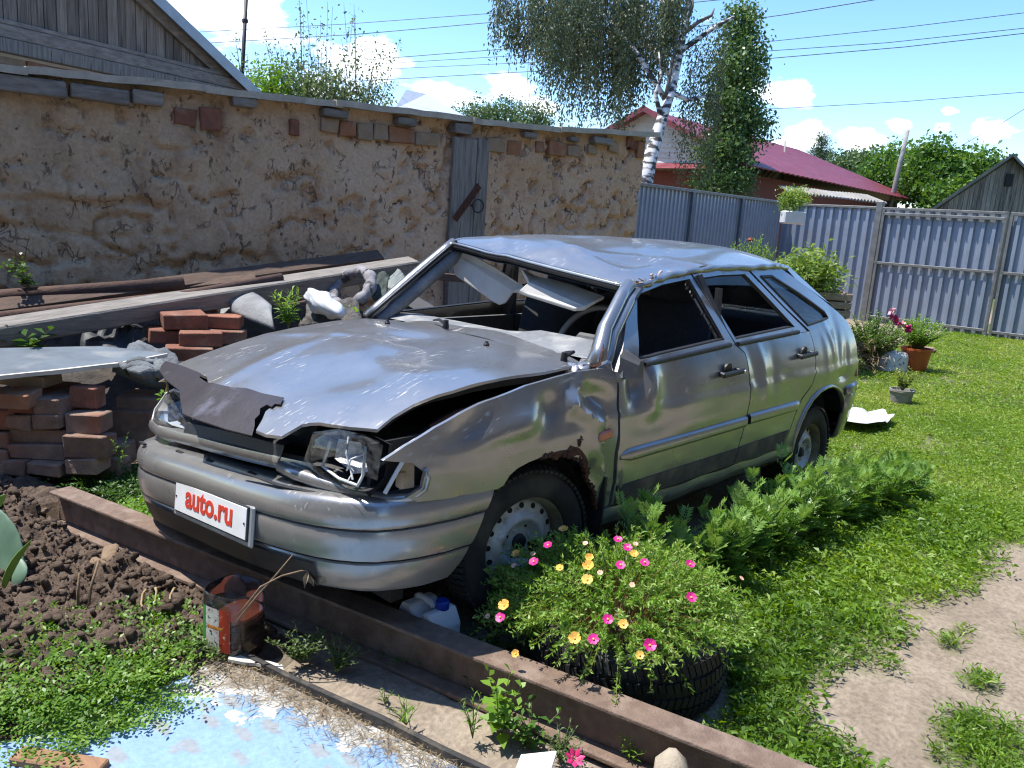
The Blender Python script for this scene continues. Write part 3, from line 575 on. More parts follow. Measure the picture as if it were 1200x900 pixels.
def crease(x, z):
    """the pressed line along the flank and the step below it"""
    zc = .775 if x < -.38 else lerp(.775, .705, (x+.38)/1.05)
    return .006*sstep(zc+.006, zc-.006, z)
def sideL(x, z): return (x, ys(x, z) + dentL(x, z) + crease(x, z), z)
def upR(z): return z if z < .95 else .95 + (z-.95)*1.22
def sideR(x, z): return (x, -(ys(x, z) + crease(x, z)), upR(z))

car = empty('car', (-1.2, 0, 0), 'wrecked silver five door hatchback with crushed roof and buckled hood', 'car')

FENDER = [(.667, .757), (.60, .795), (.50, .838), (.40, .868), (.307, .891), (.10, .925), (-.185, .947), (-.36, .945), (-.400, .928), (-.395, .747), (-.402, .62), (-.420, .50), (-.414, .40), (-.325, .392), (-.31, .43), (-.281, .504), (-.255, .555), (-.206, .605), (-.16, .64), (-.098, .663), (0, .679), (.06, .68), (.113, .674), (.165, .662), (.198, .645), (.225, .613), (.25, .606), (.467, .613), (.56, .62), (.596, .638), (.549, .663), (.542, .71), (.58, .742), (.62, .749)]
fl = panel('fender', FENDER, sideL, .022, PAINT, car, thick=(0, -.012, 0), label='crumpled left front fender with rusted arch edge')
panel('fender', FENDER, lambda x, z: (x, sideR(x, z)[1], z - .075*sstep(.6, .9, z)), .05, PAINT, car, thick=(0, .012, 0))
mb = MB()                                                           # rolled inner edge of the fender under the hood
edge = [(.667, .757), (.50, .838), (.307, .891), (.10, .925), (-.185, .947), (-.36, .945)]
P = []
for i in range(len(edge)-1):
    for t in range(6): P.append((lerp(edge[i][0], edge[i+1][0], t/6), lerp(edge[i][1], edge[i+1][1], t/6)))
mb.sweep(P, [0, .012, .03, .05], lambda i, q: (P[i][0], sideL(*P[i])[1] - q, P[i][1] + .004*math.sin(q*60) - q*.9 - .002))
mb.build('fender_flange', PAINT, fl, smooth=True)
mb = MB()                                                           # corroded lip round the wheel opening
arch = [(-.325, .40), (-.31, .43), (-.281, .504), (-.255, .555), (-.206, .605), (-.16, .64), (-.098, .663), (0, .679), (.06, .68), (.113, .674), (.165, .662), (.198, .645), (.225, .613)]
A2 = densify(arch, .012, False)
for k in range(len(A2)-1):
    x, z = A2[k]; y = sideL(x, z)[1]; w = random.uniform(.004, .012)
    if x < .05: mb.box((x+random.uniform(-.004, .004), y-.004, z+random.uniform(-.006, .006)), (w*1.8, .016, w*1.6), Matrix.Rotation(random.uniform(0, 3), 3, 'Y'), jit=.003)
for (x, z, s) in ((-.15, .70, .018), (-.165, .715, .012), (-.27, .56, .02), (-.255, .58, .014), (-.355, .50, .014), (-.35, .46, .016)):
    mb.box((x, sideL(x, z)[1]+.001, z), (s, .008, s*1.3), Matrix.Rotation(random.uniform(0, 3), 3, 'Y'), jit=.006)
mb.build('rust_flakes', RUSTY, fl, kind='stuff')
panel('fender_rust', [(-.17, .650), (-.1, .666), (-.02, .680), (.03, .684), (-.05, .687), (-.09, .684), (-.105, .698), (-.125, .690), (-.15, .683), (-.17, .668), (-.20, .640), (-.245, .585), (-.262, .553), (-.21, .605)], lambda x, z: (x, sideL(x, z)[1]+.0035, z), .02, RUSTY, fl, thick=(0, -.003, 0))
ind = MB(); M0 = Matrix.Translation((-.30, sideL(-.30, .707)[1]+.008, .707)) @ Matrix.Rotation(.08, 4, 'Y')
ind.bbox((0, 0, 0), (.082, .024, .036), .006); ind.v = [tuple(M0 @ Vector(v)) for v in ind.v]
ind.build('side_indicator', ORANGE, fl, label='small orange side indicator lamp')
mb = MB(); mb.box((-.318, .765, .36), (.012, .13, .36), Matrix.Rotation(-.05, 3, 'Y')); mb.build('mud_flap', BLACKP, car)

# ---- doors
FDOOR = [(-.412, .925), (-.405, .747), (-.412, .62), (-.432, .50), (-.426, .398), (-1.40, .388), (-1.412, .42), (-1.455, .60), (-1.46, .80), (-1.448, .92), (-1.378, .966)]
RDOOR = [(-1.388, .968), (-1.456, .922), (-1.468, .80), (-1.463, .60), (-1.420, .42), (-1.408, .388), (-1.95, .374), (-2.0, .46), (-2.035, .56), (-2.09, .64), (-2.19, .70), (-2.236, .765), (-2.24, .86), (-2.243, .98)]
FFR = [(-.415, .926), (-.50, 1.01), (-.60, 1.12), (-.70, 1.213), (-.95, 1.252), (-1.215, 1.280), (-1.30, 1.13), (-1.378, .967)]; FOP = [(-.577, .955), (-.66, 1.10), (-.726, 1.196), (-.95, 1.234), (-1.195, 1.256), (-1.297, .990)]
RFR = [(-1.232, 1.281), (-1.50, 1.296), (-1.79, 1.300), (-2.05, 1.10), (-2.215, .982), (-1.388, .969)]; ROP = [(-1.278, 1.258), (-1.50, 1.272), (-1.755, 1.276), (-1.93, 1.14), (-2.084, 1.010), (-1.405, .985)]
def arc_smooth(P, r=.02): return P
def door(side, F, FR, OP, name, hx, lab=None):
    fn = sideL if side > 0 else sideR; s = side; st = .022 if side > 0 else .06
    d = panel(name, F, fn, st, PAINT, car, thick=(0, -.02*s, 0), label=lab)
    fr = panel('window_frame', FR, fn, .03 if s > 0 else .06, PAINT if s > 0 else PAINT, d, holes=[OP], thick=(0, -.03*s, 0))
    mb = MB()                                                       # black rubber channel inside the opening
    pts = [Vector(fn(*p)) + Vector((0, -.016*s, 0)) for p in densify(OP, .08)]; mb.tube(pts + pts[:1], .011, 5, False); mb.build('window_seal', BLACKP, d)
    # waist moulding
    a, b = OP[-1], OP[0]
    x0, x1 = (-.60, -1.33) if name == 'front_door' else (-1.40, -2.10); z0 = .938 if name == 'front_door' else .966; z1 = .968 if name == 'front_door' else .985
    mb = MB(); path = [(lerp(x0, x1, t/12), lerp(z0, z1, t/12)) for t in range(13)]
    prof = [(-.01, -.010), (.006, -.009), (.008, 0), (.006, .009), (-.01, .010)]
    mb.sweep(path, prof, lambda i, q: (path[i][0], s*(ys(path[i][0], path[i][1]) + q[0] + .004), (path[i][1] if s > 0 else upR(path[i][1])) + q[1])); mb.build('waist_seal', BLACKP, d, smooth=True)
    if s < 0: return d
    # trim strip
    xa, xb = (-.425, -1.445) if name == 'front_door' else (-1.475, -2.07)
    mb = MB(); path = [lerp(xa, xb, t/20) for t in range(21)]
    prof = [(-.004, .028), (.010, .025), (.017, .016), (.018, -.012), (.012, -.022), (-.004, -.024)]
    def strip(i, q):
        x = path[i]; k = 1
        e = min(1, (i+.15)/1.3) if name == 'front_door' else min(1, (20-i+.15)/1.3)
        z = .599 + .006*(x < -1.46)
        return (x, ys(x, z) + dentL(x, z)*.6 + crease(x, z) + q[0]*e, z + q[1]*(.4+.6*e))
    mb.sweep(path, prof, strip); mb.build('trim_strip', PAINT, d, smooth=True)
    # dirty lower cladding
    cl = [(-.436, .478), (-.44, .402), (-1.395, .393), (-1.425, .470)] if name == 'front_door' else [(-1.44, .472), (-1.42, .394), (-1.935, .381), (-1.99, .476)]
    panel('lower_cladding', cl, lambda x, z: (x, sideL(x, z)[1]+.004, z), .06, CLAD, d, thick=(0, -.003, 0))
    # pull handle in its recess
    zh = .855 if name == 'front_door' else .874; yh = sideL(hx, zh)[1]
    M0 = Matrix.Translation((hx, yh, zh)) @ Matrix.Rotation(-.12, 4, 'X') @ Matrix.Rotation(.03, 4, 'Y')
    mb = MB(); q = [(.042*math.cos(t*PI/8)*(1 if abs(math.cos(t*PI/8)) < .8 else .93), .052*math.sin(t*PI/8)) for t in range(16)]
    mb.prism(q, -.004, .006, M0 @ Matrix.Translation((.02, 0, -.008)) @ Matrix.Rotation(-PI/2, 4, 'X')); o = mb.build('handle_recess', BLACKP, d)
    mb = MB(); mb.bbox((0, .028, 0), (.205, .018, .026), .007); mb.bbox((.085, .012, 0), (.024, .03, .022), .004); mb.bbox((-.075, .012, 0), (.03, .03, .022), .004); mb.v = [tuple(M0 @ Vector(v)) for v in mb.v]
    h = mb.build('handle', BLACKP, d)
    if name == 'front_door':
        mb = MB(); mb.lathe([(0, .004), (.008, .004), (.0085, 0), (.0085, -.006)], 12, M0 @ Matrix.Translation((-.088, .036, 0)) @ Matrix.Rotation(-PI/2, 4, 'X')); mb.build('lock_barrel', RIM, h)
    return d
fd = door(1, FDOOR, FFR, FOP, 'front_door', -1.265); rd = door(1, RDOOR, RFR, ROP, 'rear_door', -2.105)
door(-1, FDOOR, FFR, FOP, 'front_door', 0); door(-1, RDOOR, RFR, ROP, 'rear_door', 0)
# shards of the broken front window left in the rear channel
mb = MB()
for k in range(16):
    t = k/15; x = lerp(-1.19, -1.29, t); z = lerp(1.24, 1.0, t); y = ys(x, z)-.02; w = random.uniform(.008, .03)
    a, b, c = (x, y, z), (x+w, y-.003, z-.01), (x+.002, y, z-.022); mb.add([a, b, c], [(0, 1, 2)])
mb.build('glass_shards', LENS, fd, kind='stuff')
# bent inner B pillar trim and belt seen through the window
mb = MB(); mb.tube([(-1.235, .60, 1.17), (-1.27, .655, 1.08), (-1.325, .69, .99), (-1.36, .70, .93)], .014, 6); mb.build('window_runner', RIM, fd, smooth=True)
# mirror
mb = MB(); c = Vector((-.455, .80, .950))
pr = [(-.035, -.055), (.035, -.05), (.03, .03), (.012, .06), (-.02, .05)]
mb.add([c+Vector((0, -.03, p[1]*1.05)) + Vector((p[0]*.9, 0, 0)) for p in pr] + [c+Vector((-.030, .030, p[1]*.62-.012)) + Vector((p[0]*.6, 0, 0)) for p in pr], [(0, 1, 2, 3, 4), (9, 8, 7, 6, 5)] + [(i, (i+1) % 5, 5+(i+1) % 5, 5+i) for i in range(5)])
mm_ = mb.build('wing_mirror', mat('mirror_grey', (.12, .12, .12), (.08, .08, .08), 20, .55), fd)
mb = MB(); mb.add([(-.425, .792, .905), (-.545, .775, .935), (-.50, .752, 1.0), (-.45, .765, .985)], [(0, 1, 2, 3)]); mb.add([(-.425, .777, .905), (-.545, .760, .935), (-.50, .737, 1.0), (-.45, .75, .985)], [(3, 2, 1, 0)]); mb.f += [(0, 4, 5, 1), (1, 5, 6, 2), (2, 6, 7, 3), (3, 7, 4, 0)]
mb.build('mirror_base', PAINT, mm_)

# ---- quarter panel with rear arch, C pillar and its glass
ARC = [(-2.10, .413), (-2.13, .505), (-2.175, .565), (-2.235, .612), (-2.32, .645), (-2.414, .657), (-2.50, .655), (-2.585, .637), (-2.67, .605), (-2.736, .562), (-2.80, .50), (-2.83, .46)]
QUARTER = [(-2.25, .985), (-2.247, .86), (-2.243, .765), (-2.197, .695), (-2.098, .632), (-2.043, .555), (-2.008, .455), (-1.965, .372), (-2.115, .29)] + ARC + [(-2.80, .56), (-2.77, .62), (-3.02, .645), (-2.99, .74), (-2.975, .80), (-2.95, .90), (-2.90, 1.00), (-2.80, 1.055), (-2.705, 1.098), (-2.52, 1.177), (-2.36, 1.245), (-2.20, 1.306), (-1.815, 1.304), (-2.06, 1.11), (-2.225, .985)]
QUARTER = [p for i, p in enumerate(QUARTER)]
QUARTER = QUARTER[:9] + ARC + [(-2.79, .555), (-2.76, .615), (-3.02, .645), (-2.99, .74), (-2.975, .80), (-2.95, .90), (-2.90, 1.00), (-2.80, 1.055), (-2.705, 1.098), (-2.52, 1.177), (-2.36, 1.245), (-2.20, 1.306), (-1.815, 1.304), (-2.06, 1.11)]
QW = [(-1.92, 1.262), (-2.05, 1.265), (-2.30, 1.175), (-2.56, 1.068), (-2.58, 1.035), (-2.25, 1.010)]
ql = panel('quarter_panel', QUARTER, sideL, .025, PAINT, car, holes=[QW], thick=(0, -.014, 0)); qr = panel('quarter_panel', QUARTER, sideR, .06, PAINT, car, holes=[QW], thick=(0, .014, 0))
for q, fn, s in ((ql, sideL, 1), (qr, sideR, -1)):
    panel('quarter_glass', QW, lambda x, z: (fn(x, z)[0], fn(x, z)[1]-.010*s, fn(x, z)[2]), .15, GLASSC, q)
    pts = [Vector(fn(*p)) + Vector((0, -.003*s, 0)) for p in densify(QW, .06)]; mb = MB(); mb.tube(pts+pts[:1], .009, 5, False); mb.build('glass_seal', BLACKP, q)
mb = MB(); AR = [(-2.115, .30)] + ARC
mb.sweep(AR, [(.0, 0), (.012, .004), (.012, .03), (0, .04)], lambda i, q: (lerp(AR[i][0], -2.46, -q[1]), sideL(*AR[i])[1] + q[0], lerp(AR[i][1], .25, -q[1]))); mb.build('arch_flare', PAINT, ql, smooth=True)
mb = MB(); mb.add([(-2.96, .69, .66), (-3.10, .60, .66), (-3.06, .62, .86), (-2.95, .70, .86)], [(0, 1, 2, 3)]); 
for s in (1, -1):
    mb = MB(); V = [(-2.955, .785*s, .67), (-3.13, .64*s, .66), (-3.09, .60*s, .86), (-2.935, .755*s, .86)]; V += [(x+.03, y-.03*s, z) for x, y, z in V]
    mb.add(V, [(0, 1, 2, 3), (7, 6, 5, 4), (0, 4, 5, 1), (1, 5, 6, 2), (2, 6, 7, 3), (3, 7, 4, 0)]); mb.build('tail_lamp', REDL, car)

# ---- sills
for s in (1, -1):
    mb = MB(); path = [lerp(-.325, -2.1, t/24) for t in range(25)]; fn = sideL if s > 0 else sideR
    prof = [(-.02, .392), (.006, .386), (.012, .36), (.008, .335), (-.03, .300), (-.09, .285), (-.09, .39)]
    mb.sweep(path, prof, lambda i, q: (path[i], s*(.788 + q[0]), q[1] - .012*(i/24) + (.004*math.sin(i*1.3) if s > 0 else 0))); mb.build('sill', PAINT, car, auto=40)

# ---- roof: pushed down at the driver's corner
GL = [(-.735, .575, 1.232), (-.80, .59, 1.243), (-.949, .575, 1.268), (-1.212, .558, 1.296), (-1.493, .547, 1.313), (-1.83, .547, 1.318), (-2.10, .542, 1.326), (-2.22, .535, 1.322), (-2.32, .52, 1.315)]
GR = [(-.79, -.575, 1.338), (-.86, -.58, 1.352), (-.98, -.575, 1.362), (-1.25, -.565, 1.378), (-1.5, -.56, 1.386), (-1.83, -.56, 1.390), (-2.15, -.555, 1.388), (-2.30, -.55, 1.384), (-2.40, -.54, 1.378)]
def cr1(P, t):
    n = len(P)-1; f = max(0, min(n-1e-6, t*n)); i = int(f); f -= i; g = lambda k: Vector(P[max(0, min(n, k))])
    a, b, c, d = g(i-1), g(i), g(i+1), g(i+2)
    return .5*((2*b) + (c-a)*f + (2*a-5*b+4*c-d)*f*f + (3*b-a-3*c+d)*f*f*f)
def roofpt(t, s):
    a, b = cr1(GL, t), cr1(GR, t); p = a.lerp(b, s)
    bow = 4*s*(1-s); p.z += .048*bow*sstep(0, .28, t) + .004*bow
    p.x += (.010 - .09*sstep(.8, 1, t))*bow
    x, y = p.x, p.y
    p.z -= .030*gauss(x, y, -1.05, .30, .16, .20, .3); p.z += .018*fold(x, y, -1.16, .33, .40, .09, 2.3); p.z -= .022*gauss(x, y, -1.42, .34, .22, .09, .2)
    p.z += .013*fold(x, y, -.98, .05, .35, .07, 1.2); p.z -= .018*gauss(x, y, -1.25, -.05, .25, .13, 1.0); p.z += .012*fold(x, y, -1.75, .25, .5, .08, .25); p.z -= .010*gauss(x, y, -1.95, .05, .2, .2)
    p.z -= .012*gauss(x, y, -.85, -.25, .10, .12); p.z += .008*fold(x, y, -.90, -.33, .3, .05, .9); p.z += .01*fold(x, y, -1.35, -.3, .4, .07, 2.6)
    p.z += .010*fold(x, y, -1.08, .44, .2, .05, .1)
    return p
nT, nS = 64, 44; V = [roofpt(i/nT, j/nS) for i in range(nT+1) for j in range(nS+1)]
F = [(i*(nS+1)+j, i*(nS+1)+j+1, (i+1)*(nS+1)+j+1, (i+1)*(nS+1)+j) for i in range(nT) for j in range(nS)]
n0 = len(V); V += [v - Vector((0, 0, .022)) for v in V]; F += [tuple(n0+k for k in reversed(f)) for f in list(F)]
bd = [j for j in range(nS+1)] + [i*(nS+1)+nS for i in range(1, nT+1)] + [nT*(nS+1)+j for j in range(nS-1, -1, -1)] + [i*(nS+1) for i in range(nT-1, 0, -1)]
F += [(bd[k], bd[(k+1) % len(bd)], n0+bd[(k+1) % len(bd)], n0+bd[k]) for k in range(len(bd))]
mb = MB(); mb.add(V, F); roof = mb.build('roof', PAINT, car, auto=24, label='dented roof crushed down over the driver side')
for P_, nm in ((GL, 1), (GR, -1)):
    mb = MB(); pts = [cr1(P_, k/40) + Vector((0, .004*nm, -.010 + (.003*math.sin(k*1.7) if nm > 0 else 0))) for k in range(41)]; mb.tube(pts, [.016 + (.003*math.sin(k*2.1) if nm > 0 else 0) for k in range(41)], 7); mb.build('rain_gutter', PAINT, roof, smooth=True)
mb = MB()                                                           # bare rusty fold where the roof skin tore at the corner
for k in range(26):
    t = random.uniform(.0, .30); p = cr1(GL, t) + Vector((random.uniform(-.02, .02), random.uniform(-.02, .012), random.uniform(.004, .012)))
    if t > .10 and random.random() < .45: continue
    mb.box(p, (random.uniform(.012, .04), random.uniform(.004, .010), .003), Matrix.Rotation(random.uniform(-.5, .5), 3, 'Z') @ Matrix.Rotation(random.uniform(-.5, .5), 3, 'Y'), jit=.004)
mb.build('roof_rust', mat('torn_metal', (.34, .22, .15), (.45, .42, .38), 60, .7, metal=.3, bump=.4), roof, kind='stuff')
# headliner lip and windscreen header with rubber
mb = MB(); H = [roofpt(0, s/16) + Vector((.012, 0, -.022)) for s in range(17)]; mb.tube(H, .016, 6); mb.build('windscreen_seal', BLACKP, roof, smooth=True)
mb = MB(); mb.tube([p + Vector((.010, 0, .014)) for p in H], .007, 5); mb.build('windscreen_trim', mat('bright_trim', (.6, .61, .62), (.5, .5, .5), 10, .25, metal=.9), roof, smooth=True)
mb = MB(); V = [roofpt(t, s/10) - Vector((-.02 if t == 0 else .0, 0, .045)) for t in (0, .06, .12) for s in range(11)]; mb.add(V, [(i*11+j, i*11+j+1, (i+1)*11+j+1, (i+1)*11+j) for i in range(2) for j in range(10)]); mb.build('headliner', GREYTRIM, roof)

# ---- A pillars
mb = MB(); pl_ = [(-.345, .712, .935), (-.40, .693, 1.00), (-.455, .667, 1.075), (-.54, .640, 1.135), (-.62, .613, 1.19), (-.715, .580, 1.232)]
for k, off, r in ((0, (0, 0, 0), [.040, .036, .030, .028, .027, .030]), (1, (-.030, .022, -.022), [.02]*6)):
    mb.tube([Vector(p)+Vector(off) for p in pl_], r, 9)
ap = mb.build('windscreen_pillar', PAINT, car, smooth=True, label='bent left windscreen pillar with scraped paint')
mb = MB(); mb.tube([Vector(p)+Vector((-.055, .024, -.012)) for p in pl_], .012, 6); mb.build('pillar_seal', BLACKP, ap, smooth=True)
mb = MB(); a, b = Vector((-.315, -.655, .955)), Vector((-.80, -.580, 1.335)); mb.tube([a.lerp(b, k/8) + Vector((0, 0, .006*math.sin(k/8*PI))) for k in range(9)], [.030]*9, 9, flat=.8); apr = mb.build('windscreen_pillar', PAINT, car, smooth=True)
mb = MB(); mb.tube([a.lerp(b, k/8) + Vector((-.035, .022, -.04)) for k in range(9)], .034, 6); mb.build('pillar_trim', DASHM, apr, smooth=True)
mb = MB(); mb.tube([a.lerp(b, k/8) + Vector((.012, .028, .006)) for k in range(9)], .009, 5); mb.build('pillar_seal', BLACKP, apr, smooth=True)
# crumpled bare metal where pillar meets cowl
mb = MB(); 
for (c, s, rz) in (((-.30, .70, .945), (.11, .05, .028), .5), ((-.36, .735, .945), (.07, .05, .05), -.3), ((-.25, .69, .945), (.08, .03, .02), .9)):
    mb.bbox(c, s, .008, Matrix.Rotation(rz, 3, 'Z') @ Matrix.Rotation(.25, 3, 'Y'), .008)
mb.build('cowl_corner', PAINT, car, auto=50)
mb = MB(); mb.tube([(-.27, .715, .955), (-.31, .735, .95), (-.33, .75, .96), (-.345, .745, 1.0), (-.36, .735, 1.03)], [.004, .006, .004, .004, .002], 5); mb.build('rust_edge', RUSTY, car)

# ---- cowl, hood
HX = [-.45, -.185, .1, .307, .5, .62, .72, .82, .95]; HZ = [.958, .947, .92, .885, .835, .80, .76, .715, .66]
_hx = np.linspace(-.45, .95, 141); _hz = np.convolve(np.pad(np.interp(_hx, HX, HZ), 7, 'edge'), np.ones(15)/15, 'valid')
def hz(x, y):
    z = interp(x, _hx, _hz) + .022*(1-(y/.66)**2); w = sstep(.1, .6, y); z += .05*w*math.exp(-((x-.35)/.35)**2)
    z += .010*fold(x, y, .05, -.12, .45, .12, .75) - .012*gauss(x, y, -.08, -.05, .12, .20, .5) + .007*fold(x, y, .28, .2, .5, .08, 1.3)
    z += .008*fold(x, y, .36, -.30, .4, .07, .2) - .006*gauss(x, y, .22, -.45, .1, .12) - .006*gauss(x, y, .45, .25, .1, .15) + .006*fold(x, y, .12, -.45, .3, .05, 2.0)
    return z
HOOD = [(.62, -.665), (.482, -.668), (.344, -.668), (.099, -.668), (-.134, -.668), (-.29, -.625), (-.311, -.358), (-.307, -.091), (-.298, .132), (-.29, .336), (-.262, .544), (-.263, .688), (-.07, .700), (.198, .700), (.358, .685), (.483, .645), (.56, .641), (.623, .650), (.654, .556), (.672, .47), (.677, .433), (.690, .40), (.705, .377), (.745, .370), (.770, .365), (.785, .30), (.785, .24), (.74, .20), (.706, .162), (.668, .15), (.636, .156), (.648, .038), (.655, -.05), (.671, -.137), (.688, -.263), (.648, -.36), (.64, -.45), (.632, -.56)]
hood = panel('hood', HOOD, lambda x, y: (x, y, hz(x, y)), .026, PAINT, car, thick=(0, 0, -.010), label='buckled scratched hood lifted along its left edge')
panel('hood_liner', [(p[0]*.93-.02, p[1]*.93) for p in HOOD], lambda x, y: (x, y, hz(x, y)-.03), .08, DARK, hood, thick=(0, 0, -.02))
LENS2 = glassmat('clouded_lens', (.90, .93, .95), .05, .06)
DEF = [(.625, -.765), (.645, -.367), (.634, .156), (.660, .20), (.69, .145), (.80, .242), (.80, .08), (.80, -.084), (.80, -.19), (.752, -.365), (.728, -.50), (.70, -.64)]
DEF = [(.628, -.755), (.640, -.55), (.652, -.40), (.675, -.362), (.69, -.268), (.672, -.137), (.652, -.05), (.650, .04), (.634, .156), (.652, .172), (.668, .19), (.674, .165), (.690, .172), (.688, .14), (.71, .135), (.73, .165), (.75, .17), (.77, .205), (.80, .242), (.815, .10), (.825, -.084), (.826, -.185), (.752, -.365), (.728, -.53), (.698, -.655), (.66, -.72)]
lip = panel('torn_hood_edge', DEF, lambda x, y: (x, y, hz(x, y)+.010 - .18*max(0, x-.70) - .02*max(0, -y-.66)), .025, PRIMER, hood, thick=(0, 0, -.004), label='torn dark front edge of the hood hanging over the grille')
for (x, y) in ((-.20, -.35), (-.20, .28)):
    MB().lathe([(0, .016), (.006, .016), (.008, .010), (.012, .004), (.012, -.004)], 10, Matrix.Translation((x, y, hz(x, y)+.002))).build('washer_nozzle', BLACKP, hood)
panel('cowl', [(-.315, -.63), (-.335, -.35), (-.33, 0), (-.325, .3), (-.30, .56), (-.27, .71), (-.36, .72), (-.40, .55), (-.44, .3), (-.45, 0), (-.43, -.35), (-.37, -.64)], lambda x, y: (x, y, .972 - .045*(y/.66)**2 + .012*(-.36-x)/.1 + .004*math.sin(y*14)), .03, PAINT, car, thick=(0, 0, -.02), label='pale cowl strip below the missing windscreen')
for (p, q) in (((-.345, -.12, .992), (-.375, -.20, 1.0)), ((-.30, .60, .965), (-.33, .62, .985))):
    mb = MB(); mb.lathe([(0, .02), (.011, .018), (.013, 0), (.015, -.02)], 10, Matrix.Translation(p)); mb.tube([p, q, (q[0]-.02, q[1]-.06, q[2]-.012)], [.008, .007, .004], 6); mb.build('wiper_pivot', BLACKP, car)

# ---- front bumper: sags to the right hand side
def tilt(p):
    x, y, z = p; return (x + (.085*(y/.7)**2 if y < 0 else 0), y, z + .096*y)
PL = [(.25, .805), (.40, .798), (.52, .778), (.60, .755), (.66, .718), (.70, .67), (.732, .61), (.758, .54), (.778, .45), (.793, .34), (.803, .22), (.809, .10), (.811, 0)]
PLAN = PL + [(x, -y) for x, y in PL[-2::-1]]
def offs(i, d):
    a, b = Vector(PLAN[max(i-1, 0)]), Vector(PLAN[min(i+1, len(PLAN)-1)]); t = (b-a).normalized(); n = Vector((-t.y, t.x))
    if n.dot(Vector((PLAN[i][0]-.1, PLAN[i][1]))) < 0: n = -n
    return Vector(PLAN[i]) + n*d
def bpos(i, q):
    p = offs(i, q[0]); e = min(i, len(PLAN)-1-i); sh = .16*max(0, (.56-q[1])/.30)*max(0, 1-e/2.6) if e < 3 else 0
    return tilt((p.x+sh, p.y, q[1]))
def bump_sweep(prof, name, m, par, i0=0, i1=None, auto=35):
    i1 = len(PLAN) if i1 is None else i1; idx = list(range(i0, i1)); mb = MB()
    mb.sweep(idx, prof, lambda k, q: bpos(idx[k], q)); o = mb.build(name, m, par, auto=auto); return o
def prof_smooth(P, it=2):
    for _ in range(it):
        Q = [P[0]]
        for a, b in zip(P, P[1:]): Q += [(a[0]*.75+b[0]*.25, a[1]*.75+b[1]*.25), (a[0]*.25+b[0]*.75, a[1]*.25+b[1]*.75)]
        P = Q + [P[-1]]
    return P
up_ = prof_smooth([(-.13, .560), (-.06, .566), (-.01, .558), (.008, .52), (.010, .478), (.004, .468)]); mid_ = prof_smooth([(-.006, .466), (.006, .458), (.008, .41), (.003, .368), (-.006, .362)], 1); low_ = prof_smooth([(-.008, .360), (-.002, .350), (-.012, .31), (-.03, .275), (-.045, .25), (-.10, .24)], 1)
bumper = bump_sweep(up_ + mid_ + low_, 'front_bumper', PAINT, car); bumper['label'] = 'dull silver front bumper sagging on one side'
bump_sweep([(-.004, .4695), (.0035, .467), (-.004, .4645)], 'bumper_groove', BLACKP, bumper)
bump_sweep([(-.005, .3645), (.0015, .362), (-.005, .3595)], 'bumper_groove', BLACKP, bumper)
for (y, x) in ((-.60, .775), (-.34, .79), (-.12, .80), (.16, .797), (.40, .775)):
    p = Vector(tilt((x-.045, y, .5645))); MB().box(p, (.012, .045, .006)).build('bumper_slot', DARK, bumper)
# dark lower intake behind the plate
mb = MB(); idx = list(range(7, 18)); mb.sweep(idx, [(.002, .345), (-.012, .30), (-.028, .262)], lambda k, q: tilt((*offs(idx[k], q[0]+.004), q[1]))); mb.build('lower_intake', BLACKP, bumper)
# number plate in its holder
plr = Vector(tilt((.836, .0, .432))); ax = Vector((.005, .515, .050)).normalized(); nrm = Vector((1, -.01, .12)); nrm = (nrm - ax*nrm.dot(ax)).normalized(); upv = nrm.cross(ax)
PM = Matrix(((ax.x, upv.x, nrm.x, 0), (ax.y, upv.y, nrm.y, 0), (ax.z, upv.z, nrm.z, 0), (0, 0, 0, 1))); pc = Vector((.822, .002, .424))
PM = Matrix.Translation(pc) @ PM
def local(mb, M): mb.v = [tuple(M @ Vector(v)) for v in mb.v]; return mb
ph = local(MB().bbox((0, -.008, -.010), (.565, .136, .014), .006), PM).build('plate_holder', mat('holder_grey', (.42, .43, .43), (.3, .3, .3), 12, .45, metal=.5), bumper)
pb = local(MB().bbox((0, 0, -.001), (.524, .116, .008), .003), PM).build('number_plate', BLACKP, bumper, label='white number plate with red lettering')
local(MB().bbox((0, 0, .0032), (.512, .104, .003), .001), PM).build('plate_face', PLATEW, pb)
def text_mesh(name, body, size, M, m, par, bold=.0, ext=.001, sx=1.0):
    cu = bpy.data.curves.new('t', 'FONT'); cu.body = body; cu.size = size; cu.align_x = 'CENTER'; cu.align_y = 'CENTER'; cu.offset = bold; cu.extrude = ext; cu.resolution_u = 4
    o = bpy.data.objects.new('t', cu); COL.objects.link(o); bpy.context.view_layer.update()
    me = bpy.data.meshes.new_from_object(o.evaluated_get(bpy.context.evaluated_depsgraph_get())); bpy.data.objects.remove(o)
    me.transform(M @ Matrix.Scale(sx, 4, (1, 0, 0))); me.materials.clear(); me.materials.append(m); me.name = name
    return put(bpy.data.objects.new(name, me), par)
text_mesh('plate_lettering', 'auto.ru', .112, PM @ Matrix.Translation((0, .010, .0056)), PLATER, pb, bold=.0028, sx=1.05)
mb = MB(); [mb.lathe([(0, .007), (.004, .007), (.004, 0)], 8, PM @ Matrix.Translation((x, 0, 0))) for x in (-.245, .245)]; mb.build('plate_screws', BLACKP, pb, kind='stuff')

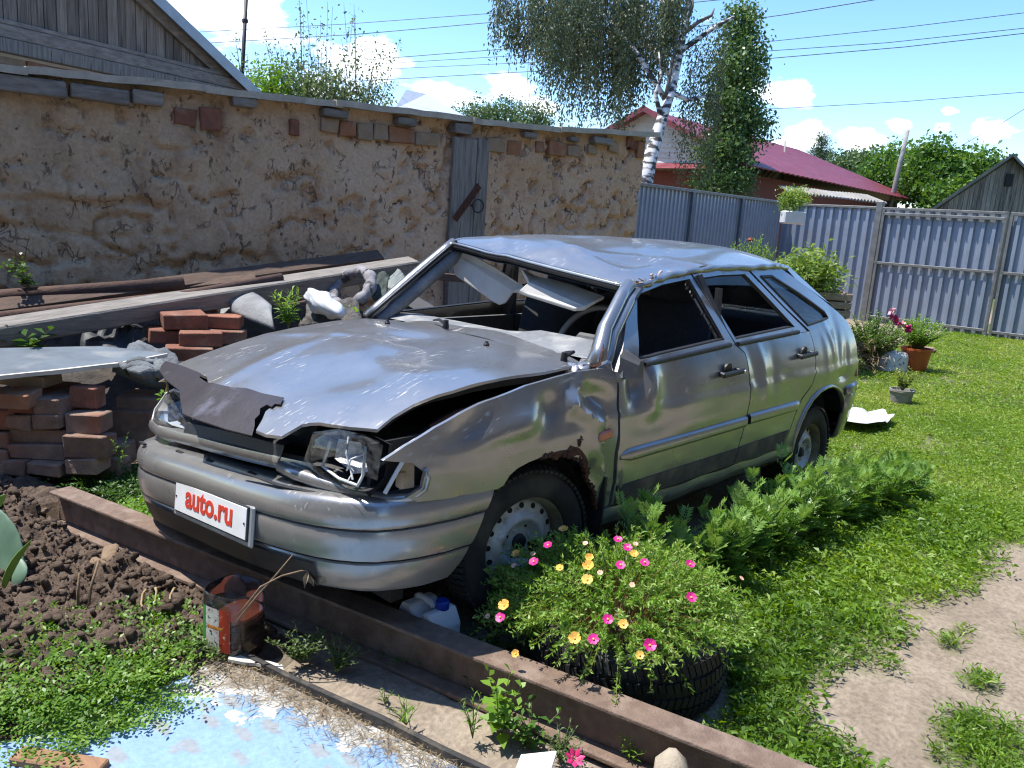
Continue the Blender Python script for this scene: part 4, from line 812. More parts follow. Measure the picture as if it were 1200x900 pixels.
# ---- radiator support, engine bay, grille frame
mb = MB(); mb.box((.60, -.10, .60), (.10, 1.0, .05)); mb.box((.52, 0, .42), (.05, 1.30, .36)); mb.build('radiator_support', DARK, car)
mb = MB(); mb.box((.15, 0, .46), (.9, 1.28, .04)); mb.box((-.30, 0, .68), (.03, 1.36, .52)); 
for s in (1, -1): mb.box((.42, .665*s, .66), (.48, .015, .26)); mb.box((-.18, .655*s, .70), (.28, .015, .40)); mb.tube([(.30*math.cos(a), .655*s, .285+.36*math.sin(a)) for a in [PI*k/10 for k in range(11)]], .03, 5)
mb.build('engine_bay', DARK, car)
mb = MB(); mb.bbox((.25, -.1, .62), (.45, .5, .3), .03); mb.bbox((.2, .35, .64), (.3, .22, .2), .02); mb.tube([(.45, .55, .70), (.30, .60, .80), (.10, .62, .84), (-.1, .62, .86)], .02, 6); mb.build('engine_block', mat('engine_grime', (.05, .048, .045), (.02, .02, .02), 20, .7, spots=((.10, .06, .03), 12, .55, .7)), car)
mb = MB(); mb.tube([(.42, .66, .80), (.32, .68, .835), (.24, .69, .85), (.15, .70, .86)], [.012, .018, .012, .008], 6); mb.build('hinge_arm', RUSTY, car)
# silver grille lip below the lamps
lipP = [(.70, -.665, .617), (.742, -.55, .607), (.75, -.42, .602), (.757, -.28, .600), (.762, -.12, .598), (.760, .05, .600), (.752, .20, .602), (.742, .34, .604), (.728, .42, .602)]
mb = MB(); mb.sweep(lipP, [(-.05, .012), (-.02, .020), (.004, .014), (.010, -.006), (.004, -.028), (-.03, -.034)], lambda i, q: tilt((lipP[i][0]+q[0]-.045, lipP[i][1], lipP[i][2]+q[1]+.012))); mb.build('grille_lip', PAINT, car, auto=40)
mb = MB(); gp = [tilt((.735, lerp(-.38, .26, k/10), .645)) for k in range(11)]; mb.sweep(gp, [(0, .0), (-.02, .06), (-.05, .07)], lambda i, q: (gp[i][0]+q[0]-.02, gp[i][1], gp[i][2]+q[1]-.04)); mb.build('grille_backing', BLACKP, car)
# broken-off end of the lip bent round the smashed lamp
mb = MB(); bp_ = [(.735, .305, .640), (.72, .38, .632), (.70, .46, .628), (.675, .56, .624), (.648, .64, .622), (.615, .71, .622), (.57, .755, .630), (.535, .775, .655), (.528, .782, .690), (.545, .782, .722)]
mb.tube(bp_, [.022, .027, .027, .026, .024, .021, .017, .012, .009, .007], 9, flat=.85); mb.build('broken_lip_end', PAINT, car, smooth=True)
mb = MB(); mb.tube([(.80, .18, .60), (.775, .36, .60), (.745, .47, .605), (.715, .56, .608)], [.003, .006, .006, .004], 5); mb.build('rubber_seal_strip', BLACKP, car)

# ---- headlights
def lampquad(P, dx, mb=None):
    mb = mb or MB(); n = len(P); V = [Vector(p) for p in P] + [Vector(p) + Vector(dx) for p in P]
    return mb.add(V, [tuple(range(n))] + [tuple(range(2*n-1, n-1, -1))] + [(i, (i+1) % n, n+(i+1) % n, n+i) for i in range(n)])
hr = empty('headlight', (.70, -.53, .6)); hr.parent = car; hr.matrix_parent_inverse = Matrix.Translation((1.2, 0, 0))
LR = [(.690, -.385, .615), (.700, -.41, .555), (.720, -.50, .528), (.725, -.62, .528), (.705, -.715, .545), (.675, -.745, .60), (.648, -.70, .672), (.652, -.62, .705), (.650, -.54, .705), (.665, -.42, .655)]
cen = Vector((.715, -.56, .61))
mb = MB(); mb.add([Vector(p) for p in LR] + [cen.lerp(Vector(p), .55) + Vector((.025, 0, 0)) for p in LR] + [cen + Vector((.03, 0, 0))], [(i, (i+1) % 10, 10+(i+1) % 10, 10+i) for i in range(10)] + [(10+i, 10+(i+1) % 10, 20) for i in range(10)]); mb.build('lens', LENS, hr, smooth=True)
mb = MB(); mb.add([Vector(p) + Vector((-.008, 0, 0)) for p in LR] + [cen.lerp(Vector(p), .45) + Vector((-.09, 0, 0)) for p in LR], [(i, (i+1) % 10, 10+(i+1) % 10, 10+i) for i in range(10)] + [tuple(range(10, 20))]); mb.build('reflector', REFL, hr, smooth=True)
mb = MB(); mb.tube([Vector(p) + Vector((.004, 0, 0)) for p in LR] + [Vector(LR[0])], .005, 5, False); mb.build('lamp_rim', WHITEP, hr, smooth=True)
mb = MB(); mb.tube([(.645, -.735, .63), (.63, -.73, .70), (.625, -.66, .735)], [.004, .008, .004], 5); mb.build('yellow_wire', mat('yellow', (.6, .42, .04), (.5, .3, .03), 10, .5), hr)
hl = empty('headlight', (.68, .55, .72)); hl.parent = car; hl.matrix_parent_inverse = Matrix.Translation((1.2, 0, 0)); hl['label'] = 'smashed left headlight with its housing exposed'
Q = [(.700, .395, .672), (.690, .43, .770), (.672, .53, .800), (.652, .66, .808), (.640, .715, .795), (.672, .735, .700), (.690, .71, .655), (.710, .60, .640)]
mb = MB(); n = len(Q); mb.add([Vector(p) + Vector((-.012, 0, 0)) for p in Q] + [Vector((.56, .56, .725)) + (Vector(p)-Vector((.68, .56, .725)))*.5 for p in Q], [(i, (i+1) % n, n+(i+1) % n, n+i) for i in range(n)] + [tuple(range(n, 2*n))]); mb.build('housing', BLACKP, hl)
mb = MB(); W_ = [(.703, .490, .682), (.695, .515, .765), (.683, .60, .785), (.672, .66, .782), (.690, .675, .70), (.700, .665, .668), (.706, .58, .668)]
pts = [Vector(p) for p in W_]; mb.tube([pts[1].lerp(pts[0], k/3) for k in range(4)] + [pts[0].lerp(pts[6], k/3) for k in range(1, 4)] + [pts[6].lerp(pts[5], k/3) for k in range(1, 4)] + [pts[5].lerp(pts[4], k/3) for k in range(1, 4)] + [pts[4].lerp(pts[3], k/4) for k in range(1, 5)], .005, 6); mb.build('white_bezel', WHITEP, hl, smooth=True)
mb = MB(); mb.add([(.66, .49, .70), (.655, .50, .765), (.645, .60, .775), (.655, .655, .70), (.665, .60, .68), (.60, .57, .73)], [(0, 1, 5), (1, 2, 5), (2, 3, 5), (3, 4, 5), (4, 0, 5)]); mb.build('crumpled_reflector', mat('dirty_foil', (.66, .66, .65), (.40, .40, .40), 20, .35, metal=.4, bump=.6, bscale=30), hl)
mb = MB(); mb.add([(.712, .395, .665), (.698, .425, .772), (.690, .505, .790), (.709, .49, .675)], [(0, 1, 2, 3)]); mb.add([(.698, .425, .775), (.678, .53, .806), (.668, .62, .812), (.684, .56, .765), (.692, .505, .770)], [(0, 1, 2, 3, 4)]); mb.add([(.668, .62, .812), (.652, .70, .803), (.675, .69, .75), (.684, .64, .76)], [(0, 1, 2, 3)])
for k in range(3):
    c = Vector((.705, random.uniform(.41, .70), random.uniform(.66, .79))); s = random.uniform(.012, .035); mb.add([c + Vector((random.uniform(-.01, .01), random.uniform(-s, s), random.uniform(-s, s))) for _ in range(3)], [(0, 1, 2)])
mb.build('broken_lens', LENS2, hl)
lq = [Vector(p) + Vector((.012, 0, 0)) for p in Q]; lc = Vector((.735, .56, .73)); MB().add(lq + [lc.lerp(p, .62) + Vector((.006, 0, 0)) for p in lq], [(i, (i+1) % 8, 8+(i+1) % 8, 8+i) for i in (0, 1, 2, 3, 4, 6, 7)] + [(8, 9, 10, 11), (8, 11, 12)]).build('lens', LENS2, hl, smooth=True)
mb = MB(); mb.tube([(.69, .60, .80), (.70, .605, .75), (.695, .62, .71), (.70, .64, .68)], .003, 5); mb.tube([(.68, .58, .74), (.70, .60, .73), (.69, .63, .70), (.705, .625, .675)], .0025, 5); mb.tube([(.67, .66, .76), (.70, .63, .74), (.70, .61, .70)], .003, 5); mb.build('loose_wires', WHITEP, hl)
mb = MB(); mb.add([(.60, .735, .655), (.59, .725, .735), (.555, .745, .735), (.56, .755, .66)], [(0, 1, 2, 3)]); mb.bbox((.575, .725, .685), (.05, .03, .05), .008, jit=.006); mb.build('foam_block', BEIGE, hl)
mb = MB(); mb.tube([(.655, .735, .655), (.62, .745, .72), (.60, .75, .755)], .007, 5); mb.build('lamp_bracket', WHITEP, hl)

# ---- wheels
def wheel(loc, steer, s):
    w = empty('wheel', loc); w.parent = car; w.matrix_parent_inverse = Matrix.Translation((1.2, 0, 0))
    M0 = Matrix.Translation(loc) @ Matrix.Rotation(steer, 4, 'Z') @ Matrix.Rotation(-PI/2*s, 4, 'X')      # local +z = outboard
    mb = MB(); hw = .086
    prof = prof_smooth([(.176, .055), (.182, .074), (.215, hw), (.250, hw-.004), (.272, hw-.018), (.284, hw-.035), (.2875, .03), (.2885, 0), (.2875, -.03), (.284, -hw+.035), (.272, -hw+.018), (.250, -hw+.004), (.215, -hw), (.182, -.074), (.176, -.055)], 1)
    mb.lathe(prof, 56, M0); ty = mb.build('tyre', RUBBER, w, auto=50)
    mb = MB()                                                       # tread blocks and shoulder ribs
    for k in range(72):
        a = 2*PI*k/72
        for (z0, z1, sk) in ((.048, .079, .05), (.006, .042, -.06), (-.042, -.006, .06), (-.079, -.048, -.05)):
            zz = (z0+z1)/2; rr = .2885 if abs(zz) < .05 else .2825
            q = Matrix.Rotation(a + sk*.6, 4, 'Z'); mb.box((0, 0, 0), (.012, .0165, z1-z0)); mb.v[-8:] = [tuple(M0 @ q @ (Matrix.Rotation(0 if abs(zz) < .05 else -.28*math.copysign(1, zz), 4, 'Y') @ Vector(v) + Vector((rr, 0, zz)))) for v in mb.v[-8:]]
    mb.build('tread', RUBBER, ty, kind='stuff')
    mb = MB(); mb.lathe(prof_smooth([(.150, -.05), (.158, .0), (.160, .035), (.166, .05), (.176, .066), (.180, .070), (.178, .060), (.172, .05)], 1), 48, M0); mb.build('rim_barrel', RIMLIP, w, smooth=True)
    mb = MB(); disc = prof_smooth([(.161, .012), (.150, .024), (.128, .030), (.112, .040), (.098, .052), (.085, .050), (.070, .028), (.055, .022), (.030, .024), (0, .024)], 1)
    mb.lathe(disc, 48, M0); rdk = mb.build('rim_disc', RIM, w, smooth=True)
    for k in range(16):
        a = 2*PI*k/16; q = M0 @ Matrix.Rotation(a, 4, 'Z') @ Matrix.Translation((.139, 0, .0285)) @ Matrix.Rotation(.25, 4, 'Y'); MB().lathe([(0, .0015), (.010, .0015), (.0105, 0), (.0105, -.003)], 10, q).build('rim_hole', DARK, rdk)
    for k in range(4):
        a = 2*PI*k/4+.4; q = M0 @ Matrix.Rotation(a, 4, 'Z') @ Matrix.Translation((.049, 0, .024)); MB().lathe([(0, .006), (.007, .006), (.008, 0)], 6, q).build('wheel_bolt', RIM, rdk)
        q = M0 @ Matrix.Rotation(a+.7, 4, 'Z') @ Matrix.Translation((.062, 0, .0255)); MB().lathe([(0, .001), (.006, .001), (.006, -.002)], 8, q).build('rim_hole', DARK, rdk)
    mb = MB(); mb.lathe([(0, .040), (.022, .040), (.027, .036), (.029, .028), (.030, .020)], 20, M0); mb.build('hub_cap', BLACKP, w, smooth=True)
wheel((-.01, .668, .322), -.17, 1); wheel((-2.463, .672, .247), 0, 1); wheel((-.01, -.66, .310), -.17, -1); wheel((-2.46, -.665, .262), 0, -1)

# ---- underside and interior
mb = MB(); mb.box((-1.2, 0, .29), (2.3, 1.46, .05)); mb.box((-2.75, 0, .36), (.8, 1.30, .05)); mb.box((-2.46, 0, .62), (.72, 1.02, .5)); 
for s in (1, -1):                                                   # wheel tubs
    mb.tube([(-2.46+.34*math.cos(a), .60*s, .27+.37*math.sin(a)) for a in [PI*k/12 for k in range(13)]], [.10]*13, 4, flat=.3)
    mb.tube([(-.02+.33*math.cos(a), .62*s, .32+.345*math.sin(a)) for a in [PI*k/12 for k in range(13)]], [.10]*13, 4, flat=.3)
mb.build('floor_pan', DARK, car)
mb = MB(); mb.tube([(-.3, .2, .24), (-1.5, .2, .22), (-2.6, .3, .24)], .03, 8); mb.bbox((-2.7, .2, .25), (.5, .3, .12), .04); mb.build('exhaust', RUSTY, car)
dash = MB(); DY = [-.64, -.5, -.3, 0, .1, .2, .4, .55, .66]
def dashp(i, q):
    y = DY[i]; hump = .030*sstep(.05, .18, y)*sstep(.66, .55, y); return (q[0] - (.05 if q[0] < -.7 else 0)*sstep(.1, .2, y), y, q[1] + hump*(1 if q[0] < -.55 else 0))
dash.sweep(DY, [(-.40, .955), (-.50, .972), (-.62, .965), (-.70, .945), (-.74, .91), (-.76, .82), (-.70, .62), (-.55, .5)], dashp); da = dash.build('dashboard', DASHM, car, auto=50)
mb = MB(); mb.bbox((-.64, .33, .950), (.18, .38, .05), .02); mb.build('instrument_hood', DASHM, da, auto=60)
sw = MB(); c = Vector((-.80, .35, .940)); ax1 = Vector((0, 1, 0)); ax2 = Vector((-.48, 0, .877)); ring = [c + (ax1*math.cos(a) + ax2*math.sin(a))*.188 for a in [2*PI*k/36 for k in range(37)]]
sw.tube(ring, .0145, 7, False); st_ = sw.build('steering_wheel', mat('wheel_rim_grey', (.15, .15, .15), (.11, .11, .11), 20, .5), car, smooth=True)
mb = MB(); 
for a in (-.15, PI+.15, -PI/2): mb.tube([c + Vector((.03, 0, .0)), c + (ax1*math.cos(a) + ax2*math.sin(a))*.18], [.028, .016], 6, flat=.5)
mb.bbox(c + Vector((.015, 0, .005)), (.05, .12, .10), .015, Matrix.Rotation(.5, 3, 'Y')); mb.tube([c, c+Vector((.25, 0, -.14))], .035, 8); mb.build('spokes', GREYTRIM, st_)
def seat(y):
    e = empty('front_seat', (-1.2, y, .33)); e.parent = car; e.matrix_parent_inverse = Matrix.Translation((1.2, 0, 0))
    MB().bbox((-1.10, y, .50), (.52, .50, .16), .05, Matrix.Rotation(.10, 3, 'Y')).build('cushion', SEATM, e, auto=60)
    MB().bbox((-1.38, y, .83), (.15, .50, .62), .06, Matrix.Rotation(-.25, 3, 'Y')).build('backrest', SEATM, e, auto=60)
    MB().bbox((-1.475, y, 1.175), (.10, .27, .17), .04, Matrix.Rotation(-.2, 3, 'Y')).build('headrest', SEATM, e, auto=60)
    mb = MB(); [mb.tube([(-1.46, y+d, 1.06), (-1.47, y+d, 1.16)], .007, 6) for d in (-.06, .06)]; mb.build('headrest_post', GREYTRIM, e)
seat(.34); seat(-.36)
rs = MB(); rs.bbox((-2.02, 0, .52), (.5, 1.22, .18), .05, Matrix.Rotation(.06, 3, 'Y')); rs.bbox((-2.26, 0, .77), (.14, 1.22, .52), .05, Matrix.Rotation(-.3, 3, 'Y')); rs.build('rear_seat', SEATM, car, auto=60)
MB().bbox((-2.62, 0, .945), (.62, 1.16, .018), .004).build('parcel_shelf', mat('shelf_grey', (.44, .47, .44), (.36, .38, .36), 9, .8), car)
# side linings
for s in (1, -1):
    mb = MB(); mb.box((-1.36, .66*s, .70), (1.75, .03, .46)); mb.build('door_lining', GREYTRIM, car)
    mb = MB(); mb.tube([(-1.40, .70*s, .42), (-1.38, .705*s, .95), (-1.27, .57*s, upR(1.27) if s < 0 else 1.27)], [.045, .045, .03], 6, flat=.5); mb.build('door_pillar', GREYTRIM, car)
mb = MB(); mb.tube([(-1.33, .66, 1.22), (-1.36, .655, 1.0), (-1.38, .62, .6)], .02, 4, flat=.1); mb.build('seat_belt', SEATM, car); mb = MB(); mb.tube([(-1.33, -.62, 1.25), (-1.37, -.66, .9), (-1.38, -.62, .5)], .02, 4, flat=.1); mb.build('seat_belt', SEATM, car)
# visors
def visor(P, name, lab=None):
    Pv = [Vector(p) for p in P]; n = len(Pv); nn = (Pv[1]-Pv[0]).cross(Pv[-1]-Pv[0]).normalized()*.010
    mb = MB(); mb.add([p+nn for p in Pv] + [p-nn for p in Pv], [tuple(range(n)), tuple(range(2*n-1, n-1, -1))] + [(i, n+i, n+(i+1) % n, (i+1) % n) for i in range(n)]); o = mb.build(name, VISOR, car, label=lab)
    md = o.modifiers.new('b', 'BEVEL'); md.width = .006; md.segments = 2; return o
visor([(-.80, -.585, 1.23), (-.81, -.585, 1.275), (-.82, -.56, 1.295), (-.83, -.49, 1.285), (-.85, -.30, 1.22), (-.87, -.17, 1.16), (-.865, -.12, 1.155), (-.86, -.14, 1.115), (-.85, -.19, 1.115), (-.84, -.225, 1.06), (-.83, -.26, 1.045), (-.82, -.30, 1.06), (-.80, -.56, 1.165)], 'sun_visor', 'grey sun visor hanging down on the passenger side')
visor([(-.80, -.105, 1.235), (-.82, -.03, 1.21), (-.86, .16, 1.185), (-.86, .355, 1.150), (-.80, .36, 1.14), (-.77, .32, 1.098), (-.75, .28, 1.09), (-.74, .0, 1.125), (-.735, -.05, 1.135), (-.76, -.02, 1.175), (-.77, -.04, 1.195)], 'sun_visor', 'sunlit white sun visor on the driver side')
mb = MB(); mb.tube([(-.86, -.14, 1.16), (-.85, -.07, 1.15), (-.84, -.04, 1.17)], .006, 5); mb.tube([(-.85, -.11, 1.17), (-.86, -.12, 1.13)], .005, 5); mb.build('visor_bracket', BLACKP, car)

# ---- tail
tg = MB(); TA = [(-2.40, .50, 1.318), (-2.62, .565, 1.19), (-2.80, .605, 1.09), (-2.98, .64, .985), (-3.06, .66, .90), (-3.10, .655, .78), (-3.12, .65, .64)]
TB = [(-2.46, -.50, 1.37), (-2.66, -.565, 1.22), (-2.82, -.605, 1.11), (-2.98, -.64, .985), (-3.06, -.66, .90), (-3.10, -.655, .78), (-3.12, -.65, .64)]
def tailp(i, s):
    p = Vector(TA[i]).lerp(Vector(TB[i]), s); p.x -= .07*4*s*(1-s); p.z += .02*4*s*(1-s)*(i < 3); return p
def tailgrid(r0, r1, s0, s1, n): return [tailp(i, lerp(s0, s1, k/n)) for i in range(r0, r1+1) for k in range(n+1)]
tg.add(tailgrid(3, 6, 0, 1, 12), [(i*13+k, i*13+k+1, (i+1)*13+k+1, (i+1)*13+k) for i in range(3) for k in range(12)])
for s0, s1 in ((0, .10), (.90, 1)): tg.add(tailgrid(0, 3, s0, s1, 2), [(i*3+k, i*3+k+1, (i+1)*3+k+1, (i+1)*3+k) for i in range(3) for k in range(2)])
gate = tg.build('tailgate', PAINT, car, auto=40); md = gate.modifiers.new('s', 'SOLIDIFY'); md.thickness = .02
mb = MB(); mb.add(tailgrid(0, 3, .10, .90, 10), [(i*11+k, i*11+k+1, (i+1)*11+k+1, (i+1)*11+k) for i in range(3) for k in range(10)]); mb.build('rear_glass', GLASSC, gate, smooth=True)
mb = MB(); mb.tube([tailp(3, s/10) + Vector((-.02, 0, .02)) for s in range(11)], .022, 7, flat=.5); mb.build('tail_spoiler', BLACKP, gate, smooth=True)
mb = MB()
for s in (1, -1): mb.add([cr1(GL if s > 0 else GR, 1) + Vector((0, 0, -.005)), Vector((-2.40, .50*s, 1.318 if s > 0 else 1.37)), Vector((-2.98, .64*s, .985)), Vector((-2.92, .70*s, .98)), Vector((-2.70, .652*s, 1.11 if s > 0 else 1.13)), Vector((-2.36, .572*s, 1.25 if s > 0 else 1.31))], [(0, 1, 2, 3, 4, 5)])
mb.build('rear_pillar_skin', PAINT, car)
RB = [(-2.765, .795), (-2.90, .785), (-3.05, .75), (-3.16, .68), (-3.22, .58), (-3.25, .40), (-3.26, .2), (-3.26, 0)]; RB = RB + [(x, -y) for x, y in RB[-2::-1]]
mb = MB(); rp = [(-.10, .645), (-.01, .638), (.012, .62), (.014, .575), (.004, .57), (.010, .562), (.008, .47), (0, .462), (-.004, .455), (-.02, .38), (-.05, .29), (-.12, .28)]
def rbf(i, q):
    a, b = Vector(RB[max(i-1, 0)]), Vector(RB[min(i+1, len(RB)-1)]); t = (b-a).normalized(); n = Vector((-t.y, t.x)); n = n if n.dot(Vector((RB[i][0]+2.5, RB[i][1]))) > 0 else -n
    cut = sstep(.50, .28, q[1]) if abs(RB[i][1]) > .7 else 0
    p = Vector(RB[i]) + n*q[0]; return (p.x - .06*cut, p.y, q[1])
mb.sweep(RB, rp, rbf); rb = mb.build('rear_bumper', PAINT, car, auto=35); md = rb.modifiers.new('s', 'SOLIDIFY'); md.thickness = .012; md.offset = -1

# ================================================================== FOREGROUND: beam, slab edge, soil, bottle, canister, planter
BEAMM = mat('brown_primer_steel', (.215, .148, .108), (.15, .10, .073), 22, .82, bump=.5, bscale=130, spots=((.27, .20, .155), 11, .5, .75), rvar=.08)
BA, BB = Vector((.948, -1.215, .0)), Vector((.262, 1.98, .0)); bdir = (BB-BA).normalized(); bn = Vector((bdir.y, -bdir.x, 0))
beam = empty('steel_beam', (BA+BB)/2, 'brown painted steel I-beam lying in front of the car', 'beam')
def bar(mbx, o0, o1, z0, z1, cut=0):
    a0, a1 = BA + bn*o0, BA + bn*o1; b0, b1 = BB + bn*o0, BB + bn*o1
    V = [Vector((p.x, p.y, z)) for z in (z0, z1) for p in (a0, a1, b1, b0)]
    return mbx.add(V, [(3, 2, 1, 0), (4, 5, 6, 7), (0, 1, 5, 4), (1, 2, 6, 5), (2, 3, 7, 6), (3, 0, 4, 7)])
def beampart(name, o0, o1, z0, z1):
    o = bar(MB(), o0, o1, z0, z1).build(name, BEAMM, beam); md = o.modifiers.new('b', 'BEVEL'); md.width = .0035; md.segments = 2
beampart('top_flange', -.098, .0, .153, .166); beampart('web', -.055, -.040, .026, .1525); beampart('bottom_flange', -.10, .012, .010, .0255)

# ---- painted slab with peeling blue paint, its dark edge strip and straw litter
def slabmat():
    m, nt, N, L, b = nmat('peeling_blue_paint'); b.inputs['Roughness'].default_value = .62
    tc = N('ShaderNodeTexCoord')
    def noise(s, d=6, r=.6, mp=None):
        n = N('ShaderNodeTexNoise'); n.inputs['Scale'].default_value = s; n.inputs['Detail'].default_value = d; n.inputs['Roughness'].default_value = r; L((mp or tc).outputs[0 if mp else 'Object'], n.inputs[0]); return n
    blue = ramp(N, [(.3, (.17, .29, .46)), (.7, (.25, .38, .55))]); L(noise(3).outputs['Fac'], blue.inputs[0])
    # worn oval patches in rows
    mp = N('ShaderNodeMapping'); mp.inputs['Rotation'].default_value = (0, 0, .42); mp.inputs['Scale'].default_value = (16, 7.5, 1); L(tc.outputs['Object'], mp.inputs[0])
    vo = N('ShaderNodeTexVoronoi'); vo.inputs['Scale'].default_value = 1; vo.inputs['Randomness'].default_value = .55; L(mp.outputs[0], vo.inputs[0])
    nv = noise(40, 6); sb = N('ShaderNodeMath'); sb.operation = 'MULTIPLY_ADD'; sb.inputs[1].default_value = .55; L(nv.outputs['Fac'], sb.inputs[0]); L(vo.outputs['Distance'], sb.inputs[2])
    cv = ramp(N, [(.55, (.85, .85, .85)), (.64, (0, 0, 0))]); L(sb.outputs[0], cv.inputs[0])
    m1 = N('ShaderNodeMix'); m1.data_type = 'RGBA'; L(cv.outputs[0], m1.inputs['Factor']); L(blue.outputs[0], m1.inputs[6]); m1.inputs[7].default_value = (.25, .265, .265, 1)
    # white undercoat where the blue has flaked off, thicker towards the strip
    sp = N('ShaderNodeSeparateXYZ'); L(tc.outputs['Object'], sp.inputs[0])
    di = N('ShaderNodeMath'); di.operation = 'MULTIPLY_ADD'; di.inputs[1].default_value = .42; L(sp.outputs[1], di.inputs[0]); L(sp.outputs[0], di.inputs[2])
    mr = N('ShaderNodeMapRange'); mr.inputs[1].default_value = 1.10; mr.inputs[2].default_value = 1.44; mr.inputs[3].default_value = .23; mr.inputs[4].default_value = -.22; L(di.outputs[0], mr.inputs[0])
    n7 = noise(9, 10, .66); sm = N('ShaderNodeMath'); sm.operation = 'ADD'; L(n7.outputs['Fac'], sm.inputs[0]); L(mr.outputs[0], sm.inputs[1])
    cw = ramp(N, [(.555, (0, 0, 0)), (.575, (1, 1, 1))]); L(sm.outputs[0], cw.inputs[0])
    m2 = N('ShaderNodeMix'); m2.data_type = 'RGBA'; L(cw.outputs[0], m2.inputs['Factor']); L(m1.outputs[2], m2.inputs[6]); m2.inputs[7].default_value = (.46, .46, .43, 1)
    n8 = noise(14, 10, .7); s8 = N('ShaderNodeMath'); s8.operation = 'ADD'; L(n8.outputs['Fac'], s8.inputs[0]); L(mr.outputs[0], s8.inputs[1]); c8 = ramp(N, [(.64, (0, 0, 0)), (.70, (1, 1, 1))]); L(s8.outputs[0], c8.inputs[0])
    m3 = N('ShaderNodeMix'); m3.data_type = 'RGBA'; L(c8.outputs[0], m3.inputs['Factor']); L(m2.outputs[2], m3.inputs[6]); m3.inputs[7].default_value = (.25, .22, .18, 1)
    n9 = noise(60, 6); m4 = N('ShaderNodeMix'); m4.data_type = 'RGBA'; m4.blend_type = 'OVERLAY'; m4.inputs['Factor'].default_value = .3; L(m3.outputs[2], m4.inputs[6]); L(n9.outputs['Fac'], m4.inputs[7])
    L(m4.outputs[2], b.inputs['Base Color'])
    hh = N('ShaderNodeMath'); hh.operation = 'MULTIPLY_ADD'; hh.inputs[1].default_value = -.5; L(cw.outputs[0], hh.inputs[0]); L(n9.outputs['Fac'], hh.inputs[2])
    bp = N('ShaderNodeBump'); bp.inputs['Strength'].default_value = .5; bp.inputs['Distance'].default_value = .004; L(hh.outputs[0], bp.inputs['Height']); L(bp.outputs[0], b.inputs['Normal'])
    return m
SLAB = [(.945, .12), (.88, .40), (.80, .74), (.72, 1.10), (.60, 1.62), (.45, 2.3), (2.6, 2.9), (2.9, .40), (1.78, .20), (1.55, .26), (1.30, .17), (1.10, .10)]
panel('painted_slab', SLAB, lambda x, y: (x, y, .022 + .003*math.sin(x*9+y*5)), .12, slabmat(), None, thick=(0, 0, -.03), kind='structure', label='concrete slab with peeling light blue paint')
EDGE = mat('black_rubber_edge', (.05, .046, .042), (.03, .028, .026), 20, .8, bump=.5, bscale=80, spots=((.17, .14, .10), 12, .5, .7))
mb = MB(); ep = [(.925, .135), (.905, .22), (.875, .36), (.84, .53), (.80, .72), (.765, .89), (.72, 1.10), (.675, 1.30), (.62, 1.54), (.55, 1.86)]
mb.sweep(ep, [(-.009, .0), (-.009, .052), (.0, .056), (.009, .052), (.009, .0)], lambda i, q: (ep[i][0]+q[0]+.003*math.sin(i*2.1), ep[i][1], q[1]+.003*math.sin(i*1.7))); mb.build('edging_strip', EDGE, None, auto=40, label='dirty black edging strip between the slab and the beam', cat='edging')
def straw():
    n = 2600; t = RNG.random(n); y = .16 + t*1.25; x = np.interp(y, [p[1] for p in ep], [p[0] for p in ep]) + .015 + np.abs(RNG.normal(size=n))*.075*(1-.25*t); a = RNG.random(n)*2*PI
    D = np.stack([np.cos(a), np.sin(a), RNG.normal(size=n)*.12], -1); P = np.stack([x, y, .028 + RNG.random(n)*.012], -1)
    V, F = leaf_quads(P, D, RNG.uniform(.012, .055, n), RNG.uniform(.0012, .0028, n), 0, Nn=np.tile([[0, 0, 1.]], (n, 1)) + RNG.normal(size=(n, 3))*.4)
    mk('straw_litter', V, F, leafmat('straw', [(.12, .09, .05), (.22, .165, .10), (.33, .26, .16)], .8, .1), None, rnd=RNG.random(n), kind='stuff', label='dry straw and needle litter along the slab edge')
straw()
# chips of plaster on the litter
CHIP = mat('plaster_chip', (.55, .53, .48), (.45, .43, .38), 15, .9, bump=.3)
for k, (P_, lb) in enumerate((([(.865, .42), (.90, .38), (.93, .33), (.915, .31), (.885, .33), (.86, .36)], 'pale flake of plaster nearest the cut bottle'), ([(.835, .50), (.855, .455), (.88, .40), (.862, .395), (.84, .42), (.82, .465)], 'pale flake of plaster lying further along the edging strip'))):
    MB().prism(P_, .036, .046).build('plaster_flake', CHIP, None, label=lb, cat='plaster flake')
MB().bbox((0.627, 1.355, 0.1), (.07, .10, .008), .002, Matrix.Rotation(.5, 3, 'Z') @ Matrix.Rotation(.35, 3, 'X')).build('white_tile_chip', mat('tile_white', (.78, .77, .74), (.68, .67, .64), 14, .5), None, label='small white tile chip propped among weeds at the bottom edge', cat='tile chip')
mb = MB(); o_ = (0.385, 1.608, 0.09); mb.bbox(o_, (.10, .085, .12), .03, Matrix.Rotation(.7, 3, 'Z'), .008); mb.build('pale_stone', mat('pale_stone', (.42, .36, .27), (.30, .25, .18), 10, .9, bump=.5), None, auto=50, label='rounded pale stone at the bottom edge by the beam', cat='stone')
mb = MB(); mb.bbox((1.467, 0.478, 0.03), (.055, .24, .025), .004, Matrix.Rotation(.62, 3, 'Z'), .003); mb.build('wood_offcut', mat('raw_wood', (.34, .19, .10), (.24, .13, .07), 8, .85, stretch=(4, .6, 4), bump=.4), None, label='short brown wooden offcut on the blue slab', cat='offcut')

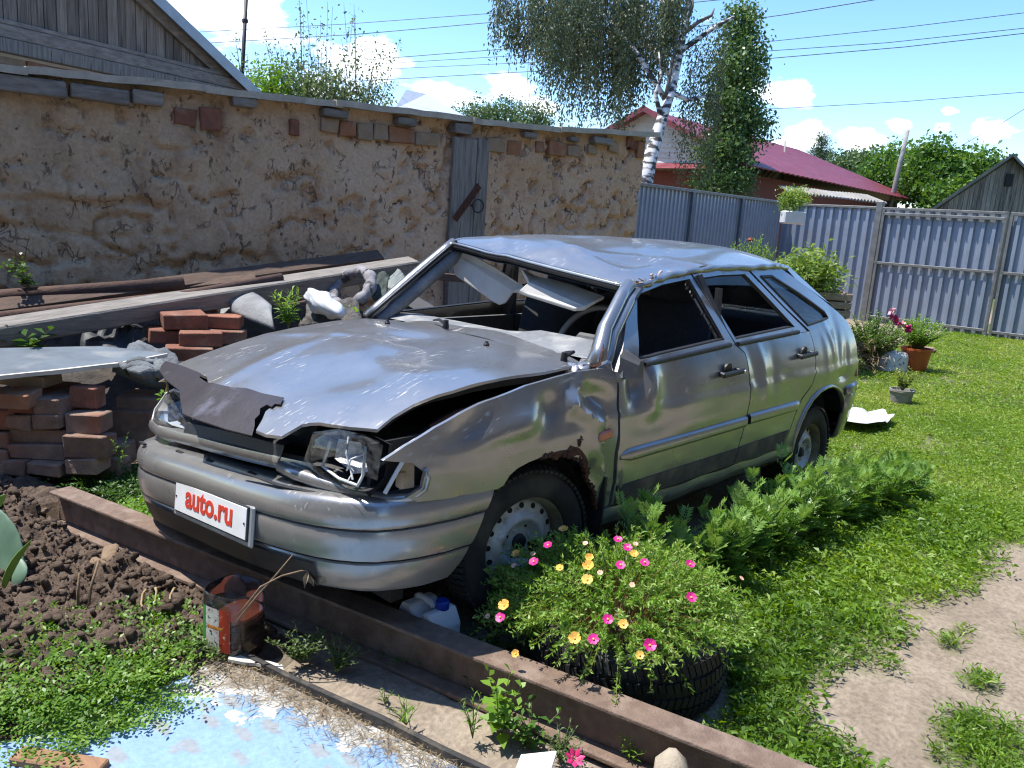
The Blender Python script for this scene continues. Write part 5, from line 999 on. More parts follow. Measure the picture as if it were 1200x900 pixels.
# ---- dug soil: lumpy bed plus clods
SOIL = mat('dug_soil', (.16, .118, .088), (.085, .062, .046), 16, .97, bump=.9, bscale=60, spec=.1)
def soil():
    X = np.arange(.58, 2.0, .012); Y = np.arange(-2.3, .42, .012); gx, gy = np.meshgrid(X, Y, indexing='ij')
    xb = np.interp(gy, [-1.215, 1.98], [.948, .262]) + .02
    m = np.clip((gx-xb)/.10, 0, 1)*np.clip((.38-gy-.0*gx)/.25, 0, 1)*np.clip((gy+2.3)/.5, 0, 1)
    m = np.where(gy < -1.22, np.clip((gx-.60)/.3, 0, 1)*np.clip((gy+2.3)/.5, 0, 1), m)
    h = .10*m*(.35+fbm(gx, gy, 2.2, 51)*.9) + m*(np.abs(fbm(gx, gy, 9, 52)-.5)*.16 + np.abs(fbm(gx, gy, 26, 53)-.5)*.09)
    V = np.stack([gx, gy, h-.02], -1); nx, ny = gx.shape; i = np.arange(nx*ny).reshape(nx, ny); F = np.stack([i[:-1, :-1], i[1:, :-1], i[1:, 1:], i[:-1, 1:]], -1).reshape(-1, 4)
    mk('soil_bed', V.reshape(-1, 3), F, SOIL, None, True, kind='structure', label='freshly dug dark brown garden soil')
    # clods: jittered little polyhedra in one mass
    bm = bmesh.new(); bmesh.ops.create_icosphere(bm, subdivisions=1, radius=1); bv = np.array([v.co[:] for v in bm.verts]); bf = np.array([[v.index for v in f.verts] for f in bm.faces]); bm.free()
    n = 3800; y = RNG.uniform(-1.9, .30, n); xb = np.interp(y, [-1.215, 1.98], [.948, .262]); x = xb + .03 + RNG.random(n)**1.3*.75; r = .003 + .017*RNG.random(n)**3.5; V = []; F = []
    ii = np.clip(((x-.58)/.012).astype(int), 0, nx-1); jj = np.clip(((y+2.3)/.012).astype(int), 0, ny-1); z = h[ii, jj]-.02
    sc = 1 + RNG.normal(size=(n, len(bv), 1))*.33
    P = bv[None]*sc*(r[:, None, None]*RNG.uniform(.7, 1.3, (n, 1, 3))) + np.stack([x, y, z + r*.35], -1)[:, None]
    Fq = (bf[None] + (np.arange(n)*len(bv))[:, None, None]).reshape(-1, 3)
    keep = m[ii, jj] > .25; Fq = Fq.reshape(n, -1, 3)[keep].reshape(-1, 3)
    mk('soil_clods', P.reshape(-1, 3), Fq, SOIL, None, False, kind='stuff', label='loose clods of dug soil')
soil()
for k, (px, s, lb) in enumerate(((((0.948, -0.556, 0.09)), (.11, .06, .04), 'flat tan stone on the dug soil beside the beam'), (((1.01, -0.5, 0.085)), (.07, .05, .05), 'pointed tan stone below the flat one on the soil'), (((0.966, -1.22, 0.08)), (.035, .03, .03), 'small brown pebble at the beam end'))):
    MB().bbox(px, s, .012, Euler((.2, .2, 1.1+k)).to_matrix(), .008).build('stone', mat('tan_stone', (.27, .185, .115), (.19, .13, .08), 14, .95, bump=.6), None, auto=50, label=lb, cat='stone')
STICK = mat('dry_stick', (.24, .17, .10), (.15, .10, .06), 20, .9, bump=.3)
for k, (a, b, lb) in enumerate((((1.175, -0.233, 0.066), (1.165, -0.232, 0.201), 'short upright stick in the weeds'), ((1.17, -0.195, 0.061), (1.102, -0.231, 0.232), 'leaning stick taller than its neighbour in the weeds'))):
    a, b = Vector(a), Vector(b); MB().tube([a - Vector((0, 0, .1)), a.lerp(b, .5) + Vector((.003, .002, 0)), b], [.006, .005, .0035], 6).build('stick', STICK, None, smooth=True, label=lb, cat='stick')
mb = MB(); r0 = Vector((0.928, -0.183, 0.09)); 
for dx in ((0, 0, 0), (.05, .02, .015), (-.03, .06, .01)):
    pts = [r0 + Vector((dx[0]+random.uniform(-.01, .01)+k*.012, dx[1]+random.uniform(-.01, .01)+k*.02, dx[2]+.015*math.sin(k*1.3))) for k in range(6)]; mb.tube(pts, [.006, .005, .004, .004, .003, .002], 5)
mb.build('pulled_root', mat('pale_root', (.38, .30, .17), (.28, .21, .11), 20, .9), None, smooth=True, label='pale twisted root pulled out onto the soil', cat='root')

# ---- squash seedling at the left edge
LEAFB = mat('bluish_leaf', (.13, .22, .14), (.09, .165, .105), 7, .5, stretch=(3, 3, .6)); LEAFY = mat('lime_leaf', (.20, .34, .04), (.15, .27, .03), 7, .5)
sq = empty('squash_plant', (1.296, -0.562, 0.05), 'thick bluish green leaf and lime shoot at the left edge', 'plant')
def blade(pts, ws, name, m, par, side):
    side = Vector(side).normalized(); V = []; n = len(pts)
    for p, w in zip(pts, ws): p = Vector(p); V += [p - side*w, p + Vector((0, 0, .004)), p + side*w]
    F = []
    for i in range(n-1): F += [(i*3, i*3+1, i*3+4, i*3+3), (i*3+1, i*3+2, i*3+5, i*3+4)]
    o = MB().add(V, F).build(name, m, par, smooth=True); md = o.modifiers.new('s', 'SOLIDIFY'); md.thickness = .003; md2 = o.modifiers.new('u', 'SUBSURF'); md2.levels = 1; md2.render_levels = 1; return o
CR = (-.68, .73, 0)
blade([(1.269, -0.601, 0.037), (1.257, -0.634, 0.088), (1.251, -0.681, 0.169), (1.251, -0.735, 0.245), (1.26, -0.788, 0.291)], [.015, .05, .062, .05, .012], 'leaf', LEAFB, sq, CR)
blade([(1.282, -0.532, 0.067), (1.266, -0.526, 0.103), (1.25, -0.548, 0.136), (1.243, -0.577, 0.156)], [.01, .028, .03, .008], 'leaf', LEAFB, sq, CR)
blade([(1.314, -0.54, 0.074), (1.293, -0.535, 0.134), (1.263, -0.52, 0.195), (1.225, -0.495, 0.251)], [.014, .018, .014, .002], 'shoot', LEAFY, sq, (.5, -.1, .85))
blade([(1.304, -0.587, 0.367), (1.29, -0.578, 0.392), (1.278, -0.57, 0.405)], [.02, .015, .003], 'shoot', LEAFY, sq, (.5, -.1, .85))

# ---- cut plastic bottle with its paper label
bo = Vector((0.855, 0.261, 0)); bo = Vector((.862, .245, .0)); bot = empty('cut_plastic_bottle', bo, 'cut clear plastic bottle with torn label and brown liquid', 'bottle')
def sq_ring(r, z, n=40, k=4.0, rot=.35):
    out = []
    for i in range(n):
        a = 2*PI*i/n; c, s = math.cos(a), math.sin(a); q = r/((abs(c)**k + abs(s)**k)**(1/k)); q = lerp(q, r, .35)
        out.append(bo + Vector((q*math.cos(a+rot), q*math.sin(a+rot), z)))
    return out
def bottle_shell(r0, zs, name, m, thick=None):
    V = []; n = 40
    for (r, z) in zs: V += sq_ring(r, z)
    F = [(i*n+k, i*n+(k+1) % n, (i+1)*n+(k+1) % n, (i+1)*n+k) for i in range(len(zs)-1) for k in range(n)]
    return MB().add(V, F).build(name, m, bot, smooth=True)
PET = glassmat('clear_pet', (.90, .92, .91), .05, .05)
bottle_shell(0, [(.076, .008), (.082, .012)] + [(.083 + (.0025 if k % 2 else -.002), .02+k*.010) for k in range(14)] + [(.084, .165), (.085, .20), (.084, .235), (.080, .242 + .0)], 'shell', PET)
LIQ = mat('brown_water', (.075, .02, .012), (.04, .011, .007), 10, .12, spec=.6); bs = [(.078, .010)] + [(.079 + (.002 if k % 2 else -.002), .02+k*.010) for k in range(14)] + [(.079, .158)]
V = []; 
for (r, z) in bs: V += sq_ring(r, z)
F = [(i*40+k, i*40+(k+1) % 40, (i+1)*40+(k+1) % 40, (i+1)*40+k) for i in range(len(bs)-1) for k in range(40)] + [tuple((len(bs)-1)*40+k for k in range(40))]; MB().add(V, F).build('brown_liquid', LIQ, bot, smooth=False)
def labelpart(i0, i1, z0, z1, m, name, par, off=.0862):
    V = []; rows = ((off, z0), (off+.0006, (z0+z1)/2), (off, z1))
    for r, z in rows: R_ = sq_ring(r, z, 160); V += [R_[k % 160] for k in range(i0, i1+1)]
    w = i1-i0+1; F = [(j*w+k, j*w+k+1, (j+1)*w+k+1, (j+1)*w+k) for j in range(2) for k in range(w-1)]; return MB().add(V, F).build(name, m, par, smooth=True)
lg = labelpart(-17, -12, .055, .20, mat('label_green', (.05, .24, .06), (.04, .2, .05), 30, .4), 'label', bot); 
labelpart(-12, 4, .055, .20, mat('label_white', (.70, .68, .64), (.5, .42, .36), 46, .4, spots=((.05, .05, .06), 90, .60, .64)), 'label_middle', lg)
labelpart(4, 15, .055, .20, mat('label_red', (.58, .05, .02), (.45, .04, .02), 30, .4, spots=((.75, .62, .4), 60, .62, .68)), 'label_end', lg); labelpart(-9, 8, .128, .140, mat('label_orange', (.60, .27, .05), (.5, .12, .03), 60, .4), 'label_fruit', lg, .0868)
tw = empty('dried_twig', (0.861, 0.245, 0.136), 'dried twig with a withered leaf leaning out of the bottle', 'twig')
MB().tube([(0.903, 0.306, 0.136), (0.851, 0.36, 0.244), (0.813, 0.42, 0.335), (0.785, 0.461, 0.404)], [.0035, .003, .003, .002], 5).build('stem', STICK, tw, smooth=True)
MB().tube([(0.921, 0.371, 0.207), (0.863, 0.406, 0.3), (0.815, 0.448, 0.338), (0.774, 0.488, 0.357), (0.723, 0.54, 0.37)], [.003, .003, .0028, .0025, .002], 5).build('stem', STICK, tw, smooth=True)
WITH = mat('withered_leaf', (.36, .28, .17), (.20, .13, .07), 30, .85)
for (a, b, c) in (((0.737, 0.524, 0.373), (0.735, 0.549, 0.348), (0.739, 0.537, 0.322)), ((0.726, 0.536, 0.372), (0.719, 0.562, 0.36), (0.728, 0.549, 0.323)), ((0.756, 0.506, 0.364), (0.771, 0.511, 0.342), (0.771, 0.507, 0.304)), ((0.747, 0.511, 0.377), (0.744, 0.524, 0.398), (0.727, 0.527, 0.397)), ((0.714, 0.549, 0.373), (0.704, 0.575, 0.374), (0.698, 0.577, 0.342)), ((0.759, 0.503, 0.361), (0.761, 0.524, 0.335), (0.75, 0.528, 0.311))):
    a, b, c = Vector(a), Vector(b), Vector(c); s_ = Vector((-.006, .006, .001)); MB().add([a, b-s_, c, b+s_*1.3 + Vector((.004, .004, .002))], [(0, 1, 2), (0, 2, 3)]).build('withered_leaf', WITH, tw)

# ---- white canister with blue cap
can = empty('plastic_canister', (.37, .63, .02), 'white plastic canister with a blue screw cap by the front wheel', 'canister')
CANM = mat('white_hdpe', (.78, .80, .82), (.70, .72, .74), 5, .38, coat=.1)
def canbody():
    x0, x1, y0, y1, zt = .305, .430, .535, .735, .178
    bm = bmesh.new(); Y = [y0, y0+.035, .612, .625, .665, .678, y1-.028, y1]; ZT = [.118, .178, .178, .150, .150, .178, .178, .128]
    ring = []
    vb = [[bm.verts.new((x, y, .015)) for y in (y0, y1)] for x in (x0, x1)]
    vt = [[bm.verts.new((x, y, z)) for y, z in zip(Y, ZT)] for x in (x0, x1)]
    for i in range(7): bm.faces.new((vt[0][i], vt[0][i+1], vt[1][i+1], vt[1][i]))
    bm.faces.new([vb[0][0], vb[0][1]] + vt[0][::-1]); bm.faces.new([vb[1][1], vb[1][0]] + vt[1]); bm.faces.new((vb[0][1], vb[1][1], vt[1][7], vt[0][7])); bm.faces.new((vb[1][0], vb[0][0], vt[0][0], vt[1][0])); bm.faces.new((vb[0][0], vb[1][0], vb[1][1], vb[0][1]))
    bmesh.ops.recalc_face_normals(bm, faces=bm.faces); me = bpy.data.meshes.new('body'); bm.to_mesh(me); bm.free(); me.materials.append(CANM)
    o = put(bpy.data.objects.new('body', me), can); md = o.modifiers.new('b', 'BEVEL'); md.width = .009; md.segments = 3; md.limit_method = 'ANGLE'; md.angle_limit = R(20); return o
canbody()
MB().tube([(.368, .575, .178), (.368, .590, .188), (.368, .622, .188), (.368, .645, .184), (.368, .665, .172)], .011, 8).build('grip', CANM, can, smooth=True)
mb = MB(); mb.lathe([(0, .205), (.020, .205), (.0235, .201), (.0235, .176), (.021, .174), (.017, .170), (.017, .150)], 24, Matrix.Translation((.355, .690, 0))); mb.build('cap', mat('blue_cap', (.012, .055, .42), (.01, .045, .36), 12, .35), can, auto=40)
MB().add([(.4315, .61, .06), (.4315, .715, .06), (.4315, .715, .115), (.4315, .61, .115)], [(0, 1, 2, 3)]).build('paper_label', mat('label_print', (.72, .72, .70), (.30, .30, .30), 120, .5, stretch=(.2, .3, 2.5), contrast=(.40, .5)), can)

# ---- tyre planter
TC = Vector((-.05, 1.165, .0)); pt = empty('tyre_planter', TC, 'worn black tyre lying flat as a planter for moss roses', 'planter')
TYR2 = mat('sunbleached_tyre', (.028, .028, .029), (.016, .016, .017), 10, .62, bump=.2, bscale=100, spots=((.075, .07, .06), 7, .55, .8))
M0 = Matrix.Translation(TC + Vector((0, 0, .112)))
mb = MB(); mb.lathe(prof_smooth([(.20, .085), (.225, .104), (.265, .108), (.295, .098), (.312, .078), (.320, .04), (.322, 0), (.320, -.04), (.312, -.078), (.300, -.098), (.265, -.110), (.225, -.104), (.20, -.085)], 1), 72, M0); mb.build('tyre_casing', TYR2, pt, auto=45)
mb = MB()
for k in range(84):
    for (z0, z1, sk, rr, tl) in ((.050, .092, .03, .3165, .22), (.008, .044, -.05, .3225, 0), (-.044, -.008, .05, .3225, 0), (-.092, -.050, -.03, .3165, -.22)):
        a = 2*PI*k/84 + sk; mb.box((0, 0, 0), (.012, .0185, z1-z0-.004)); q = M0 @ Matrix.Rotation(a, 4, 'Z') @ Matrix.Translation((rr, 0, (z0+z1)/2)) @ Matrix.Rotation(-tl, 4, 'Y') @ Matrix.Rotation(.3 if z0 > 0 else -.3, 4, 'X')
        mb.v[-8:] = [tuple(q @ Vector(v)) for v in mb.v[-8:]]
mb.build('tread', TYR2, pt, kind='stuff')
mb = MB(); mb.lathe([(0, .19), (.12, .19), (.20, .175), (.235, .16)], 24, Matrix.Translation(TC)); mb.build('potting_soil', SOIL, pt)
def mossrose():
    pl = empty('moss_rose', TC + Vector((0, 0, .18)), 'moss rose in bloom with magenta and yellow flowers in the tyre', 'flower')
    n = 1500; th = RNG.random(n)*2*PI; ph = np.arccos(RNG.uniform(-.22, 1, n)); c = np.array([-.035, 1.125, .19]); er = np.array([.46, .46, .26])*RNG.uniform(.70, 1.0, (n, 1))
    U = np.stack([np.sin(ph)*np.cos(th), np.sin(ph)*np.sin(th), np.cos(ph)], -1); tip = c + U*er; tip[:, 2] = np.maximum(tip[:, 2], .12)
    bump = (fbm(tip[:, 0]*3+tip[:, 2], tip[:, 1]*3, 3, 61)-.5)*.14; tip += U*bump[:, None]
    keep = ~((tip[:, 2] < .235) & (tip[:, 0]*.63+tip[:, 1]*.77 > .63*-.05+.77*1.15+.10) & (RNG.random(n) < .93)); tip = tip[keep]; U = U[keep]; n = len(tip)
    base = c + (tip-c)*np.array([.35, .35, .0]); base[:, 2] = .19; parts = []
    k = 24; t = np.linspace(.62, 1.02, k)[None, :, None]; mid = (base+tip)/2 + np.array([0, 0, .05]); Bz = (1-t)**2*base[:, None] + 2*t*(1-t)*mid[:, None] + t*t*tip[:, None]
    ax = unit(tip-mid)[:, None]; D = unit(ax*.75 + unit(RNG.normal(size=(n, k, 3)))*1.0); P = Bz.reshape(-1, 3); D = D.reshape(-1, 3)
    V, F = leaf_quads(P, D, RNG.uniform(.013, .024, n*k), RNG.uniform(.0050, .0075, n*k), -.05, .05)
    col = np.repeat(RNG.random(n), k)*.6 + RNG.random(n*k)*.4; mk('foliage', V, F, leafmat('moss_rose_leaf', [(.10, .20, .03), (.165, .31, .045), (.26, .41, .08), (.38, .46, .15)], .45, .34), pl, rnd=col, kind='stuff')
    # reddish stems
    S = unit(np.cross(tip-base, RNG.normal(size=(n, 3)))); w = .0010; V = np.stack([base-S*w, base+S*w, mid+S*w, mid-S*w, mid-S*w, mid+S*w, tip+S*w*.6, tip-S*w*.6], 1).reshape(-1, 3); F = np.arange(8*n).reshape(-1, 4)
    mk('stems', V, F, leafmat('moss_rose_stem', [(.14, .12, .04), (.24, .13, .06), (.17, .20, .05)], .5, .1), pl, rnd=np.repeat(RNG.random(n), 2), kind='stuff')
    MAG = mat('petal_magenta', (.62, .012, .24), (.48, .008, .17), 60, .5); YEL = mat('petal_yellow', (.80, .50, .10), (.72, .36, .07), 60, .5); PCH = mat('petal_peach', (.66, .42, .28), (.55, .30, .2), 60, .6)
    LIST = [(MAG, [(0.149, 0.966, 0.428), (0.015, 1.133, 0.468), (0.036, 1.184, 0.464), (0.229, 0.979, 0.401), (0.123, 1.222, 0.446), (0.059, 1.263, 0.451), (-0.071, 1.341, 0.436), (0.049, 1.422, 0.398), (0.383, 0.992, 0.274), (0.283, 1.303, 0.361), (0.336, 1.298, 0.318), (0.246, 1.421, 0.32)]),
            (YEL, [(0.032, 0.932, 0.441), (0.194, 0.875, 0.379), (0.23, 1.082, 0.418), (0.156, 1.133, 0.445), (0.187, 1.153, 0.435), (0.228, 1.183, 0.417), (0.054, 1.22, 0.459), (0.362, 0.986, 0.303), (0.264, 1.342, 0.356), (0.361, 1.253, 0.31), (0.277, 1.412, 0.298), (0.422, 1.096, 0.216)]),
            (PCH, [(0.247, 0.914, 0.37), (0.194, 0.944, 0.406), (0.095, 1.069, 0.456), (-0.002, 1.187, 0.467), (0.16, 1.292, 0.422), (0.186, 1.196, 0.432), (-0.337, 1.392, 0.333), (0.371, 0.931, 0.248)])]
    sides = Vector((2.07, 2.49, 1.46))
    for m, pts in LIST:
        for p in pts:
            p = Vector(p); ax = ((p - Vector(c)).normalized()*.7 + Vector((.1, .1, .75)) + (sides-p).normalized()*.4).normalized(); p = p + (p-Vector(c)).normalized()*.012
            q = ax.to_track_quat('Z', 'Y').to_matrix(); r = random.uniform(.012, .0185) if m is not PCH else .009; V = []; F = []; op = random.uniform(.25, .75) if m is YEL else random.uniform(.10, .45)
            for k in range(6):
                a = k*PI/3 + random.uniform(-.1, .1); b = len(V); cz = r*op
                for (rr, da, z) in ((.10, 0, 0), (.62, -.62, .55), (.98, -.42, 1.0), (1.02, 0, .88), (.98, .42, 1.0), (.62, .62, .55)): V.append(p + q @ Vector((rr*r*math.cos(a+da), rr*r*math.sin(a+da), z*cz)))
                F += [(b, b+1, b+2, b+3), (b, b+3, b+4, b+5)]
            fl_ = MB().add(V, F).build('flower', m, pl)
            if m is not PCH: MB().lathe([(0, .006), (.003, .005), (.0035, 0)], 7, Matrix.Translation(p) @ q.to_4x4()).build('stamens', YEL, fl_)
mossrose()

# ---- leafy plants
def plantmesh(n_stem, h, leafL, leafW, spread, per, rng, up=.35, base=.0, droop=.25, jit=.02, lo=.15):
    parts = []; St = []
    for s in range(n_stem):
        a = rng.random()*2*PI; r = spread*math.sqrt(rng.random()); tip = np.array([r*math.cos(a), r*math.sin(a), h*(1-.35*(r/max(spread, 1e-6))**2)*rng.uniform(.8, 1.05)]); b = np.array([base*math.cos(a), base*math.sin(a), 0])
        t = np.linspace(lo, 1, per); mid = (b+tip)/2 + np.array([0, 0, h*.12]); P = (1-t)[:, None]**2*b + 2*(t*(1-t))[:, None]*mid + t[:, None]**2*tip
        az = np.arange(per)*2.4 + rng.random()*6; D = np.stack([np.cos(az), np.sin(az), np.full(per, up) + (t**4)*1.0], -1) + rng.normal(size=(per, 3))*.15
        sz = (1.1-.55*t)*rng.uniform(.75, 1.15, per)
        V, F = leaf_quads(P, D, leafL*sz, leafW*sz, droop, .04, rng, Nn=np.tile([[0, 0, 1.]], (per, 1)) + rng.normal(size=(per, 3))*.25); parts.append((V, F, np.clip(rng.random(per)*.7 + .3*t, 0, 1))); St.append((b, mid, tip))
    return join_np(parts), St
def stems_into(mb, St, loc, r=.003):
    for b, m, t in St: mb.tube([Vector(b)+loc, Vector(m)*.9+Vector(b)*.1+loc, Vector(t)*.98+loc], [r, r*.8, r*.4], 4, False)
def leafy(name, loc, label, cat, m, n_stem, h, L, Wd, spread, per, seed, group=None, stem=None, **kw):
    rng = np.random.default_rng(seed); loc = Vector(loc); (V, F, r), St = plantmesh(n_stem, h, L, Wd, spread, per, rng, **kw)
    e = empty(name, loc, label, cat, group); mk('foliage', V + np.array(loc), F, m, e, rnd=r); mb = MB(); stems_into(mb, St, loc, max(.002, h*.009)); mb.build('stems', stem or STEMG, e, smooth=True); return e
STEMG = mat('green_stem', (.12, .17, .05), (.09, .12, .035), 20, .7)
WEED1 = leafmat('weed_leaf', [(.045, .11, .018), (.075, .17, .025), (.12, .24, .035)], .45, .3); WEED2 = leafmat('greyish_weed', [(.06, .11, .03), (.10, .16, .05), (.15, .20, .07)], .5, .3); LIME = leafmat('lime_weed', [(.08, .18, .02), (.15, .29, .035), (.22, .36, .05)], .45, .35); DKW = leafmat('dark_weed', [(.03, .075, .015), (.055, .12, .02), (.085, .17, .03)], .45, .3)
leafy('weed_clump', (.735, .44, .015), 'grey green weed clump growing right beside the cut bottle', 'weed', WEED2, 16, .15, .034, .011, .12, 11, 1); leafy('weed_clump', (.68, .56, .01), 'grey green weed clump between the beam and the edging strip', 'weed', WEED2, 14, .13, .030, .010, .11, 10, 2)
leafy('seedling', (.675, .80, .01), 'tiny seedling on bare earth under the lower beam flange', 'weed', WEED2, 3, .06, .03, .009, .03, 5, 3); leafy('grass_tuft', (.70, .93, .02), 'thin yellowish grass tuft by the edging strip', 'weed', LIME, 9, .07, .05, .006, .07, 5, 4, up=.9)
leafy('grass_tuft', (.60, 1.10, .02), 'taller feathery weed in front of the beam at the bottom', 'weed', LIME, 6, .15, .04, .006, .05, 9, 5, up=.8)
leafy('broadleaf_weed', (.53, 1.135, .0), 'bright broad leaved weed rising in front of the beam', 'weed', LIME, 6, .25, .062, .036, .075, 10, 6, droop=.3, up=.3); leafy('broadleaf_weed', (.485, 1.22, .0), 'low dark leaved weed at the foot of the beam', 'weed', WEED1, 8, .14, .05, .018, .10, 8, 7)
leafy('moss_rose_sprig', (.47, 1.315, .0), 'small sprig with a pink flower at the bottom edge', 'flower', WEED2, 9, .13, .035, .007, .06, 10, 8)
p = Vector((0.579, 1.439, 0.13)); mb = MB(); q = Vector((.3, .4, .85)).to_track_quat('Z', 'Y').to_matrix()
for k in range(7):
    a = k*.9; b = len(mb.v); mb.add([p + q @ Vector((rr*.026*math.cos(a+da), rr*.026*math.sin(a+da), z*.016)) for (rr, da, z) in ((.1, 0, 0), (.7, -.4, .5), (1.05, 0, 1.0), (.7, .4, .5))], [(0, 1, 2, 3)])
mb.build('bloom', mat('petal_pink', (.66, .03, .17), (.55, .02, .12), 50, .5), [o for o in bpy.data.objects if o.name.startswith('moss_rose_sprig')][0])
leafy('weed_sprig', (0.347, 1.462, 0.02), 'thin pointed weed sprig at the bottom edge by the pale stone', 'weed', LIME, 6, .09, .035, .006, .05, 9, 9, up=.7); leafy('weed_sprig', (0.221, 1.593, 0.03), 'feathery weed sprig growing over the pale stone', 'weed', LIME, 7, .10, .03, .005, .05, 9, 10, up=.7)
leafy('lime_seedling', (1.316, -0.04, 0.02), 'yellow lime seedling with broad leaves among the creeping weeds', 'weed', leafmat('yellow_leaf', [(.34, .40, .05), (.44, .46, .08), (.28, .38, .06)], .5, .3), 4, .09, .045, .028, .045, 3, 11, droop=.1); leafy('lime_seedling', (1.215, 0.013, 0.02), 'pale green seedling beside the yellow one', 'weed', leafmat('pale_leaf', [(.20, .34, .10), (.26, .40, .13), (.17, .28, .08)], .5, .3), 4, .08, .05, .026, .06, 3, 12, droop=.1)

def pinnate(P, D, Nn, L, rng, pairs=5):
    """feathery marigold leaves: leaflets in pairs along a rachis"""
    n = len(P); D = unit(D); S = unit(np.cross(D, Nn)); U = unit(np.cross(S, D)); Vs = []; Fs = []
    for k in range(pairs):
        t = (k+1)/(pairs+.6); c = P + D*(L*t)[:, None] - np.array([0, 0, 1])*(L*.25*t*t)[:, None]
        for s in (-1, 1):
            V, F = leaf_quads(c, unit(S*s*.85 + D*.6 + U*.15), L*(.46-.14*abs(t-.45)), L*.14, .05, .02, rng, Nn=U+rng.normal(size=(n, 3))*.1); Vs.append(V); Fs.append(F)
    V, F = leaf_quads(P + D*(L*.85)[:, None] - np.array([0, 0, 1])*(L*.18)[:, None], D, L*.4, L*.09, .1, .02, rng, Nn=U); Vs.append(V); Fs.append(F)
    V, F = leaf_quads(P, D, L*.95, L*.03, .2, 0, rng, Nn=U); Vs.append(V); Fs.append(F)
    b = 0; out = []
    for v, f in zip(Vs, Fs): out.append(f+b); b += len(v)
    return np.concatenate(Vs), np.concatenate(out)
MARI = leafmat('marigold_leaf', [(.08, .18, .035), (.14, .28, .055), (.21, .36, .085), (.29, .43, .12)], .42, .28, .5)
def marigold(x, y, h, seed, label):
    rng = np.random.default_rng(seed); loc = Vector((x, y, gzf(x, y)-.01)); e = empty('marigold_plant', loc, label, 'plant', 'marigolds along the side of the car'); parts = []; mb = MB()
    for s in range(8):
        a = rng.random()*2*PI; r = .15*math.sqrt(rng.random()); tip = np.array([r*math.cos(a), r*math.sin(a), h*rng.uniform(.72, 1)]); mid = tip*np.array([.35, .35, .55]); n = 13
        t = np.linspace(.18, 1, n); P = 2*(t*(1-t))[:, None]*mid + (t*t)[:, None]*tip; az = np.arange(n)*2.4 + rng.random()*6; D = np.stack([np.cos(az), np.sin(az), .75 + t**3*1.6], -1) + rng.normal(size=(n, 3))*.12
        V, F = pinnate(P + np.array(loc), D, np.tile([[0, 0, 1.]], (n, 1)) + rng.normal(size=(n, 3))*.2, rng.uniform(.085, .13, n)*(1.08-.35*t), rng); parts.append((V, F, np.clip(rng.random(len(F))*.35 + .25*rng.random() + .4*np.tile(t, len(F)//n), 0, 1)))
        mb.tube([loc, loc + Vector(mid), loc + Vector(tip)], [.005, .004, .002], 5, False)
    V, F, r = join_np(parts); mk('foliage', V, F, MARI, e, rnd=r); mb.build('stems', STEMG, e, smooth=True)
MG = [(-.46, .99, .45, 'marigold nearest the tyre planter, tallest beside the front door'), (-.72, 1.0, .32, 'second marigold from the tyre planter'), (-.93, 1.04, .36, 'third marigold from the tyre planter, under the front door handle'), (-1.17, 1.05, .44, 'fourth marigold from the tyre planter, standing taller than both neighbours'), (-1.41, 1.06, .31, 'fifth marigold from the tyre planter'), (-1.63, 1.06, .42, 'sixth marigold from the tyre planter, below the rear door'), (-1.84, 1.08, .39, 'fifth marigold from the far end of the row'), (-2.13, 1.11, .32, 'fourth marigold from the far end, beside the rear wheel'), (-2.36, 1.12, .33, 'third marigold from the far end of the row'), (-2.64, 1.15, .28, 'second marigold from the far end of the row'), (-2.95, 1.17, .23, 'last and lowest marigold past the rear wheel')]
for k, (x, y, h, lb) in enumerate(MG): marigold(x, y, h, 100+k, lb)

# ================================================================== BEYOND THE FENCE
CRT = np.array([-.675, .735, 0]); CFW = np.array([-.74, -.672, 0]); UPZ = np.array([0, 0, 1.])
def clump_leaves(C_, R_, n, per, L, W, rng, shell=.55, cs=.22, up=0., hole=0.):
    """leaf clumps spread through an uneven crown; C_ centre, R_ radii"""
    U = unit(rng.normal(size=(n, 3))); rad = (shell + (1-shell)*rng.random(n))*(.78 + .45*fbm(U[:, 0]*2+3, U[:, 1]*2+U[:, 2]*2, 1.6, int(rng.integers(99)))) ; c = np.array(C_) + U*rad[:, None]*np.array(R_)
    P = np.repeat(c, per, 0) + rng.normal(size=(n*per, 3))*cs; D = rand_dirs(n*per, up, rng); V, F = leaf_quads(P, D, L*rng.uniform(.5, 1.4, n*per), W*rng.uniform(.6, 1.4, n*per), .15, .04, rng)
    return V, F, np.clip(np.repeat(rng.random(n), per)*.55 + rng.random(n*per)*.45, 0, 1)
BARKD = mat('dark_bark', (.10, .08, .06), (.05, .04, .032), 10, .9, stretch=(3, 3, .6), bump=.6)
def limbs(mb, base, ends, r0, rng, zs=.5):
    for e in ends:
        b = Vector(base); e = Vector(e); m = b.lerp(e, .5) + Vector((0, 0, abs(e.z-b.z)*.12)); mb.tube([b, b.lerp(m, .5), m, m.lerp(e, .5), e], [r0, r0*.8, r0*.6, r0*.4, r0*.15], 6, False)
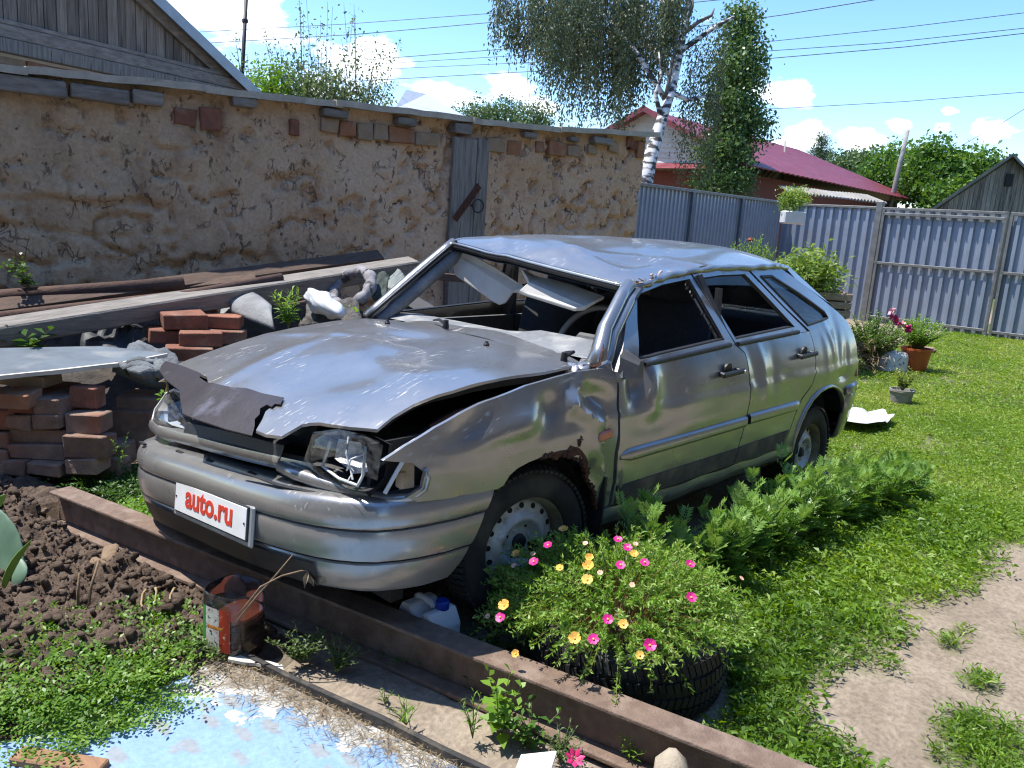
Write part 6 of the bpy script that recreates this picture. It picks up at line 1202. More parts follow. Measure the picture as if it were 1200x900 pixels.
def tree(name, base, crown_c, crown_r, label, m, rng, n=260, per=26, L=.10, W=.06, trunk=.12, shell=.5, cs=.25, group=None, cat='tree', up=0.):
    base = Vector(base); e = empty(name, base, label, cat, group); c = Vector(crown_c); mb = MB(); top = c + Vector((0, 0, crown_r[2]*.5)); b0 = Vector((base.x, base.y, -.1))
    mb.tube([b0, b0.lerp(c, .5), c, top], [trunk, trunk*.8, trunk*.55, trunk*.15], 8); limbs(mb, b0.lerp(c, .75), [c + Vector((random.uniform(-1, 1)*crown_r[0]*.75, random.uniform(-1, 1)*crown_r[1]*.75, random.uniform(-.2, .8)*crown_r[2])) for _ in range(9)], trunk*.5, rng); mb.build('trunk', BARKD, e, smooth=True)
    V, F, r = clump_leaves(crown_c, crown_r, n, per, L, W, rng, shell, cs, up); mk('crown', V, F, m, e, rnd=r); return e
LF_BIRCH = leafmat('birch_leaf', [(.05, .07, .035), (.085, .11, .052), (.13, .155, .08)], .5, .25); LF_POP = leafmat('poplar_leaf', [(.04, .085, .025), (.075, .14, .035), (.12, .20, .06), (.17, .25, .09)], .4, .3, .5)
LF_MAPLE = leafmat('maple_leaf', [(.035, .085, .015), (.06, .14, .022), (.10, .20, .035), (.17, .26, .05)], .45, .35); LF_FAR = leafmat('far_leaf', [(.06, .10, .035), (.09, .14, .05), (.13, .19, .07)], .6, .3); LF_OLIVE = leafmat('olive_leaf', [(.06, .10, .04), (.10, .15, .06), (.15, .20, .08), (.20, .22, .12)], .5, .3); LF_PINE = leafmat('pine_needle', [(.03, .06, .025), (.05, .085, .035), (.07, .11, .045)], .6, .15)
rb_ = np.random.default_rng(5)
# ---- birch with bare leader and weeping crown
def birchbark():
    m, nt, N, L, b = nmat('birch_bark'); b.inputs['Roughness'].default_value = .8; tc = N('ShaderNodeTexCoord'); mp = N('ShaderNodeMapping'); mp.inputs['Scale'].default_value = (2.0, 2.0, 4.5); L(tc.outputs['Object'], mp.inputs[0])
    n = N('ShaderNodeTexNoise'); n.inputs['Scale'].default_value = 2.2; n.inputs['Detail'].default_value = 6; L(mp.outputs[0], n.inputs[0]); c = ramp(N, [(.44, (.05, .045, .04)), (.53, (.62, .60, .57))]); L(n.outputs['Fac'], c.inputs[0]); L(c.outputs[0], b.inputs['Base Color']); return m
BIR = birchbark(); DEADW = mat('dead_wood', (.16, .14, .12), (.08, .07, .06), 8, .9)
birch = empty('birch_tree', (*(-11.194, -6.47, 1.132)[:2], 0), 'weeping birch with white trunk and a bare broken leader', 'tree')
tr = [Vector((*(-11.194, -6.47, 1.132)[:2], -.1)), Vector((-11.37, -6.629, 2.306)), Vector((-11.613, -6.679, 2.86)), Vector((-11.904, -6.714, 3.54)), Vector((-12.21, -6.736, 4.229)), Vector((-12.492, -6.81, 5.007)), Vector((-12.641, -6.848, 5.68)), Vector((-12.818, -6.905, 6.521))]
MB().tube(tr, [.24, .19, .14, .11, .09, .075, .06, .03], 10).build('trunk', BIR, birch, smooth=True)
mb = MB()
for P_ in (((-12.193, -6.739, 4.178), (-12.59, -6.576, 4.085), (-13.064, -6.401, 4.231), (-13.318, -6.201, 3.994)), ((-11.924, -6.717, 3.623), (-11.806, -6.836, 4.091), (-11.919, -6.812, 4.426), (-11.846, -6.88, 4.89)), ((-12.127, -6.751, 3.976), (-12.065, -7.58, 4.991), (-11.962, -8.571, 5.887), (-11.881, -9.498, 6.652)), ((-12.391, -6.794, 4.585), (-12.843, -7.26, 5.769), (-12.767, -8.281, 6.868)), ((-12.351, -6.788, 4.416), (-12.861, -8.078, 5.525), (-12.392, -9.104, 5.702), (-11.899, -9.866, 5.415)), ((-12.492, -6.81, 5.007), (-13.324, -6.536, 5.632), (-13.673, -6.368, 5.852))): mb.tube(P_, [.06, .045, .03, .012][:len(P_)], 6)
mb.build('limbs', BIR, birch, smooth=True)
for P_ in (((-12.051, -6.765, 3.997), (-12.103, -6.745, 4.373), (-12.19, -6.773, 4.788), (-12.337, -6.777, 5.339)), ((-12.56, -6.835, 5.343), (-12.7, -6.598, 5.571), (-12.897, -6.425, 5.721), (-12.945, -6.413, 5.857)), ((-12.612, -6.829, 5.513), (-12.742, -6.799, 5.888), (-12.767, -6.811, 6.022))): MB().tube(P_, [.05, .04, .03, .015][:len(P_)], 6).build('dead_branch', DEADW, birch, smooth=True)
def strands(P0, Ls, step, L, W, rng, sway=.10):
    parts = []
    for p, l in zip(P0, Ls):
        n = max(4, int(l/step)); t = np.linspace(0, 1, n); a = rng.random()*6.28; x = p + np.stack([np.cos(a)*sway*t**.5*1.2, np.sin(a)*sway*t**.5*1.2, -l*t], -1) + rng.normal(size=(n, 3))*.045
        D = rng.normal(size=(n, 3))*.6 + np.array([0, 0, -1.0]); V, F = leaf_quads(x, D, L*rng.uniform(.45, 1.45, n), W*rng.uniform(.7, 1.2, n), .1, .05, rng); parts.append((V, F, np.clip(rng.random()*.5 + rng.random(n)*.5, 0, 1)))
    return join_np(parts)
def birch_crown():
    rng = np.random.default_rng(9); c = np.array((-12.034, -8.809, 5.931)); P0 = []; Ls = []
    tress = [(rng.uniform(-1.95, 1.75), rng.uniform(-1.3, 1.3), rng.uniform(-.8, 1.0), rng.uniform(.5, 1.05)) for _ in range(95)]
    for k in range(1150):
        ta, tb_, tg, tl = tress[k % 95]; a = ta + rng.normal()*.085; b = tb_ + rng.normal()*.10; g = tg + rng.normal()*.16
        lim = np.interp(a, [-1.95, -1.45, -1.25, -.9, -.4, .4, 1.1, 1.75], [1.3, 1.5, 1.2, 2.0, 2.75, 2.9, 2.8, 1.9])
        P0.append(c + CRT*a + CFW*b + UPZ*(.25+g*.9)); Ls.append(max(.5, (lim*tl + g*.9)*rng.uniform(.55, 1.02)))
    V, F, r = strands(P0, Ls, .040, .078, .036, rng); mk('crown', V, F, LF_BIRCH, birch, rnd=r)
    c = np.array((-13.223, -6.648, 5.132)); P0 = [c + CRT*rng.uniform(-.45, .40) + CFW*rng.uniform(-.5, .5) + UPZ*rng.uniform(-.9, .7) for _ in range(150)]; V, F, r = strands(P0, rng.uniform(.7, 2.6, 150), .045, .06, .028, rng); mk('crown', V, F, LF_BIRCH, birch, rnd=r)
    s = np.random.default_rng(3); mbt = MB()
    for _ in range(90): p = Vector(np.array((-12.034, -8.809, 5.931)) + CRT*s.uniform(-1.9, 1.7) + CFW*s.uniform(-1, 1) + UPZ*s.uniform(-.6, .6)); mbt.tube([p, p - Vector((s.uniform(-.1, .1), s.uniform(-.1, .1), s.uniform(.5, 1.6)))], .006, 3, False)
    mbt.build('twigs', DEADW, birch, kind='stuff')
birch_crown()
# ---- upright poplar
def poplar():
    rng = np.random.default_rng(14); b = Vector((-15.157, -6.837, 2.249)); e = empty('poplar_tree', (b.x, b.y, 0), 'dense upright poplar standing in front of the red roof', 'tree'); t = [Vector((b.x, b.y, -.1)), b, Vector((-15.426, -7.098, 4.104)), Vector((-15.71, -7.308, 5.846)), Vector((-15.869, -7.367, 6.623))]; MB().tube(t, [.16, .13, .10, .05, .02], 7).build('trunk', BARKD, e, smooth=True)
    parts = []
    for (u_, cc, rr, n) in ((0, (-15.766, -7.334, 6.137), (.45, .42, .55), 90), (0, (-15.651, -7.2, 5.269), (.68, .6, .6), 150), (0, (-15.473, -7.105, 4.299), (.72, .6, .6), 160), (0, (-15.267, -7.04, 3.326), (.78, .6, .6), 160), (0, (-15.172, -6.942, 2.651), (.78, .6, .45), 120), (0, (-15.851, -6.738, 3.96), (.35, .4, .55), 40)): parts.append(clump_leaves(cc, rr, n, 26, .085, .06, rng, .45, .13))
    P0 = [np.array((-15.985, -6.956, 5.683)) + CRT*rng.uniform(-.15, .22) + CFW*rng.uniform(-.4, .4) + UPZ*rng.uniform(-.9, .5) for _ in range(46)]; parts.append(strands(P0, rng.uniform(.5, 1.5, 46), .05, .075, .045, rng))
    V, F, r = join_np(parts); mk('crown', V, F, LF_POP, e, rnd=r)
poplar()
# ---- lanky shrub behind the adobe wall
def shrub():
    rng = np.random.default_rng(23); b = np.array((-4.257, -6.787, 2.492)); e = empty('elm_shrub', (b[0], b[1], 0), 'lanky olive shrub with thin shoots above the adobe wall', 'shrub'); parts = []; mb = MB()
    tips = [(-4.165, -7.347, 4.018), (-4.476, -7.19, 4.133), (-4.492, -6.848, 4.064), (-4.482, -6.638, 3.832), (-4.815, -6.552, 3.758), (-4.697, -6.295, 3.482), (-3.943, -7.638, 3.665), (-4.163, -7.073, 3.603), (-3.868, -7.179, 3.379), (-4.612, -7.011, 3.526), (-4.58, -6.528, 3.323), (-3.635, -7.527, 3.176), (-3.894, -7.764, 3.4), (-3.89, -6.974, 3.284), (-4.124, -6.717, 3.286), (-4.789, -6.255, 3.184), (-4.92, -6.237, 3.099), (-4.459, -7.431, 3.858), (-3.759, -8.306, 3.692), (-3.681, -8.322, 3.46), (-4.505, -6.235, 3.083), (-3.741, -7.087, 3.112), (-4.159, -6.483, 3.143), (-3.439, -7.39, 3.008)]
    for tp in tips:
        tp = np.array(tp); s = np.array([lerp(b[0], tp[0], .55), lerp(b[1], tp[1], .55), 1.6]); bend = rng.normal(size=3)*.10
        for k in range(3):
            q = tp + rng.normal(size=3)*np.array([.14, .14, .12])*(k > 0); n = 46; t = np.linspace(.15, 1, n); P = s + (q-s)*t[:, None] + bend*(t*(1-t)*4)[:, None] + rng.normal(size=(n, 3))*.045; D = rng.normal(size=(n, 3))*.8 + np.array([0, 0, .2])
            V, F = leaf_quads(P, D, .062*rng.uniform(.6, 1.2, n), .028*rng.uniform(.7, 1.2, n), .2, .04, rng); parts.append((V, F, rng.random(n))); mb.tube([Vector(s), Vector(s + (q-s)*.5 + bend), Vector(q)], [.010, .006, .002], 4, False)
    V, F, r = clump_leaves((-4.201, -6.816, 2.89), (1.05, .5, .34), 210, 16, .06, .03, rng, .2, .09); parts.append((V, F, r)); V, F, r = join_np(parts); mk('foliage', V, F, LF_OLIVE, e, rnd=r); mb.build('shoots', BARKD, e, smooth=True)
    tree('lilac_bush', (*(-3.36, -6.678, 2.376)[:2], 0), (-3.413, -6.774, 2.885), (.34, .3, .26), 'bright green bush beside the house gable', LIME, rng, 70, 18, .05, .03, .03, .3, .08, cat='shrub')
shrub()
# ---- red-roofed house
RED = mat('red_metal_roof', (.24, .05, .065), (.19, .04, .05), 4, .42, metal=.15, rvar=.1, spots=((.28, .085, .10), 3, .5, .8)); SIDING = mat('white_siding', (.62, .62, .60), (.54, .54, .52), 6, .6); REDB = mat('red_house_brick', (.20, .055, .04), (.14, .04, .03), 5, .85, stretch=(1, 1, 6)); 
house = empty('red_roof_house', (-21, -9.5, 0), 'house with maroon metal roof, white siding gable and red walls', 'house')
HX0, HX1, HR = -15.6, -28.0, -24.5; YE, YL, YR, ZE, ZR = -6.9, -12.1, -9.5, 3.2, 4.42
mb = MB(); mb.box(((HX0+HX1)/2-.1, (YE+YL)/2, 1.5), (HX0-HX1-.5, YE-YL-.6, 3.0)); mb.build('wall', REDB, house)
def roofslope(P, nx, name, rib):
    a, b, c, d = [Vector(p) for p in P]; V = []; F = []; nv = (b-a).cross(d-a).normalized(); nv = nv if nv.z > 0 else -nv
    for i in range(nx*4+1):
        t = i/(nx*4); h = (0, .9, 1, .9)[i % 4]*.02; V += [a.lerp(b, t) + nv*h, d.lerp(c, t) + nv*h]
    F = [(2*i, 2*i+2, 2*i+3, 2*i+1) for i in range(nx*4)]; o = MB().add(V, F).build(name, RED, house); md = o.modifiers.new('s', 'SOLIDIFY'); md.thickness = .03; return o
roofslope([(HX0+.3, YE+.35, ZE-.12), (HX1-.3, YE+.35, ZE-.12), (HR, YR, ZR), (HX0+.3, YR, ZR)], 44, 'roof', 1); roofslope([(HX0+.3, YL-.35, ZE-.12), (HX1-.3, YL-.35, ZE-.12), (HR, YR, ZR), (HX0+.3, YR, ZR)], 30, 'roof', 1)
MB().add([(HX1-.3, YE+.35, ZE-.12), (HX1-.3, YL-.35, ZE-.12), (HR, YR, ZR)], [(0, 1, 2)]).build('roof', RED, house)
nb = 10
for k in range(nb):                                                  # siding boards on the gable
    z0 = ZE-.05 + k*(ZR-ZE)/nb; z1 = z0 + (ZR-ZE)/nb; f = lambda z: max(0, (ZR-z)/(ZR-ZE)); V = [(HX0+.02, YR+(YE-YR)*f(z0), z0), (HX0+.02, YR+(YL-YR)*f(z0), z0), (HX0-.01, YR+(YL-YR)*f(z1), z1), (HX0-.01, YR+(YE-YR)*f(z1), z1)]; V += [(x-.03, y, z) for x, y, z in V]
    MB().add(V, [(0, 1, 2, 3), (7, 6, 5, 4), (0, 4, 5, 1), (1, 5, 6, 2), (2, 6, 7, 3), (3, 7, 4, 0)]).build('siding_board', SIDING, house)
MB().add([(HX0+.45, YE+.2, 2.98), (HX0+.45, YL-.2, 2.98), (HX0-.02, YL-.2, 3.16), (HX0-.02, YE+.2, 3.16)], [(0, 1, 2, 3)]).build('pent_roof', RED, house); house.children[-1].modifiers.new('s', 'SOLIDIFY').thickness = .03
for s, yy in ((1, YE), (-1, YL)):
    V = [Vector((HX0+.31, yy+.36*s, ZE-.22)), Vector((HX0+.31, YR, ZR-.06)), Vector((HX0+.31, YR, ZR+.08)), Vector((HX0+.31, yy+.36*s, ZE-.08))]; V += [v - Vector((.04, 0, 0)) for v in V]; MB().add(V, [(0, 1, 2, 3), (7, 6, 5, 4), (0, 4, 5, 1), (1, 5, 6, 2), (2, 6, 7, 3), (3, 7, 4, 0)]).build('barge_board', RED, house)
wf = MB().box((HX0-.28, -10.6, 2.25), (.10, .9, 1.1)).build('window', SIDING, house); MB().box((HX0-.24, -10.6, 2.25), (.06, .76, .96)).build('pane', mat('dark_window', (.05, .06, .07), (.03, .04, .05), 4, .1), wf)
# slate lean-to by the corner
shed = empty('slate_shed', (-16, -4.6, 0), 'small shed with wavy grey slate roof behind the fence corner', 'shed'); a, b = Vector((-14.676, -5.151, 2.451)), Vector((-16.065, -3.589, 2.362)); V = []; n = 60; bk = Vector((-1.4, -.9, .22))
for i in range(n+1): p = a.lerp(b, i/n) + Vector((0, 0, .025*math.sin(i*PI/2*.97*2))); V += [p, p+bk]
MB().add(V, [(2*i, 2*i+2, 2*i+3, 2*i+1) for i in range(n)]).build('slate_roof', mat('old_slate', (.30, .29, .27), (.22, .21, .19), 6, .9), shed); shed.children[-1].modifiers.new('s', 'SOLIDIFY').thickness = .03
c = (a+b)/2 + Vector((-.5, -.35, -1.25)); rt = (b-a).to_track_quat('X', 'Z').to_matrix(); MB().box((c.x, c.y, 1.12), ((b-a).length*.93, .1, 2.25), Matrix.Rotation(math.atan2((b-a).y, (b-a).x), 3, 'Z')).build('wall', REDB, shed)
# ---- dark plank barn at the right
barn = empty('plank_barn', (*(-26.057, -3.302, 2.714)[:2], 0), 'dark weathered plank barn gable at the right edge', 'barn'); ap = Vector((-26.22, -3.602, 4.312)); lf = Vector((-24.667, -4.84, 2.724)); d = Vector((CRT[0], CRT[1], 0)); wl = (ap-lf).dot(d); ze = lf.z; zr = ap.z; o0 = Vector((ap.x, ap.y, 0)); bw = .14; k = -wl
while k < wl:
    h0 = zr - (zr-ze)*abs(k)/wl; h1 = zr - (zr-ze)*abs(min(k+bw, wl))/wl; w2 = bw-.012; V = [o0 + d*k, o0 + d*(k+w2), o0 + d*(k+w2) + Vector((0, 0, h1)), o0 + d*k + Vector((0, 0, h0))]; V += [v + Vector((CFW[0], CFW[1], 0))*.03 for v in V]
    if not abs(k+bw/2) < .18 or True: MB().add(V, [(0, 1, 2, 3), (7, 6, 5, 4), (0, 4, 5, 1), (1, 5, 6, 2), (2, 6, 7, 3), (3, 7, 4, 0)]).build('plank', WOODD, barn)
    k += bw
MB().box(o0 + Vector((CFW[0]*.08, CFW[1]*.08, ze/2)), (2*wl, .06, ze), Matrix.Rotation(math.atan2(d.y, d.x), 3, 'Z')).build('backing', DARK, barn)
fw = Vector((CFW[0]+.62*CRT[0], CFW[1]+.62*CRT[1], 0)).normalized()
for s in (-1, 1):
    e = o0 + d*s*(wl+.25) + Vector((0, 0, ze-.16)) - fw*.3; t = o0 + Vector((0, 0, zr+.05)) - fw*.3; V = [e, t, t+fw*5, e+fw*5]; V += [v + Vector((0, 0, .09)) for v in V]; MB().add(V, [(0, 1, 2, 3), (7, 6, 5, 4), (0, 4, 5, 1), (1, 5, 6, 2), (2, 6, 7, 3), (3, 7, 4, 0)]).build('roof', mat('barn_roof', (.20, .19, .17), (.13, .125, .11), 5, .9), barn)
MB().box(o0 - fw*.02 + Vector((0, 0, zr-.62)), (.22, .05, .36), Matrix.Rotation(math.atan2(d.y, d.x), 3, 'Z')).build('vent_window', DARK, barn)
# ---- far grey roof, hedge of trees, pines, leafy trees on the right
far = empty('far_house', (*(-21.289, -24.583, 5.445)[:2], 0), 'far house with pale grey roof above the wall', 'house'); c = Vector((-20.849, -25.349, 6.381)); r = Vector((-22.228, -27.043, 6.971)); rr = Vector((-22.49, -23.355, 5.775)); V = [Vector((-19.737, -24.837, 5.649)), Vector((-21.498, -26.27, 6.776)), Vector((-22.777, -26.386, 6.803)), Vector((-22.409, -23.421, 5.697))]; V += [v + Vector((CFW[0], CFW[1], 0))*5 + Vector((0, 0, -.3)) for v in V]
MB().add(V, [(0, 1, 2, 3), (7, 6, 5, 4), (0, 4, 5, 1), (1, 5, 6, 2), (2, 6, 7, 3), (3, 7, 4, 0)]).build('roof', mat('pale_zinc', (.50, .53, .57), (.44, .47, .5), 4, .5, metal=.3), far); MB().box((*((V[0]+V[3])/2 + Vector((CFW[0], CFW[1], 0))*3)[:2], 2.2), (3, 3, 4.4), Matrix.Rotation(.8, 3, 'Z')).build('wall', SIDING, far)
for k, (u_, c_, lb) in enumerate((((556, 0), (-30.688, -31.42, 7.104), 'leftmost low tree in the distant row above the wall'), ((590, 0), (-32.623, -30.906, 7.445), 'middle low tree in the distant row above the wall'), ((625, 0), (-32.231, -28.173, 7.024), 'right low tree in the distant row beside the birch'))): tree('distant_tree', (c_[0], c_[1], 0), c_, (1.2, 1.2, .85), lb, LF_FAR, rb_, 90, 22, .16, .09, .12, .4, .2, group='distant trees over the wall')
def pine():
    b = (-60.841, -23.912, 6.925); e = empty('pine_tree', (b[0], b[1], 0), 'tall pine crown rising behind the red roof', 'tree'); MB().tube([(b[0], b[1], -.1), (-60.841, -23.912, 6.925), (-61.149, -24.348, 9.508)], [.25, .16, .04], 6).build('trunk', BARKD, e, smooth=True); P = [clump_leaves(c, r, n, 30, .20, .05, rb_, .3, .22) for c, r, n in (((-61.116, -24.288, 9.186), (.55, .5, .45), 26), ((-60.813, -24.383, 8.39), (.95, .8, .45), 36), ((-61.228, -23.841, 8.112), (1.0, .8, .45), 36), ((-60.88, -23.985, 7.312), (1.2, .9, .5), 40))]; V, F, r = join_np(P); mk('crown', V, F, LF_PINE, e, rnd=r)
pine()
for k, (c_, r_, lb, n, base) in enumerate((((-48.32, -16.199, 6.056), (1.3, 1.2, 1.1), 'dark tree between the pine and the leafy maples', 110, 0), ((-39.16, -13.79, 4.843), (1.0, 1, .9), 'small tree just right of the pine', 90, 0), ((-30.153, -8.322, 4.126), (1.0, 1.0, 1.0), 'left leafy maple behind the gate', 170, 0), ((-27.848, -6.255, 3.95), (1.25, 1.1, 1.1), 'middle leafy maple behind the gate, tallest of three', 240, 0), ((-28.823, -5.149, 3.853), (1.05, 1.0, .95), 'right leafy maple beside the plank barn', 190, 0), ((-27.097, -5.33, 3.171), (1.6, .8, .55), 'low maple growth just above the gate top', 160, 0))): tree('maple_tree' if k > 1 else 'background_tree', (c_[0], c_[1], 0), c_, r_, lb, LF_MAPLE if k > 1 else LF_FAR, rb_, n, 26, .15 if k > 1 else .2, .10 if k > 1 else .12, .1, .45, .2, group='leafy trees behind the gate')
# ---- poles and wires
POLEM = mat('dark_pole', (.014, .014, .015), (.008, .008, .008), 10, .6); GREYP = mat('grey_pole', (.30, .28, .26), (.22, .21, .19), 10, .8)
p0, p1 = Vector((-4.101, -8.721, 3.296)), Vector((-4.26, -8.892, 4.449)); e = empty('mast_pole', (p0.x, p0.y, 0), 'thin dark metal mast beside the house gable', 'pole'); MB().tube([Vector((p0.x, p0.y, 0)), p0, p1], .028, 8).build('mast', POLEM, e, smooth=True); q = p0.lerp(p1, .62); MB().bbox(q, (.07, .07, .06), .01).build('collar', POLEM, e); MB().tube([q + Vector((-.05, .06, 0)), q + Vector((-.06, .07, .5)), p1 + Vector((-.03, .04, 0))], .004, 4).build('guy_wire', POLEM, e)
p0, p1 = Vector((-26.086, -6.755, 4.194)), Vector((-26.357, -6.761, 5.211)); MB().tube([Vector((p0.x-.4, p0.y-.4, 0)), p0, p1], [.09, .075, .06], 8).build('utility_pole', GREYP, None, smooth=True, label='leaning grey wooden pole among the maples', cat='pole')
p0, p1 = Vector((-21.547, -8.554, 3.624)), Vector((-21.641, -8.676, 4.374)); MB().tube([Vector((p0.x, p0.y, 0)), p0, p1], .03, 6).build('stove_pipe', GREYP, None, smooth=True, label='thin grey pipe standing beside the red roof', cat='pipe')
def wire(P_, lb, r=.011, sag=.0):
    P_ = [Vector(p) for p in P_]; a, b = P_[0], P_[-1]; a2 = a + (a-P_[1])*3.0; b2 = b + (b-P_[-2])*1.2; pts = [a2] + P_ + [b2]; MB().tube(pts, r, 4, False).build('overhead_wire', POLEM, None, label=lb, cat='wire', group='overhead wires')
wire([(-13.229, -28.057, 7.627), (-16.88, -24.22, 8.269), (-19.702, -19.728, 8.744), (-22.174, -15.63, 9.246)], 'topmost overhead wire left of the birch')
wire([(-13.405, -27.748, 7.243), (-17.124, -23.847, 7.923), (-20.307, -19.007, 8.566), (-22.725, -13.437, 9.026)], 'second overhead wire crossing behind the birch top', .013)
wire([(-18.183, -23.996, 7.255), (-20.601, -19.945, 7.713), (-22.332, -16.625, 8.081), (-23.037, -12.875, 8.307), (-23.022, -9.864, 8.343), (-23.849, -7.53, 8.67)], 'thick overhead wire falling left from the upper right', .013)
wire([(-19.398, -25.743, 7.416), (-23.749, -18.105, 8.096), (-26.669, -11.958, 8.483), (-28.823, -8.221, 9.015), (-30.501, -4.993, 9.495)], 'uppermost of the three wires at upper right')
wire([(-23.716, -18.045, 7.774), (-25.787, -12.78, 7.977), (-28.364, -8.558, 8.451), (-30.449, -4.899, 8.989)], 'middle of the three wires at upper right'); wire([(-23.683, -17.984, 7.452), (-26.608, -11.845, 7.88), (-28.754, -8.095, 8.345), (-30.432, -4.867, 8.821)], 'lowest of the three wires at upper right', .013)
wire([(-30.672, -14.631, 6.8), (-31.585, -13.661, 6.926), (-34.035, -9.573, 7.38), (-36.217, -5.798, 7.889)], 'single wire low across the sky right of the poplar'); wire([(-28.438, -5.863, 4.815), (-27.758, -5.176, 5.083), (-27.195, -4.377, 5.414), (-26.593, -3.632, 5.782)], 'short wire rising to the right edge above the maples', .009)

# ================================================================== YARD FURNITURE NEAR THE GATE
PLANKC = mat('crate_wood', (.34, .27, .19), (.22, .17, .12), 7, .85, stretch=(2, 2, 8), bump=.4, rndvar=.2)
def crate(c, L_, D_, H_, rz, label, name='wooden_crate', slats=3):
    e = empty(name, c, label, 'crate', 'slatted crates by the fence'); M_ = Matrix.Translation(c) @ Matrix.Rotation(rz, 4, 'Z'); hs = H_/slats
    def b(n, cc, dd): o = MB().bbox((0, 0, 0), dd, .004, None, .002); o.v = [tuple(M_ @ (Vector(v)+Vector(cc))) for v in o.v]; o.build(n, PLANKC, e)
    for k in range(slats):
        z = hs*(k+.5)
        for s in (-1, 1): b('slat', (0, s*D_/2, z), (L_, .018, hs*.8)); b('slat', (s*L_/2, 0, z), (.018, D_-.03, hs*.8))
    for sx in (-1, 1):
        for sy in (-1, 1): b('corner_post', (sx*(L_/2-.03), sy*(D_/2-.03), H_/2), (.04, .04, H_))
    b('base', (0, 0, .02), (L_-.03, D_-.03, .02)); MB().box(c + Vector((0, 0, H_*.8)), (L_-.08, D_-.08, .03), Matrix.Rotation(rz, 3, 'Z')).build('soil', SOIL, e); return e
cc = Vector((-6.95, -1.17, 0)); gz0 = gzf(cc.x, cc.y); rzc = math.atan2(.735, -.675)-.15
crate(Vector((cc.x+.12, cc.y-.16, gz0)), .62, .45, .62, rzc, 'lower slatted crate carrying the planted one behind the car', slats=4); crate(Vector((cc.x+.09, cc.y-.12, gz0+.62)), 1.0, .45, .28, rzc, 'upper slatted crate planted with leafy greens behind the car', slats=3)
LEAFL = leafmat('leafy_greens', [(.10, .18, .03), (.17, .27, .05), (.25, .34, .08), (.32, .38, .12)], .45, .35)
e = empty('leafy_greens', cc + Vector((0, 0, .85)), 'bushy light green plants growing in the upper crate', 'plant'); V, F, r = clump_leaves((-6.852, -1.225, 1.1), (.42, .36, .26), 190, 16, .07, .03, rb_, .15, .07, .3); mk('foliage', V, F, LEAFL, e, rnd=r); mb = MB(); limbs(mb, (-6.83, -1.185, 0.884), [tuple(np.array((-6.855, -1.232, 1.137)) + rb_.normal(size=3)*.18) for _ in range(8)], .008, rb_); mb.build('stems', STEMG, e)
tb = Vector((*(-7.032, -1.984, 1.252)[:2], 0)); leafy('red_flower_plant', (tb.x, tb.y, .62), 'feathery plant with a small red flower above the car roof', 'plant', leafmat('feathery', [(.09, .19, .03), (.15, .27, .05), (.22, .33, .08)], .5, .35), 80, .86, .10, .024, .42, 24, 31, lo=.4, up=.5)
MB().lathe([(0, .035), (.02, .03), (.035, .01), (.03, -.005), (0, -.01)], 9, Matrix.Translation((-6.914, -2.015, 1.428))).build('bloom', mat('red_petal', (.35, .03, .01), (.25, .02, .01), 40, .6), bpy.data.objects['red_flower_plant'])
crate(Vector((tb.x, tb.y, gzf(tb.x, tb.y))), .6, .5, .62, rzc, 'slatted crate hidden behind the car under the red flower', slats=4)
# hanging planter on the fence corner
hp = empty('hanging_planter', (-10.337, -3.033, 1.713), 'white planter box with bushy greenery on the fence corner', 'planter'); MB().bbox((-10.338, -3.062, 1.817), (.34, .22, .20), .02, Matrix.Rotation(2.32, 3, 'Z')).build('box', mat('white_planter', (.66, .66, .64), (.58, .58, .56), 8, .5), hp)
V, F, r = clump_leaves((-10.375, -3.104, 2.093), (.23, .22, .20), 90, 18, .06, .022, rb_, .2, .06, .2); mk('foliage', V, F, LEAFL, hp, rnd=r)
# bush with dry stems, potted flowers, upturned basin, small pot, white sheet
leafy('garden_bush', (-7.75, -.72, .05), 'green bush with dry brown base beside the car tail', 'bush', leafmat('bush_leaf', [(.05, .11, .02), (.085, .16, .03), (.13, .22, .05)], .45, .3), 95, .66, .085, .030, .42, 22, 41, lo=.30)
e = empty('dry_stalks', (-7.45, -.80, .05), 'heap of dry brown stalks at the foot of the bush', 'stalks'); n = 900; P = np.array([-7.45, -.82, .05]) + rb_.normal(size=(n, 3))*np.array([.16, .16, .0]) + np.stack([np.zeros(n), np.zeros(n), rb_.random(n)*.34], -1); V, F = leaf_quads(P, rand_dirs(n, .2, rb_), .10, .012, .2); mk('stalks', V, F, leafmat('dry_leaf', [(.14, .09, .05), (.24, .17, .10), (.32, .25, .16)], .8, .1), e, rnd=rb_.random(n))
leafy('pot_plant', (-8.10, -.33, .26), 'feathery green plant in the orange pot', 'plant', LIME, 80, .44, .085, .018, .32, 22, 42, lo=.3, up=.6)
pot = empty('orange_pot', (-8.10, -.33, .06), 'orange plastic flower pot near the gate', 'pot'); MB().lathe([(0, .02), (.12, .02), (.13, .0), (.165, .24), (.18, .245), (.18, .27), (.16, .27), (.15, .24), (0, .23)], 24, Matrix.Translation((-8.10, -.33, gzf(-8.1, -.33)))).build('pot_body', mat('terracotta_plastic', (.46, .10, .025), (.38, .08, .02), 8, .45), pot, auto=40)
e = empty('pink_flowers', (-7.95, -.58, .4), 'cluster of pink flowers above the bush by the gate', 'flower'); PK = [mat('pink_petal', (.62, .06, .25), (.5, .04, .18), 30, .5), mat('palepink_petal', (.75, .45, .5), (.66, .35, .42), 30, .5)]
mb = MB(); mb.tube([(-7.95, -.58, .3), (-7.98, -.60, .5), (-8.0, -.6, .66)], .008, 5, False); mb.build('stems', STEMG, e)
